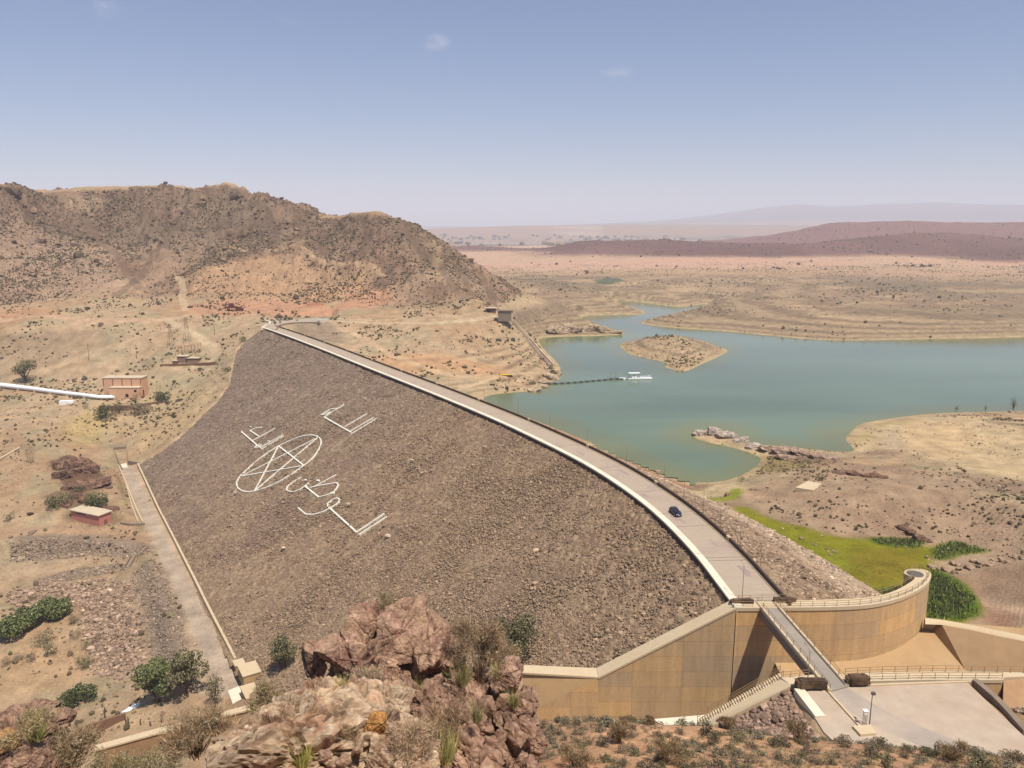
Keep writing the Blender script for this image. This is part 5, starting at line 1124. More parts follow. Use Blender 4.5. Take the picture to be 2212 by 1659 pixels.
land_rocks("rock_outcrop", [(150, 1008, 60, 40), (185, 1020, 50, 36), (140, 1030, 40, 40), (200, 1045, 70, 22), (165, 1052, 40, 18), (225, 1052, 30, 16), (180, 1000, 40, 22), (128, 1015, 26, 44)], "dark brown rock outcrop with a shadowed hollow beside the toe road", ROCK_D, seed=3, vs=.7, hk=.6)
land_rocks("rock_outcrop", [(175, 1074, 40, 26), (140, 1088, 44, 20), (215, 1084, 34, 20), (240, 1100, 34, 18), (115, 1080, 30, 16), (190, 1084, 44, 18)], "dark brushy rock outcrop just behind the pink shed", ROCK_D, seed=4, vs=.6, hk=.55)
SPIT = [A(206, 186, 164), A(228, 214, 196), A(170, 140, 120), A(190, 160, 140)]
land_rocks("rock_spit", [(1515, 938, 40, 13), (1545, 937, 40, 16), (1570, 944, 40, 14), (1598, 954, 40, 14), (1625, 966, 36, 13), (1505, 940, 26, 9)], "pale bleached rock spit jutting into the green lake", SPIT, seed=6)
land_rocks("rock_spit", [(1655, 972, 40, 12), (1690, 976, 46, 14), (1730, 982, 46, 14), (1765, 988, 40, 13), (1795, 992, 36, 10), (1700, 990, 40, 10)], "pinkish low rock ridge at the landward end of the bleached spit", [A(190, 158, 136), A(206, 176, 150), A(160, 126, 108), A(200, 170, 146)], seed=7)
land_rocks("rock_ledge", [(1815, 1022, 36, 8), (1845, 1025, 40, 9), (1880, 1030, 40, 9), (1905, 1032, 26, 7)], "low dark rock ledge on the dry lake bed beyond the concrete slab", ROCK_D, seed=8)
land_rocks("rock_ledge", [(1950, 1142, 26, 10), (1968, 1152, 26, 11), (1985, 1162, 28, 11), (2002, 1170, 22, 8)], "dark broken rock rib running down to the green marsh", ROCK_D, seed=9)
land_rocks("rock_ledge", [(2020 + 15 * i, 1226 - 1.9 * i + (5 * (i % 3)), 26, 13) for i in range(14)], "long tilted brown rock ledge right of the marsh above the grass", [A(190, 156, 126), A(206, 174, 142), A(160, 128, 102), A(214, 184, 150)], seed=10, hk=.5, vs=.55, strata=(2, 1, .35))
CL = [A(206, 176, 142), A(222, 196, 162), A(164, 132, 106), A(190, 160, 134)]
land_rocks("rock_bluff", [(1200, 716, 50, 16), (1240, 715, 44, 18), (1275, 714, 40, 18), (1305, 716, 36, 16), (1330, 719, 30, 9)], "pale rocky bluff along the far shore opposite the island", CL, seed=12)
land_rocks("rock_bluff", [(1196, 820, 36, 12), (1184, 829, 36, 11), (1170, 837, 36, 10), (1203, 809, 32, 14), (1155, 843, 36, 8), (1190, 814, 36, 12)], "pale striped rock at the point where the float line meets the shore", CL, seed=13)

# ------------------------------------------------------------------ buildings and works left of the dam
def px_m(p): return math.hypot(p[0], p[1]) / F / 1.0
def gbox(name, c, size, rz, mt, parent, z): return MB().box((c[0], c[1], z + size[2] / 2), size, rz).obj(name, mt, parent)
# power house
zp = -38.0
e = empty("power_house", (pw[0], pw[1], zp), "peach two-tier power house with flat parapet roof at the end of the white pipe", "building")
k = np.hypot(*pw[:2]) / F
cx_ = pz(286, 850, zp)[0]; cy_ = pw[1] + 6
MB().box((cx_, cy_ + 3.5, zp + 6.3), (78 * k, 8, 12.6)).obj("main_hall", peach, e); MB().box((cx_, cy_ + 3.5, zp + 12.75), (78 * k + .5, 8.5, .5)).obj("roof", cream, e)
for i in range(5): MB().box((cx_ - 37 * k + i * 18.5 * k, cy_ - .65, zp + 9.9), (.35, .3, 4.6)).obj("pilaster", brownw, e)
ax = pz(274, 860, zp)[0]; MB().box((ax, cy_ - 3.2, zp + 3.6), (59 * k, 5.2, 7.2)).obj("annex", peach, e); MB().box((ax, cy_ - 3.2, zp + 7.35), (60 * k, 5.6, .4)).obj("annex_roof", cream, e)
MB().box((ax + 22 * k, cy_ - 5.83, zp + 5.3), (1.7, .1, 1.4)).obj("window", dark, e); MB().box((ax + 5 * k, cy_ - 5.83, zp + 2.2), (1.9, .1, 2.2)).obj("door", dark, e)
dx_ = pz(318, 852, zp)[0]; MB().box((dx_, cy_ - .62, zp + 2.6), (15 * k, .3, 4.6)).obj("loading_door", surf("dark_maroon_door", A(84, 56, 58), .7, 1, .1, 0), e)
g0 = [pz(u, v, zp) for u, v in [(215, 878), (240, 879), (275, 878), (330, 871), (375, 870)]]
tag(MB().wall([p[:2] for p in g0], .5, zp - 3, zp + .6).obj("yard_wall", brownw), "low brown wall in front of the peach power house", "wall")
# white pipe
P = []
for u, v in [(-60, 824), (0, 831), (60, 838), (120, 846), (175, 853), (215, 857), (243, 857)]:
    q = ghit(u, v + 6); P.append((q[0], q[1], q[2] + 1.7))
P = resample(chaikin(P, 1, False), 3); rr = np.linspace(1.75, 1.15, len(P))
e = empty("penstock_pipe", tuple(P[-1]), "long white pipe running down to the peach power house", "pipe")
MB().tube(P, rr, 12).obj("pipe", whitem, e, smooth_=True)
m = MB()
for i in range(2, len(P) - 1, 5): MB().box((P[i][0], P[i][1], P[i][2] - 2.0), (1.2, 3.4, 2.2)).obj("pipe_support", conc, e)
q = ghit(236, 862); MB().tube([P[-6] + (0, -2.0, -.2), P[-3] + (0, -1.6, 0), (P[-1][0] + 2, P[-1][1] - 1, P[-1][2])], .8, 10).obj("branch_pipe", whitem, e, smooth_=True)
q = ghit(145, 873); e = empty("valve_house", tuple(q), "small white open-topped block below the white pipe", "building")
gbox("wall_block", q, (8.5, 3, 2.6), .1, whitem, e, q[2] - .4); gbox("side_block", q + (3.5, -2.2, 0), (3.6, 3, 1.8), .1, cream, e, q[2] - .6); gbox("doorway", q + (-1.4, -1.55, 0), (1.0, .12, 1.7), .1, greyc, e, q[2])
# pink shed
a, b, c2 = ghit(215.5, 1136), ghit(156, 1124), ghit(240, 1121.5)
zs_ = float(a[2]); a, b, c2 = pz(215.5, 1137, zs_), pz(155, 1124, zs_), pz(241, 1122, zs_)
L1 = np.linalg.norm((b - a)[:2]); ang = math.atan2((a - b)[1], (a - b)[0]); n_ = np.array((-math.sin(ang), math.cos(ang))); n_ = n_ if n_[1] > 0 else -n_
dep_ = 6.0; cc = (a + b)[:2] / 2 + n_ * dep_ / 2
e = empty("pink_shed", (cc[0], cc[1], zs_), "pink single-storey shed with pale flat roof beside the dirt track", "building")
MB().box((cc[0], cc[1], zs_ + 2.1), (L1, dep_, 5.2), ang).obj("walls", pink, e); MB().box((cc[0], cc[1], zs_ + 4.86), (L1 + 1.0, dep_ + 1.0, .34), ang).obj("roof", cream, e)
w0 = (a * .25 + b * .75); w1 = a * .3 + b * .7
m = MB(); q = a * .36 + b * .64; m.box((q[0] - n_[0] * .03, q[1] - n_[1] * .03, zs_ + 4.0), (L1 * .32, .1, .5), ang); m.obj("window", dark, e)
q = ghit(247, 1120); gbox("doorway", (cc[0] + math.cos(ang) * (L1 / 2 + .04), cc[1] + math.sin(ang) * (L1 / 2 + .04), 0), (.1, 1.5, 2.2), ang, brownw, e, zs_ - .2)
# switchyard
q = ghit(404, 785); z0 = q[2]; k = np.hypot(*q[:2]) / F
e = empty("switch_house", tuple(q), "small tan switch house with two pale flat roofs behind a long brown wall", "building")
for u, w, h, nm in ((393, 20, 14, "left"), (415, 24, 10, "right")):
    c = pz(u, 785, z0); MB().box((c[0], c[1] + 3, z0 + h * k / 2 - 1), (w * k, 5, h * k + 2)).obj("block", surf("dusty_brown_render", A(176, 138, 116), .9, 1, .1, .1), e); MB().box((c[0], c[1] + 3, z0 + h * k + .12), (w * k + .9, 6, .4)).obj("roof", cream, e)
c = pz(379, 786, z0); MB().box((c[0], c[1], z0 + .9), (9 * k, 2.4, 2.6)).obj("porch", brownw, e); MB().box((c[0], c[1], z0 + 2.3), (10 * k, 2.8, .25)).obj("porch_roof", cream, e)
g0 = [ghit(u, v) for u, v in [(346, 792), (380, 791.5), (420, 790), (466, 787)]]
tag(MB().wall([p[:2] for p in g0], .6, [p[2] - 2 for p in g0], [p[2] + 1.6 for p in g0]).obj("long_wall", brownw), "long low brown wall in front of the switch house", "wall")
q = ghit(402, 770); z0 = q[2]
e = empty("switchyard_gantry", tuple(q), "rust-red steel frame of the switchyard behind the tan switch house", "frame")
m = MB()
for i in range(8):
    x = pz(378 + i * 7.2, 770, z0)[0]; hh = 7.2 if i < 5 else 9.0
    for dy in (0, 5): m.tube([(x, q[1] + dy, z0 - 1), (x, q[1] + dy, z0 + hh)], .09, 4)
    m.tube([(x, q[1], z0 + hh * .9), (x, q[1] + 5, z0 + hh * .9)], .08, 4)
for hh in (3.4, 6.9):
    for dy in (0, 5): m.tube([(pz(378, 770, z0)[0], q[1] + dy, z0 + hh), (pz(428.5, 770, z0)[0], q[1] + dy, z0 + hh)], .08, 4)
m.obj("steel_frame", surf("orange_tan_steel", A(186, 128, 98), .7, 2, .1, 0), e)
def pylon(u, v, hpx, label):
    p = ghit(u, v); k = np.hypot(p[0], p[1]) / F; h = hpx * k; w = h * .13
    e = empty("power_pylon", tuple(p), label, "pylon", "lattice pylons by the switchyard"); m = MB(); r = .08
    lv = [0, .28, .5, .68, .82, .92, 1.0]; ws = [1, .72, .52, .4, .3, .26, .2]
    for i in range(len(lv) - 1):
        for sx, sy in ((-1, -1), (1, -1), (1, 1), (-1, 1)):
            a = (sx * w * ws[i], sy * w * ws[i], lv[i] * h); b = (sx * w * ws[i + 1], sy * w * ws[i + 1], lv[i + 1] * h); m.tube([a, b], r, 4)
            nx, ny = (-sy, sx); m.tube([a, (nx * w * ws[i + 1], ny * w * ws[i + 1], lv[i + 1] * h)], r * .7, 4)
    m.obj("lattice_mast", metal, e, True)
    for zz, ln in ((.84, .20), (.93, .16), (1.0, .1)): m2 = MB(); m2.tube([(-ln * h, 0, zz * h), (ln * h, 0, zz * h)], r, 4); m2.obj("cross_arm", metal, e, True)
pylon(370, 750, 46, "grey lattice pylon nearer the switchyard, left of the pair"); pylon(405, 741, 51, "taller grey lattice pylon, right of the pair")
def pole(u, v, hpx, label, arm=True):
    p = ghit(u, v); h = hpx * np.hypot(p[0], p[1]) / F; e = empty("power_pole", tuple(p), label, "pole", "wooden poles on the valley slope"); m = MB().tube([(0, 0, -.3), (0, 0, h)], [.16, .11], 6); m.obj("post", wood, e, True)
    if arm: MB().box((0, 0, h - .5), (2.2, .15, .15)).obj("cross_arm", wood, e, True)
pole(193, 780, 32, "weathered power pole on the bare slope nearest the left edge"); pole(296, 776, 28, "weathered power pole between the tracks above the power house")
pole(464, 724, 26, "thin pole beside the dirt road below the pylons", False)
# gate house, intake block and its ramp
q = ghit(1062, 678); z0 = q[2]; k = np.hypot(*q[:2]) / F
e = empty("gate_house", tuple(q), "small gate house with pale flat roof at the foot of the hill spur", "building")
c = pz(1060, 677, z0); MB().box((c[0], c[1] + 2, z0 + 1.6), (22 * k, 5, 5.2)).obj("walls", brownw, e); MB().box((c[0], c[1] + 2, z0 + 4.4), (27 * k, 7, .45)).obj("roof", cream, e); MB().box((c[0] - 3.6 * k, c[1] - .55, z0 + 1.5), (8 * k, .12, 3.2)).obj("opening", dark, e)
c = pz(1092, 687, z0 - 1); e = empty("intake_block", (c[0], c[1], z0 - 3), "grey-brown concrete intake block on the shoulder above the lake", "building")
MB().box((c[0] - 1.5 * k, c[1] + 3, z0 + .4), (28 * k, 6, 8.2), -.06).obj("walls", greyc, e); MB().box((c[0] - 1.0 * k, c[1] + 3, z0 + 4.7), (36 * k, 7.4, .5), -.06).obj("roof_slab", greyc, e); MB().box((c[0] + 14 * k, c[1] + 2.6, z0 + .4), (3.2 * k, 6.4, 8.2), -.06).obj("end_pier", conc, e)
m = MB(); P = [ghit(u, v) + (0, 0, .7) for u, v in [(1098, 690), (1115, 706), (1140, 735), (1165, 765), (1190, 792)]]; P[0][2] = z0 - 2.5
m.wall([p[:2] for p in P], 3.2, [p[2] - 4 for p in P], [p[2] + .5 for p in P]); e = empty("intake_ramp", tuple(P[0]), "long straight concrete ramp running from the intake block down to the lake", "ramp"); m.obj("ramp_slab", greyc, e)
MB().wall([(p[0] + 2.0, p[1] + .6) for p in P], .8, [p[2] - 4 for p in P], [p[2] + 1.3 for p in P]).obj("side_wall", conc, e)
# red crusher, yellow pipes
q = ghit(506, 672); z0 = q[2]; k = np.hypot(*q[:2]) / F; e = empty("crusher_plant", tuple(q), "rusty red crushing plant standing on the orange earth terrace", "machine")
m = MB()
for i in range(7): m.tube([((i - 3) * 4.6 * k, 0, -.5), ((i - 3) * 4.6 * k, 0, 3.2)], .25, 4)
m.obj("frame", rust, e, True); MB().box((-2, 0, 3.2), (26 * k, 3, 1.3)).obj("deck", rust, e, True); MB().box((-6 * k, .5, 5.0), (8 * k, 3.4, 2.8)).obj("hopper", rust, e, True); MB().beam((3 * k, 0, 1.5), (21 * k, 0, 5.0), 1.4, .6).obj("conveyor", rust, e, True); MB().box((13 * k, 1, 1.2), (8 * k, 3, 2.6)).obj("engine_housing", rust, e, True)
q = ghit(1088, 812); ye = surf("yellow_paint", A(238, 200, 50), .6, 1, .1, 0)
e = empty("yellow_pipes", tuple(q), "yellow pipes lying on the shore track above the lake", "pipe"); m = MB()
for i in range(3): m.tube([(-4.2, i * .8, .5), (4.2, i * .8 + .3, .5)], .38, 8)
m.obj("pipe_stack", ye, e, True)
# floating line and barge
P = [pz(u, v, ZW + .45) for u, v in [(1166, 830), (1200, 828.5), (1240, 826), (1280, 822.5), (1322, 819), (1352, 818)]]; P = resample(P, 1.5)
e = empty("floating_pipeline", tuple(P[0]), "thin dark pipeline on floats reaching from the shore to the barge", "pipeline")
MB().tube(P, .3, 6).obj("pipe", metal, e); fm = surf("dark_float", (0.03, 0.035, 0.03), .7, 1, .1, 0)
for i in range(14):
    c = P[int((i + .7) / 14.4 * len(P))]; MB().tube([c + (-1.1, 0, -.15), c + (1.1, .0, -.15)], .62, 8).obj("float", fm, e)
g = MB(); c = pz(1322, 820, ZW + .3); rail(g, [c + (-3, 1, 0), c + (5, 1.2, 0)], 1.3, 2, .09); g.tube([c + (-1, 0, 0), c + (-1, 0, 5.2), c + (2.6, 0, 5.2), c + (2.6, 0, 0)], .13, 5); g.obj("gantry", metal, e)
c = pz(1381, 819, ZW); hdg = .06; e = empty("pump_barge", tuple(c), "white pump barge with a canopy moored on the green lake", "boat", None, hdg)
m = MB(); out = [(-8, -1.6), (7.2, -1.7), (8.8, -.6), (8.8, .6), (7.2, 1.7), (-8, 1.6), (-8.6, 0)]; m.prism(out, -.3, .9); m.obj("hull", whitem, e, True); m = MB(); m.prism([(x * 1.005, y * 1.02) for x, y in out], -.25, .22); m.obj("waterline_band", fm, e, True)
MB().box((-3.6, 0, 4.3), (7.6, 3.4, .2)).obj("canopy", whitem, e, True); m = MB()
for x in (-7, -3.6, -.2):
    for y in (-1.4, 1.4): m.tube([(x, y, .8), (x, y, 4.3)], .09, 5)
m.obj("canopy_posts", metal, e, True); MB().box((-3.4, 0, 1.7), (3.4, 2, 1.7)).obj("pump_house", whitem, e, True); g = MB(); rail(g, [(0, -1.5, .9), (8, -1.3, .9)], 1.1, 1.4, .05); rail(g, [(0, 1.5, .9), (8, 1.3, .9)], 1.1, 1.4, .05); g.tube([(6.4, 0, .9), (7.6, 0, 3.1)], .12, 5); g.tube([(5.4, 0, .9), (6.2, 0, 2.9)], .12, 5); g.obj("deck_railing", whitem, e, True)
P = [pz(u, v, ZW + .3) for u, v in [(1338, 818), (1352, 818.5)]]; tag(MB().wall([p[:2] for p in P], 2.0, ZW - .3, ZW + .9).obj("pontoon", whitem), "small white pontoon between the float line and the barge", "pontoon")
# tunnel portal and the works at the toe of the dam
q = np.array([*toe_dir[0], TOEZ]); pc = pz(262, 990, TOEZ); k = np.hypot(*pc[:2]) / F
e = empty("tunnel_portal", tuple(pc), "concrete tunnel portal with dark arch at the far end of the toe road", "portal")
MB().prism([pz(*u, TOEZ)[:2] for u in [(247, 990), (274, 988), (276, 983), (249, 985)]], TOEZ - 1, TOEZ + 6.2).obj("headwall", greyc, e)
MB().box((pz(261, 991, TOEZ)[0], pz(261, 991, TOEZ)[1] - .3, TOEZ + 1.5), (2.4, .4, 3.0)).obj("tunnel_mouth", dark, e); MB().tube([(pz(261, 991, TOEZ)[0], pz(261, 991, TOEZ)[1] - .45, TOEZ + 3), (pz(261, 991, TOEZ)[0], pz(261, 991, TOEZ)[1] - .2, TOEZ + 3)], 1.2, 14).obj("arch", dark, e)
MB().wall([pz(*u, TOEZ)[:2] for u in [(275, 988), (278, 1003), (300, 1004)]], .6, TOEZ - 1, [TOEZ + 5, TOEZ + 2, TOEZ + 1.4]).obj("side_wall", greyc, e); MB().wall([pz(*u, TOEZ)[:2] for u in [(248, 990), (258, 1005), (264, 1015)]], .6, TOEZ - 1, [TOEZ + 5, TOEZ + 2, TOEZ + .6]).obj("side_wall", greyc, e)
MB().prism([pz(*u, TOEZ)[:2] for u in [(258, 1000), (272, 999), (276, 1010), (262, 1011)]], TOEZ - .5, TOEZ + .25).obj("apron", white_conc, e)
tw = resample(chaikin(np.array([p[:2] for p in toe_w]), 1, False), 1.5) + tn * 0.5
m = MB(); i = 0; segn = 20
while i < len(tw) - 1:
    q = tw[i:i + segn + 1].copy()
    if len(q) > 1: q[-1] += (q[-2] - q[-1]) * .25; m.wall(q, .75, TOEZ - 2, TOEZ + 1.7)
    i += segn
tag(m.obj("toe_wall", conc), "long pale segmented wall along the foot of the rockfill", "wall")
lowwall("drain_kerb", [(255, 1003), (275, 1050), (292, 1095), (308, 1128)], .55, -1, .55, conc, "thin pale drain kerb left of the toe road", "kerb", TOEZ); lowwall("drain_kerb", [(272, 1045), (284, 1090), (298, 1128)], .4, -1, .5, conc, "second thin drain kerb nearer the toe road", "kerb", TOEZ)
lowwall("stone_footing", [(262, 1131), (285, 1135), (312, 1133)], 1.0, -.6, .8, greyc, "rough stone footing at the end of the drain kerbs", "wall", TOEZ)
# gauging works at the near end of the toe road
o = toe_dir[-1]; an = math.atan2(tdir[1], tdir[0])
def toe_px(u, v, z=TOEZ): return pz(u, v, z)
e = empty("gauging_house", tuple(toe_px(535, 1490)), "stepped tan concrete blocks at the near end of the toe road", "building")
for (u, v, lx, ly, h, zz, nm, mt) in [(518, 1452, 3.0, 2.6, 3.0, 0, "upper_block", conc_tan), (541, 1482, 6.2, 4.6, 5.2, 0, "main_block", conc_tan), (545, 1512, 6.4, 4.2, 2.8, 0, "lower_block", conc_tan)]:
    c = toe_px(u, v); MB().box((c[0], c[1], TOEZ + h / 2 - .5), (ly, lx, h + 1), an - math.pi / 2).obj(nm, mt, e); MB().box((c[0], c[1], TOEZ + h + .1), (ly + .4, lx + .4, .22), an - math.pi / 2).obj("roof", conc, e)
tag(MB().prism([toe_px(*u)[:2] for u in [(492, 1494), (530, 1478), (545, 1525), (506, 1530)]], TOEZ - 1, TOEZ + .3).obj("weir_pad", white_conc), "pale concrete pad below the stepped tan blocks", "pad")
# chute on the terrace, retaining walls at lower left, posts
a, b = ghit(276, 1226), ghit(288, 1205); m = MB()
for s in (-.9, .9): m.beam(a + (s, 0, .4), b + (s, 0, .4), .35, 1.2)
m.beam(a + (0, 0, 0), b + (0, 0, 0), 1.8, .4); tag(m.obj("drain_chute", greyc), "short concrete drain chute on the stone terrace", "chute")
q = ghit(65, 1158); tag(MB().prism([ghit(*u)[:2] for u in [(58, 1159), (70, 1156), (80, 1147), (70, 1148)]], q[2] - 1, q[2] + .5).obj("trough", greyc), "small grey concrete trough on the dirt track", "trough")
def ground_wall(name, P, w, h, mt, label, drop=3.0, lift=0.0):
    Q = resample(np.array([ghit(*q) for q in P]), 3.0); return tag(MB().wall(Q[:, :2], w, Q[:, 2] - drop, Q[:, 2] + h).obj(name, mt), label, "wall")
zr = -52.0
R_ = [pz(u, v, zr)[:2] for u, v in [(205, 1616), (300, 1590), (420, 1558), (548, 1526)]]
e = empty("retaining_wall", (*R_[0], zr - 5), "long tan retaining wall with pale coping below the dead trunks at lower left", "wall")
MB().wall(resample(R_, 4), 1.5, zr - 6, zr - .3).obj("wall_face", surf('brown_concrete', A(186, 146, 106), .9, .6, .18, .2), e); MB().wall(resample(R_, 4), 2.1, zr - .3, zr + .1).obj("coping", conc, e)  # face coloured browner and darker than the coping
R2 = [pz(u, v, -57.5)[:2] for u, v in [(168, 1568), (220, 1550), (270, 1534)]]
tag(MB().wall(resample(R2, 4), .7, -62, -58.3).obj("terrace_edge", brownw), "thin brown terrace edge wall behind the row of dead posts", "wall")
q = ghit(298, 1519); m = MB().prism([pz(u, v, q[2])[:2] for u, v in [(262, 1540), (290, 1522), (306, 1520), (288, 1537)]], q[2] - .3, q[2] + .25); tag(m.obj("white_slab", whitem), "bright white slab lying by the foot of the green tree", "slab")
for i, (x, y, h) in enumerate([(450, 1395, 55), (492, 1400, 55), (672, 1340, 75), (808, 1400, 70), (822, 1378, 50), (898, 1385, 45), (962, 1392, 35), (1032, 1372, 35), (600, 1505, 45)]):
    u, v = z6(x, y); p = ghit(u, v, near=60); hh = h / 2.697 * .914 * np.hypot(p[0], p[1]) / F; m = MB()
    m.tube([p - (0, 0, .3), p + (-.12, 0, hh * .5), p + (-.3 + .2 * (i % 3), 0, hh)], [.22, .17, .08], 6); m.tube([p + (-.12, 0, hh * .5), p + (.35, .1, hh * .85)], [.1, .04], 5)
    lb = ["leaning dead trunk at the left end of the row on the terrace", "second dead trunk from the left on the terrace", "tallest dead trunk standing on the terrace edge wall", "thick dead trunk above the tan retaining wall", "thin dead trunk close behind the thick one", "short dead stake between thick trunk and tan wall", "short dead stake right of the thick dead trunk", "last dead stake before the tan retaining wall", "dead stump at the left end of the tan retaining wall"][i]
    tag(m.obj("dead_trunk", wood), lb, "dead tree", "dead trunks on the lower terrace")
# pale slab on the dry bed
q = ghit(1745, 1052); m = MB().prism([pz(u, v, q[2] + .4)[:2] for u, v in [(1718, 1054), (1745, 1040), (1778, 1046), (1757, 1060)]], q[2] - 1, q[2] + .6); tag(m.obj("bed_slab", conc), "pale rectangular concrete slab on the dry lake bed", "slab")
# white left-hand wall stub at the frame edge
a, b = ghit(-10, 1002), ghit(42, 968); tag(MB().wall(resample([a[:2], b[:2]], 3), 1.2, min(a[2], b[2]) - 3, [a[2] + .8] * 0 or (a[2] + b[2]) / 2 + 1.0).obj("canal_wall", conc), "short pale canal wall at the left edge of the valley", "wall")
# ------------------------------------------------------------------ loose rock on the dam, the terraces and the yard bank (uncountable)
def near_field(Fd, x, y):
    th = np.arctan2(x, y); lr = np.log(np.hypot(x, y)); i = np.clip(np.rint((th - ft[0]) / (ft[-1] - ft[0]) * (NC - 1)).astype(int), 0, NC - 1); j = np.clip(np.searchsorted(fr, lr), 0, len(fr) - 1)
    return Fd[j, i]
def scatter(name, P, S, cols, mat, ico=1, jit=0.25, squash=(1, 1, 0.7), sink=0.2, kind="stuff", smooth_=False):
    """many small lumps as one mesh: P (n,3) feet, S (n) half sizes, cols (n,3)"""
    U, Fs = ICO[ico]; n = len(P); m = len(U)
    J = 1 + RNG.uniform(-jit, jit, (n, m)); an = RNG.uniform(0, 2 * np.pi, n); ca, sa = np.cos(an), np.sin(an)
    sq = np.array(squash)[None] * RNG.uniform(.75, 1.25, (n, 3))
    L_ = U[None] * J[..., None] * (sq * S[:, None])[:, None, :]
    x = L_[..., 0] * ca[:, None] - L_[..., 1] * sa[:, None]; y = L_[..., 0] * sa[:, None] + L_[..., 1] * ca[:, None]
    V = np.stack([x + P[:, 0:1], y + P[:, 1:2], L_[..., 2] + P[:, 2:3] + (S * sq[:, 2] * (1 - 2 * sink))[:, None]], -1).reshape(-1, 3)
    Fa = (Fs[None] + (np.arange(n) * m)[:, None, None]).reshape(-1, 3)
    o = mesh_from(name, V, Fa, mat, None, smooth_, np.repeat(cols, m, 0)); tag(o, kind=kind); return o
loose_m = surf("loose_rock", (1, 1, 1), 0.95, 4.0, 0.2, 0, None, None, True, 0.1, 4)
def rock_cols(n, base, spread=.30):
    c = np.array(base)[None] * np.exp(RNG.normal(0, spread, (n, 1))); k = RNG.random(n)
    c = np.where((k > .93)[:, None], c * 1.35, c); return np.where((k < .10)[:, None], c * .55, c)
nd = 165000
ar = RNG.uniform(13, Lc[-1] - 1, nd); of = RNG.uniform(0.6, 118, nd) ** 1.0
cx0 = np.interp(ar, Lc, CREST[:, 0]); cy0 = np.interp(ar, Lc, CREST[:, 1]); nlx = np.interp(ar, Lc, Nl[:, 0]); nly = np.interp(ar, Lc, Nl[:, 1])
xd = cx0 + nlx * (HW + of); yd = cy0 + nly * (HW + of)
fs = sdf(xd, yd, FOOT, 6); coarse = smooth(-25, 25, xd) * smooth(240, 170, yd) * smooth(-.1, .25, fbm(xd, yd, 16, 3, 301))
far_k = smooth(420, 260, np.hypot(xd, yd))
keep = (fs < -0.3) & (yd > 134.3) & (RNG.random(nd) < 0.35 + 0.65 * far_k) & (fbm(xd, yd, 24, 3, 303) + RNG.normal(0, .25, nd) > -.35)
xd, yd, of, coarse = xd[keep], yd[keep], of[keep], coarse[keep]
zd = -0.8 - of * SD - 0.2
Sd = np.exp(RNG.normal(math.log(0.235), 0.36, len(xd))) * (1 + 1.9 * coarse * RNG.random(len(xd)) ** 3)
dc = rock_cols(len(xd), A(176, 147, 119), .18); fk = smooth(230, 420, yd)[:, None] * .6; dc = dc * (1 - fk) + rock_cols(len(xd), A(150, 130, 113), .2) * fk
n2 = 90000; ar = RNG.uniform(13, 150, n2); of = RNG.uniform(.6, 118, n2); cx0 = np.interp(ar, Lc, CREST[:, 0]); cy0 = np.interp(ar, Lc, CREST[:, 1]); nlx = np.interp(ar, Lc, Nl[:, 0]); nly = np.interp(ar, Lc, Nl[:, 1])
x2 = cx0 + nlx * (HW + of); y2 = cy0 + nly * (HW + of); k = (sdf(x2, y2, FOOT, 6) < -.3) & (y2 > 134.3); x2, y2, of = x2[k], y2[k], of[k]
xd = np.r_[xd, x2]; yd = np.r_[yd, y2]; zd = np.r_[zd, -.8 - of * SD - .05]; Sd = np.r_[Sd, np.exp(RNG.normal(math.log(.19), .3, len(x2)))]; dc = np.vstack([dc, rock_cols(len(x2), A(174, 146, 118), .18)])
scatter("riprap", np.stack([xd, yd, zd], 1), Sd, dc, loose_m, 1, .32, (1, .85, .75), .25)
nu = 40000
ar = RNG.uniform(13, Lc[-1] * .72, nu); of = RNG.uniform(0.6, 56, nu); cx0 = np.interp(ar, Lc, CREST[:, 0]); cy0 = np.interp(ar, Lc, CREST[:, 1]); nlx = np.interp(ar, Lc, Nl[:, 0]); nly = np.interp(ar, Lc, Nl[:, 1])
xu = cx0 - nlx * (HW + of); yu = cy0 - nly * (HW + of); zu = -0.35 - of * SU - .2; k = (yu > 135) & (sdf(xu, yu, FOOT, 6) < 0)
pale = smooth(26, 34, of + 3 * fbm(xu, yu, 12, 3, 305))[:, None]
uc = rock_cols(nu, A(176, 148, 122), .25) * (1 - pale) + rock_cols(nu, A(206, 178, 148), .2) * pale
V4 = [np.stack([xu, yu, zu], 1)[k]]; S4 = [np.exp(RNG.normal(math.log(.28), .38, nu))[k]]; C4 = [uc[k]]
def rubble_on(P, n, size, base, plan=None):
    W_ = plan if plan is not None else np.array([ghit(*q)[:2] for q in P]); lo, hi = W_.min(0), W_.max(0); q = lo + RNG.random((n, 2)) * (hi - lo); q = q[inside(q[:, 0], q[:, 1], W_)]
    q = q[sdf(q[:, 0], q[:, 1], PLAT, 6) > .6]
    V4.append(np.c_[q, ground(q[:, 0], q[:, 1]) - .05]); S4.append(np.exp(RNG.normal(math.log(size), .35, len(q)))); C4.append(rock_cols(len(q), base, .25))
rubble_on(BANK1, 8000, .28, A(172, 148, 124)); rubble_on(BANK2, 2200, .26, A(172, 148, 124)); rubble_on(BANK3, 9000, .27, A(172, 148, 124)); rubble_on(BANK4, 8000, .52, A(184, 154, 128))
rubble_on(None, 5200, .34, A(172, 142, 120), np.array([(_a[0] - 2, 106.6), (_b[0] + 1, 106.6), (_b[0] + 3.2, 98), (_b[0] + 2, 90), (_a[0] - 2, 90)]))
rubble_on(None, 2200, .34, A(172, 146, 122), np.array([pz(*z1(*q), -2)[:2] for q in [(1900, 1020), (2010, 1050), (2300, 1300), (2300, 1420), (2060, 1170)]]))
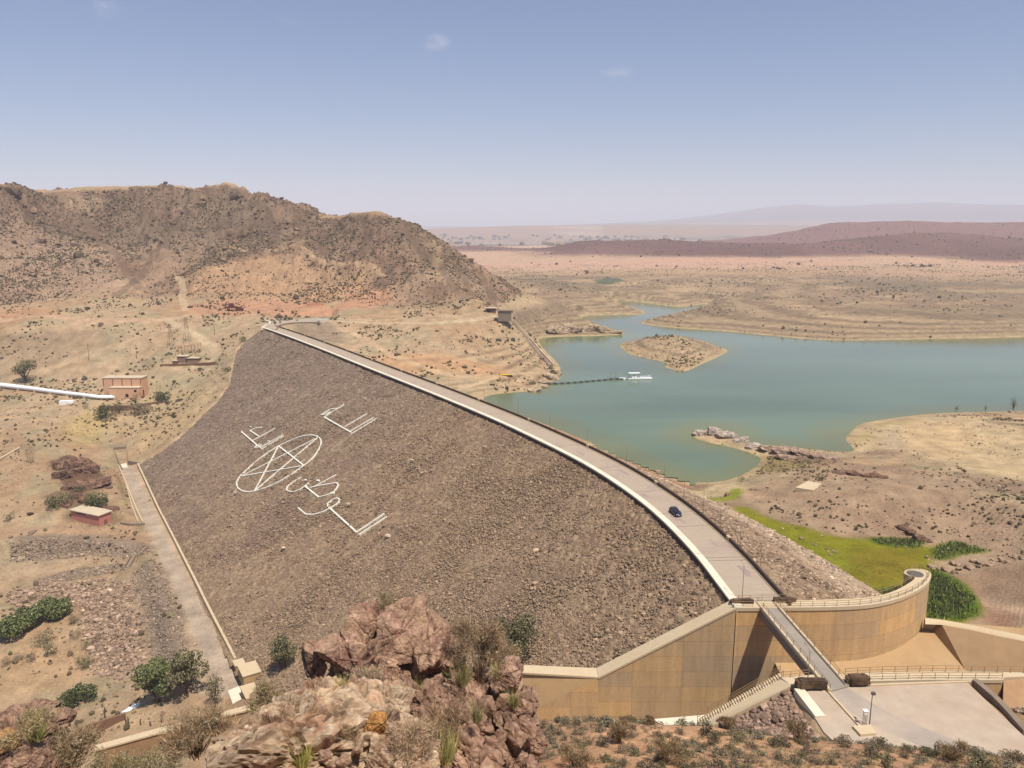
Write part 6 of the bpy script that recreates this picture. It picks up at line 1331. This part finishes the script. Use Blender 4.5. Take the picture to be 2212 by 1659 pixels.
# stones strewn over the island, shores and the dry bed
for (x0, x1, y0, y1, n, s, b) in [(-40, 420, 205, 430, 9000, .30, A(178, 148, 120)), (-330, -80, 170, 470, 9000, .30, A(170, 138, 108)), (60, 300, 430, 640, 2600, .45, A(182, 150, 116))]:
    q = np.c_[RNG.uniform(x0, x1, n), RNG.uniform(y0, y1, n)]; ok = (near_field(LSD, q[:, 0], q[:, 1]) > .5) & (near_field(FSD, q[:, 0], q[:, 1]) > 2) & (near_field(TM, q[:, 0], q[:, 1]) < .3) & (fbm(q[:, 0], q[:, 1], 18, 3, 310) > -.02); q = q[ok]
    V4.append(np.c_[q, ground(q[:, 0], q[:, 1])]); S4.append(np.exp(RNG.normal(math.log(s), .4, len(q)))); C4.append(rock_cols(len(q), b, .25))
n = 26000; q = np.c_[RNG.uniform(-640, 150, n), RNG.uniform(650, 1120, n)]; zq = near_field(zb, q[:, 0], q[:, 1]); ok = (near_field(H, q[:, 0], q[:, 1]) > .5) & (RNG.random(n) < np.clip((zq - 30) / 70, .02, .5) * (near_field(rk, q[:, 0], q[:, 1]) + .12)); q = q[ok]
V4.append(np.c_[q, ground(q[:, 0], q[:, 1])]); S4.append(np.exp(RNG.normal(math.log(1.5), .42, len(q)))); C4.append(rock_cols(len(q), A(152, 122, 97), .25))
scatter("rubble", np.vstack(V4), np.concatenate(S4), np.vstack(C4), loose_m, 1, .32, (1, .85, .7), .25)
pal = [(1340, 1217, .9), (1728, 1525, 1.1), (235, 1103, .8), (705, 1645, .9), (1960, 785, .9), (2060, 910, .7), (1200, 150, .5)]
for i, (zx, zy, s) in enumerate(pal):
    p = on_dam(zx, zy); P_, f_, c_ = block(None, (s, s * .8, s * .6), 700 + i, lvl=2, cols=[A(226, 206, 178)] * 4, split=0); 
    tag(mesh_from("pale_boulder", P_ + p + (0, 0, .35), f_, stone_m, None, False, c_), ["pale boulder right of the long word's loop", "pale boulder beyond the right end of the long word", "pale boulder below the left edge of the star circle", "pale boulder low on the rockfill below the lettering", "pale boulder on the rockfill right of the star", "small pale stone far right of the star", "small pale stone high on the rockfill"][i], "boulder", "pale boulders on the rockfill")

# ------------------------------------------------------------------ scrub: thousands of far bushes as one growth
leaf_m = surf("foliage", (1, 1, 1), 0.9, 3.0, 0.3, 0, None, None, True, 0.1, 3)
twig_m = surf("dry_twigs", (1, 1, 1), 0.95, 3.0, 0.25, 0, None, None, True, 0.05, 3)
VS, SS, CS = [], [], []
def grow(n, x0, x1, y0, y1, s0, s1, prob, base, spread=.3):
    q = np.c_[RNG.uniform(x0, x1, n), RNG.uniform(y0, y1, n)]; x, y = q.T; th = np.abs(np.arctan2(x, y)) < math.radians(38)
    p = prob(x, y) * th * (near_field(LSD, x, y) > 3) * (near_field(FSD, x, y) > 1.5) * (near_field(TM, x, y) < .25); q = q[RNG.random(n) < p]
    VS.append(np.c_[q, ground(q[:, 0], q[:, 1])]); SS.append(RNG.uniform(s0, s1, len(q)) * np.exp(RNG.normal(0, .25, len(q)))); c = np.array(base)[None] * np.exp(RNG.normal(0, spread, (len(q), 1))) * (1 + RNG.normal(0, .08, (len(q), 3))); CS.append(np.clip(c, .012, .5))
OL = np.array((0.115, 0.086, 0.046)); DK = np.array((0.090, 0.068, 0.040)); GR = np.array((0.105, 0.094, 0.044))
hp = lambda x, y: near_field(H, x, y) * np.clip(.45 + 1.1 * fbm(x, y, 45, 3, 401), .08, 1)
grow(210000, -680, 170, 590, 1150, .30, .75, hp, OL * .8)

grow(900, -600, 60, 640, 1000, 1.0, 1.7, lambda x, y: near_field(H, x, y) * (fbm(x, y, 60, 3, 402) > .15), OL)
nh = lambda x, y: (1 - near_field(H, x, y)) * np.clip(.25 + 1.5 * fbm(x, y, 26, 3, 403), 0, 1)
grow(16000, -480, 150, 400, 720, .35, .9, nh, OL)
grow(700, -480, 150, 430, 720, 1.0, 1.9, lambda x, y: nh(x, y) * .8, DK)
grow(5200, -340, -90, 160, 480, .25, .8, lambda x, y: np.clip(.2 + 1.4 * fbm(x, y, 20, 3, 404), 0, 1), OL)
grow(26000, 60, 430, 205, 430, .18, .55, lambda x, y: np.clip(1.9 * fbm(x, y, 24, 3, 405) + .12, 0.03, 1) * (near_field(C[..., 0], x, y) < .37) * (near_field(_ms, x, y) > 2), OL)
grow(30000, -60, 1250, 640, 1950, .4, 1.0, lambda x, y: (1 - near_field(H, x, y)) * np.clip(.25 + 1.4 * fbm(x, y, 60, 4, 406), .03, 1), OL * 1.2)
grow(900, -60, 1250, 900, 1950, 1.2, 2.2, lambda x, y: (1 - near_field(H, x, y)) * np.clip(fbm(x, y, 140, 3, 407) - .1, 0, 1) * 2, DK)
grow(12000, -200, 2300, 1850, 3600, 1.1, 2.6, lambda x, y: np.clip(near_field(pur, x, y) * (.15 + 1.6 * np.clip(fbm(x, y, 190, 4, 408, .5, True), 0, 1)), 0, 1), DK * 1.15)
grow(1800, -100, 1700, 1500, 2300, 1.8, 3.4, lambda x, y: (1 - near_field(pur, x, y)) * np.clip(2.2 * fbm(x, y, 260, 3, 409, .5, True) - .4, 0, 1), DK * 1.15)
grow(900, -900, 1600, 4000, 7600, 8, 18, lambda x, y: np.clip(3 * fbm(x, y, 420, 3, 410), 0, 1), DK * 1.3, .4)
n = 420; q = np.array(isle_w)[RNG.integers(0, len(isle_w), n)] * RNG.uniform(.0, .96, (n, 1)); q = q + (1 - RNG.uniform(0.0, .96, (n, 1))) * 0
ctr = isle_w.mean(0); q = ctr + (np.array(isle_w)[RNG.integers(0, len(isle_w), n)] - ctr) * np.sqrt(RNG.random((n, 1))) * .95
VS.append(np.c_[q, ground(q[:, 0], q[:, 1])]); SS.append(RNG.uniform(.2, .5, n)); CS.append(np.clip(OL[None] * 1.4 * np.exp(RNG.normal(0, .3, (n, 1))), 0, 1))
scatter("scrub", np.vstack(VS), np.concatenate(SS), np.vstack(CS), leaf_m, 1, .38, (1, 1, .8), .22)
# low white town blocks far out on the plain
tn_ = 130; q = np.c_[RNG.normal(250, 420, tn_), RNG.uniform(5200, 6400, tn_)]
m = MB()
for x, y in q: m.box((x, y, gz1(x, y) + 4), (RNG.uniform(10, 34), RNG.uniform(10, 20), 10))
tag(m.obj("distant_town", surf("pale_town", A(232, 224, 210), .9, 1, .1, 0)), kind="stuff")

# ------------------------------------------------------------------ plants
def leaf_cloud(lumps, n, size, cols, rg, flat=.5):
    """n small leaf faces spread through several ellipsoid lumps [(centre, radii)]"""
    L_ = [(np.array(c, float), np.array(r, float)) for c, r in lumps]; w = np.array([np.prod(r) ** .7 for c, r in L_]); w /= w.sum(); pick = rg.choice(len(L_), n, p=w)
    u = rg.normal(size=(n, 3)); u /= np.linalg.norm(u, axis=1)[:, None]; rad = rg.uniform(.45, 1.05, (n, 1)) ** .6
    C0 = np.array([c for c, r in L_])[pick]; R0_ = np.array([r for c, r in L_])[pick]; P = C0 + u * rad * R0_
    a = rg.normal(size=(n, 3)); a /= np.linalg.norm(a, axis=1)[:, None]; b = np.cross(a, u + rg.normal(0, .5, (n, 3))); b /= np.linalg.norm(b, axis=1)[:, None] + 1e-9
    s = size * rg.uniform(.6, 1.4, (n, 1)); V = np.stack([P - a * s * .5, P + b * s * flat, P + a * s * .5, P - b * s * flat], 1).reshape(-1, 3)
    k = cols[rg.integers(0, len(cols), n)] * np.exp(rg.normal(0, .22, (n, 1))); return V, np.arange(4 * n).reshape(-1, 4), np.repeat(k, 4, 0)
def twig_cloud(n, h, r, rg, w=.012, col=(.17, .13, .10), segs=3, spread=1.0, lean=(0, 0)):
    """n thin upward-arching twigs as ribbons"""
    a = rg.uniform(0, 2 * np.pi, n); tl = np.abs(rg.normal(0, .55, n)) * spread; hh = h * rg.uniform(.5, 1.05, n); V = []; C_ = []
    st = np.stack([np.cos(a), np.sin(a)], 1) * (r * .18 * rg.random(n))[:, None]
    ph = rg.normal(0, .25, (n, segs + 1, 2)) * r * .22
    for k in range(segs + 1):
        t = k / segs; rad = r * np.tanh(tl) * t ** 1.3; c = np.stack([st[:, 0] + np.cos(a) * rad + ph[:, k, 0] * t + lean[0] * t, st[:, 1] + np.sin(a) * rad + ph[:, k, 1] * t + lean[1] * t, hh * np.cos(tl * .6) * t], 1)
        wd = (w * (1.15 - t))[..., None] if np.ndim(t) else w * (1.15 - t); b = np.stack([-np.sin(a + k), np.cos(a + k), np.zeros(n)], 1) * wd; V += [c - b, c + b]
    V = np.stack(V, 1); m = 2 * (segs + 1); Fq = np.array([(2 * k, 2 * k + 1, 2 * k + 3, 2 * k + 2) for k in range(segs)]); Fa = (Fq[None] + (np.arange(n) * m)[:, None, None]).reshape(-1, 4)
    c = np.array(col)[None] * np.exp(rg.normal(0, .3, (n, 1))); return V.reshape(-1, 3), Fa, np.repeat(c, m, 0)
def limb(mb, p, q, r0, r1, rg):
    p = np.array(p, float); q = np.array(q, float); m_ = (p + q) / 2 + rg.normal(0, .08, 3) * np.linalg.norm(q - p); mb.tube([p, m_, q], [r0, (r0 + r1) / 2, r1], 5)
GREEN = np.array([(.085, .098, .034), (.115, .125, .046), (.060, .070, .026), (.15, .15, .06)]); OLIVE = np.array([(.135, .122, .056), (.18, .158, .078), (.095, .084, .040), (.22, .19, .10)]); SAGE = np.array([(.22, .195, .12), (.28, .24, .155), (.16, .138, .085)])
BRN = np.array([(.19, .14, .085), (.15, .11, .07), (.24, .18, .115), (.13, .10, .058)])
def tree(name, foot, w, h, label, cat="tree", cols=GREEN, n=2200, seed=0, tall=False, group=None, bare=.25, leaf=None):
    rg = np.random.default_rng(seed); e = empty(name, tuple(foot), label, cat, group); mb = MB(); nl = 9 if not tall else 7; lumps = []
    for i in range(nl):
        a = 2 * math.pi * i / nl + rg.uniform(-.4, .4); rr = rg.uniform(.15, .62) * w / 2; z = h * (rg.uniform(.45, .85) if not tall else rg.uniform(.35, .9))
        c = (math.cos(a) * rr, math.sin(a) * rr, z); rad = w * rg.uniform(.15, .26); lumps.append((c, (rad, rad, rad * rg.uniform(.65, .95)))); limb(mb, (0, 0, h * bare * rg.uniform(.5, 1)), c, .035 * h ** .8 + .02, .015, rg)
    lumps.append(((0, 0, h * .8), (w * .22, w * .22, h * .18))); mb.tube([(0, 0, -.4), (rg.normal(0, .03) * h, 0, h * bare), (rg.normal(0, .05) * h, rg.normal(0, .05) * h, h * .75)], [.05 * h ** .8 + .03, .04 * h ** .8 + .02, .02], 7)
    mb.obj("trunk", wood, e, True)
    V, Fa, cc = leaf_cloud(lumps, n, leaf or w * .042, cols, rg); mesh_from("crown", V, Fa, leaf_m, e, False, cc, True); return e
def bush(foot, w, h, label, cols=OLIVE, n=900, seed=0, name="shrub", group=None, leaf=None):
    rg = np.random.default_rng(seed); lumps = [((rg.uniform(-.3, .3) * w, rg.uniform(-.3, .3) * w, h * rg.uniform(.3, .6)), (w * rg.uniform(.16, .28), w * rg.uniform(.16, .28), h * rg.uniform(.28, .42))) for _ in range(8)]
    V, Fa, cc = leaf_cloud(lumps, int(n * 1.5), leaf or w * .042, cols, rg); V[:, 2] = np.maximum(V[:, 2], -.15)
    o = mesh_from(name, V, Fa, leaf_m, None, False, cc, True); o.location = tuple(foot); return tag(o, label, "bush", group)
def dry_bush(foot, w, h, label, n=420, seed=0, col=(.17, .135, .10), name="dry_bush", lean=(0, 0), width=None, group=None, leaves=0, lcol=SAGE):
    """a fuzzy leafless bush: a few stems and very many short fine sprigs through an uneven crown"""
    rg = np.random.default_rng(seed); col = np.array(col) * (1.8, 1.5, 1.15); wd = width or max(.010, w * .006)
    V, Fa, cc = twig_cloud(max(24, n // 12), h * .9, w * .5, rg, wd * .9, col * .8, 3, 1.0, lean)
    lumps = [((rg.uniform(-.3, .3) * w, rg.uniform(-.3, .3) * w, h * rg.uniform(.3, .8)), (w * rg.uniform(.14, .26), w * rg.uniform(.14, .26), h * rg.uniform(.14, .26))) for _ in range(9)]
    m = n * 5; pick = rg.integers(0, 9, m); u = rg.normal(size=(m, 3)); u /= np.linalg.norm(u, axis=1)[:, None]
    P = np.array([c for c, r in lumps])[pick] + u * np.array([r for c, r in lumps])[pick] * rg.uniform(.1, 1.1, (m, 1)); P[:, 2] = np.abs(P[:, 2])
    d = np.c_[P[:, :2] / w, np.full(m, .55)] + rg.normal(0, .45, (m, 3)); d /= np.linalg.norm(d, axis=1)[:, None]; ln = h * rg.uniform(.08, .24, (m, 1)); Q = P + d * ln + rg.normal(0, .1, (m, 3)) * ln
    b = np.cross(d, rg.normal(size=(m, 3))); b /= np.linalg.norm(b, axis=1)[:, None]; b *= wd * rg.uniform(.3, .75, (m, 1))
    V2 = np.stack([P - b, P + b, Q], 1).reshape(-1, 3); F3 = [tuple(f) for f in Fa] + [tuple(int(k) for k in f) for f in (np.arange(3 * m).reshape(-1, 3) + len(V))]
    V = np.vstack([V, V2]); cc = np.vstack([cc, np.repeat(col[None] * np.exp(rg.normal(0, .3, (m, 1))), 3, 0)])
    if leaves:
        V3, F4, c3 = leaf_cloud(lumps, leaves, w * .03, lcol, rg); F3 += [tuple(int(k) for k in f) for f in F4 + len(V)]; V = np.vstack([V, V3]); cc = np.vstack([cc, c3])
    V[:, 2] = np.maximum(V[:, 2], -.3)
    o = mesh_from(name, V, F3, twig_m, None, False, cc, True); o.location = tuple(foot); return tag(o, label, "bush", group)
def tuft(foot, h, label, n=110, seed=0, col=(.33, .29, .12), group="grass tufts on the foreground rocks"):
    rg = np.random.default_rng(seed); V, Fa, cc = twig_cloud(n, h, h * .75, rg, .014, col, 3, .9); o = mesh_from("grass_tuft", V, Fa, twig_m, None, False, cc, True); o.location = tuple(foot); return tag(o, label, "grass", group)
def sz(p, px): return px * math.hypot(p[0], p[1], p[2] - ZC) / F
# trees and shrubs of the lower-left valley: (u, v of the foot, width, height in the photograph, label, look)
T = [(338, 1520, 92, 72, "dense round green tree at the end of the toe road terrace", GREEN * 1.3, 3600, False), (402, 1502, 84, 84, "taller open green tree beside the dense round one", OLIVE * 1.05, 2600, True), (464, 1528, 44, 62, "small dark tree beside the stepped concrete blocks", OLIVE, 1400, True),
    (612, 1462, 66, 82, "dark green tree at the foot of the rockfill left of the red outcrop", OLIVE * .95, 2400, True), (55, 828, 48, 40, "grey-green tree beside the white pipe", OLIVE, 1300, False), (294, 880, 22, 26, "small palm-like tree in front of the peach power house", GREEN * .8, 500, True),
    (2188, 886, 18, 22, "small tree on the right-hand shoreline, the tallest there", OLIVE * .9, 400, True), (2066, 888, 12, 10, "little tree at the shoreline where the sandy flat begins", OLIVE * .9, 240, False), (2128, 888, 10, 9, "little tree between the two others on the shoreline", OLIVE * .9, 240, False)]
for i, (u, v, w, h, lb, cl, n, tl) in enumerate(T):
    p = ghit(u, v, near=60); tree("green_tree", p, sz(p, w), sz(p, h) * 1.12, lb, "tree", cl, n, 900 + i, tl)
p = dam_hit(1118, 1434); tree("green_tree", p, sz(p, 112), sz(p, 96), "bushy olive tree on the rockfill right of the foreground crag", "tree", OLIVE * .8, 3600, 931, True, None, .3, sz(p, 112) * .035)
Bs = [(56, 1366, 80, 38, "large dark green bush, left of the two on the terrace", GREEN * 1.35, 3600), (126, 1328, 70, 38, "large dark green bush, right of the two on the terrace", GREEN * 1.35, 3200), (172, 1522, 70, 36, "low dark green bush above the terrace edge wall", GREEN * .8, 1200), (226, 905, 42, 30, "round green bush below the brown yard wall", GREEN * .85, 800), (262, 895, 34, 26, "brownish bush between two green ones below the power house", BRN, 600),
    (306, 896, 46, 24, "greyish brown thicket below the power house yard", BRN * 1.2, 700), (352, 868, 42, 22, "dark green bush at the right end of the yard wall", GREEN * .8, 700), (243, 858, 26, 14, "small bush at the end of the white pipe", GREEN * .8, 400), (188, 883, 16, 13, "small dark bush right of the white valve block", GREEN * .7, 300), (18, 1126, 20, 18, "dark round bush by the track at the left edge", GREEN * .65, 500), (212, 1098, 46, 30, "green bush on the rocks behind the pink shed", GREEN * .9, 900),
    (120, 1095, 50, 26, "olive bush on the rocks left of the pink shed", OLIVE, 800), (175, 1062, 30, 12, "thin olive bush under the dark outcrop", OLIVE, 400), (92, 1392, 34, 26, "grey-green bush on the terrace below the two large ones", OLIVE, 600), (105, 1418, 30, 30, "tall olive bush on the sandy terrace", OLIVE, 600), (62, 1432, 26, 18, "brown bush on the sandy terrace, left side", BRN, 400), (186, 1402, 24, 20, "rust-green bush at the edge of the stone bank, upper", OLIVE, 400), (184, 1442, 36, 24, "olive bush at the edge of the stone bank, lower", OLIVE, 500), (158, 1350, 26, 20, "brown bush beside the stone bank top", BRN, 400), (163, 1378, 22, 18, "small brown bush below it on the bank edge", BRN, 400), (70, 1300, 18, 14, "small dark bush above the two large green ones", GREEN * .8, 300), (12, 1440, 24, 18, "brown bush at the left edge of the terrace", BRN, 300), (40, 1426, 20, 14, "small brown bush between two others on the sand", BRN, 300), (210, 1388, 20, 12, "low brown bush on the stone bank", BRN, 300),
    (488, 806, 24, 14, "dark bush at the edge of the rockfill by the far abutment", GREEN * .7, 400), (524, 738, 20, 13, "dark bush on the rockfill edge near the dam's far end", GREEN * .7, 400), (690, 704, 14, 12, "dark round bush at the plaza edge beyond the dam", GREEN * .65, 250), (1252, 672, 22, 14, "green bush at the lake inlet", GREEN * .9, 300), (1600, 1040, 20, 12, "olive bush where spit and shore meet", OLIVE, 300)]
for i, (u, v, w, h, lb, cl, n) in enumerate(Bs):
    p = ghit(u, v, near=60); bush(p, sz(p, w), sz(p, h) * 1.1, lb, cl, n, 1000 + i)
p = ghit(66, 1000); dry_bush(p, sz(p, 50), sz(p, 44), "bare grey tree on the slope by the canal wall", 90, 1101, (.13, .10, .08), "bare_tree", width=.05)
# dry bushes and grass among the foreground rocks
def near_pt(u, v, d): return py(u, v, d)
for i, (u, v, d, w, h, lb, n, col, lv) in enumerate([(1035, 1470, 32.0, 110, 130, "tall grey-brown dry bush at the right of the red outcrop", 620, (.15, .12, .09), 500), (425, 1634, 27.0, 160, 100, "wide leafless bush left of the pale outcrop", 900, (.19, .155, .115), 200), (158, 1672, 26.0, 140, 100, "dry bush in the lower left corner beside the dark outcrop", 800, (.18, .15, .11), 500), (585, 1530, 60.0, 90, 60, "grey-green shrub above the tan retaining wall", 420, (.16, .14, .09), 500),
    (800, 1500, 30.2, 110, 50, "silvery dry bush in the hollow of the red outcrop", 420, (.20, .17, .14), 0), (880, 1660, 23.4, 120, 90, "grey leafless bush on the pale outcrop", 420, (.23, .19, .15), 0), (960, 1650, 26.5, 90, 130, "dry bush between the pale outcrop and the crag", 520, (.17, .13, .10), 300), (840, 1320, 35.0, 60, 40, "thin shrub behind the top of the red outcrop", 150, (.14, .12, .08), 150), (905, 1318, 35.6, 60, 30, "thin grey shrub behind the right top of the red outcrop", 150, (.17, .14, .11), 100), (1085, 1440, 33.0, 90, 50, "low dry bush on top of the dark crag", 300, (.2, .165, .12), 0), (66, 1606, 24.8, 90, 60, "grey-green shrub on the dark corner outcrop", 420, (.19, .17, .11), 300), (760, 1610, 24.0, 60, 60, "small dry bush on the pale outcrop", 220, (.22, .18, .13), 0), (330, 1690, 40, 120, 60, "grey-green bush under the tan retaining wall", 420, (.17, .155, .10), 600), (240, 1690, 38, 90, 60, "dark green bush under the left end of the tan wall", 300, (.14, .13, .08), 700)]):
    p = near_pt(u, v, d); dry_bush(p, sz(p, w), sz(p, h), lb, n, 1200 + i, col, leaves=lv, width=sz(p, .9))
for i, (u, v, d, h, lb, col) in enumerate([(745, 1500, 26.6, 44, "yellow grass tuft on the back edge of the pale outcrop", (.42, .36, .13)), (1000, 1480, 31.4, 70, "long yellow-green grass tuft beside the dry bush of the red outcrop", (.32, .28, .11)), (905, 1510, 31.2, 44, "yellow grass tuft under the red outcrop", (.38, .31, .12)), (1075, 1470, 31.0, 48, "yellow grass tuft on the crag", (.38, .3, .13)), (1110, 1530, 30.4, 50, "grass tuft on the outer side of the crag", (.34, .29, .12)), (965, 1650, 25.4, 95, "pale yellow grass clump at the foot of the crag", (.45, .40, .15)), (655, 1660, 23.0, 70, "yellow grass clump on the lower pale outcrop", (.46, .41, .12)), (1030, 1560, 29.0, 50, "thin green grass tuft in the middle of the crag", (.26, .24, .10)), (85, 1600, 24.6, 40, "green grass tuft on the dark corner outcrop", (.34, .33, .11)), (700, 1560, 25.2, 40, "thin brown grass on the pale outcrop", (.3, .23, .13))]):
    p = near_pt(u, v, d); tuft(p, sz(p, h), lb, 120, 1300 + i, col)

# low shrubs of the slope at lower right: eight kinds, copied
SH, SHD = [], []
for k in range(8):
    rg = np.random.default_rng(1400 + k); base_c = [OLIVE, BRN, SAGE, OLIVE * .8, BRN * .8, SAGE * .85, OLIVE * 1.1, BRN * 1.1][k]
    lumps = [((rg.uniform(-.38, .38), rg.uniform(-.38, .38), rg.uniform(.12, .34)), (rg.uniform(.14, .28), rg.uniform(.14, .28), rg.uniform(.12, .26))) for _ in range(9)]
    V, Fa, cc = leaf_cloud(lumps, 460, .07, base_c, rg); V2, F2, c2 = twig_cloud(70, .55, .5, rg, .008, (.16, .12, .09))
    me = mesh_from("shrub", np.vstack([V, V2]), np.vstack([Fa, F2 + len(V)]), leaf_m, None, False, np.vstack([cc, c2]), True); SH.append(me); SHD.append((V, Fa, cc))
LB = ["low olive shrub on the reddish slope below the stained wall", "low brown shrub on the reddish slope below the stained wall", "pale sage shrub on the reddish slope at the bottom of the view", "dark olive shrub on the reddish slope at the bottom of the view", "dark brown shrub on the reddish slope at the bottom of the view", "grey sage shrub on the reddish slope below the yard", "bright olive shrub on the reddish slope among brown ones", "rusty brown shrub on the reddish slope below the yard"]
rg = np.random.default_rng(77); cnt = 0; used_ = set()
cand = np.c_[rg.uniform(-2, 70, 14000), rg.uniform(52, 80, 14000)]
dz_ = ground(cand[:, 0], cand[:, 1]) - ZC; dd = cand[:, 1] * math.cos(PITCH) - dz_ * math.sin(PITCH); uu = CX + F * cand[:, 0] / dd; vv = CY - F * (cand[:, 1] * math.sin(PITCH) + dz_ * math.cos(PITCH)) / dd
okc = (uu > 1120) & (uu < 2230) & (vv < 1680) & (fbm(cand[:, 0], cand[:, 1], 9, 2, 411) + rg.normal(0, .22, 14000) > .02)
placed = []
for (x, y), u in zip(cand[okc], uu[okc]):
    s = float(np.exp(rg.normal(math.log(1.05), .42))); s = min(s, 2.8)
    if any((x - a) ** 2 + (y - b) ** 2 < (.42 * (s + c)) ** 2 for a, b, c in placed): continue
    placed.append((x, y, s))
    if len(placed) > 1400: break
placed.sort(key=lambda q: -q[2])
UV_, UF_, UC_ = [], [], []; uo = 0
for n_i, (x, y, s) in enumerate(placed):
    k = int(rg.integers(0, 8)); rz = rg.uniform(0, 6.28); hz_ = s * rg.uniform(.75, 1.1)
    if n_i < 270:                                                      # the largest as bushes of their own
        if k in used_: o = SH[k].copy(); COL.objects.link(o)
        else: o = SH[k]; used_.add(k)
        o.location = (x, y, gz1(x, y) - .05); o.rotation_euler = (0, 0, rz); o.scale = (s, s, hz_); tag(o, LB[k], "bush", "low shrubs on the slope at lower right")
    else:                                                              # the rest as one undergrowth
        V, Fa, cc = SHD[k]; V = V[:4 * 170]; ca, sa = math.cos(rz), math.sin(rz); UV_.append(np.stack([(V[:, 0] * ca - V[:, 1] * sa) * s + x, (V[:, 0] * sa + V[:, 1] * ca) * s + y, V[:, 2] * hz_ + gz1(x, y) - .05], 1)); UF_.append(Fa[:170] + uo); uo += len(V); UC_.append(cc[:len(V)])
if UV_: tag(mesh_from("undergrowth", np.vstack(UV_), np.vstack(UF_), leaf_m, None, False, np.vstack(UC_)), kind="stuff")
for i, (u, v, w, h, lb) in enumerate([(1440, 1650, 84, 50, "big grey-green thicket at the bottom centre of the scrub slope"), (1240, 1658, 80, 46, "big pale brushwood clump near the crag's right side"), (1335, 1606, 46, 44, "upright dry bush on the scrub slope below the wall"), (1720, 1598, 50, 36, "brown bush at the brow below the yard's white edge wall"), (1570, 1576, 34, 26, "dry bush at the foot of the stair"), (1405, 1566, 26, 20, "dark bush against the bright low wall top"), (2060, 1644, 60, 34, "wide green-grey bush at the brow below the yard")]):
    p = ghit(u, v, near=48); dry_bush(p, sz(p, w), sz(p, h), lb, 420, 1500 + i, (.125, .098, .066), leaves=260, lcol=[OLIVE, SAGE, OLIVE][i % 3], width=sz(p, .8))
# marsh grass
GV, GF, GC = [], [], []; o_ = 0
for gi, g in enumerate(MARSH_G + [MARSH]):
    W_ = np.array([pz(*q, -28.2)[:2] for q in g]); lo, hi = W_.min(0), W_.max(0); n = [5200, 6200, 11000, 4200, 5000][gi]; q = lo + RNG.random((n, 2)) * (hi - lo); q = q[inside(q[:, 0], q[:, 1], W_)]
    e_ = sdf(q[:, 0], q[:, 1], W_, 9); q = q[RNG.random(len(q)) < np.clip(-e_ / 4.5, .04, 1) * (.45 + .9 * np.clip(fbm(q[:, 0], q[:, 1], 5, 3, 421) + .35, 0, 1))]
    if gi == 4: q = q[fbm(q[:, 0], q[:, 1], 7, 3, 420) > .12]
    n = len(q); z = ground(q[:, 0], q[:, 1]); h = RNG.uniform(.35, 1.0, n) * (1 if gi < 4 else .35); a = RNG.uniform(0, 6.28, n); w = .16 + .1 * RNG.random(n); b = np.stack([np.cos(a), np.sin(a), 0 * a], 1) * w[:, None]; P = np.c_[q, z]
    top = P + np.c_[RNG.normal(0, .15, n), RNG.normal(0, .15, n), h]; V = np.stack([P - b, P + b, top], 1).reshape(-1, 3); GV.append(V); GF.append(np.arange(3 * n).reshape(-1, 3) + o_); o_ += 3 * n
    base_c = np.array((.15, .165, .05)) if gi < 4 else np.array((.20, .20, .045)); GC.append(np.repeat(base_c[None] * np.exp(RNG.normal(0, .35, (n, 1))), 3, 0))
tag(mesh_from("marsh_grass", np.vstack(GV), np.vstack(GF), leaf_m, None, False, np.vstack(GC)), kind="stuff")
# ------------------------------------------------------------------ haze
hz = mesh_from("haze", np.array([(x, y, z) for z in (-90, 880) for x, y in ((-28500, -600), (28500, -600), (28500, 28500), (-28500, 28500))]),
    [(3, 2, 1, 0), (4, 5, 6, 7), (0, 1, 5, 4), (1, 2, 6, 5), (2, 3, 7, 6), (3, 0, 4, 7)])
hm = bpy.data.materials.new("haze"); hm.use_nodes = True; hn = hm.node_tree
hn.nodes.remove(hn.nodes["Principled BSDF"])
pv = hn.nodes.new("ShaderNodeVolumePrincipled"); pv.inputs["Density"].default_value = 1.0e-4; pv.inputs["Color"].default_value = (0.90, 0.92, 1.0, 1); pv.inputs["Anisotropy"].default_value = 0.0
hn.links.new(pv.outputs[0], hn.nodes["Material Output"].inputs["Volume"])
hz.data.materials.append(hm); tag(hz, kind="stuff")
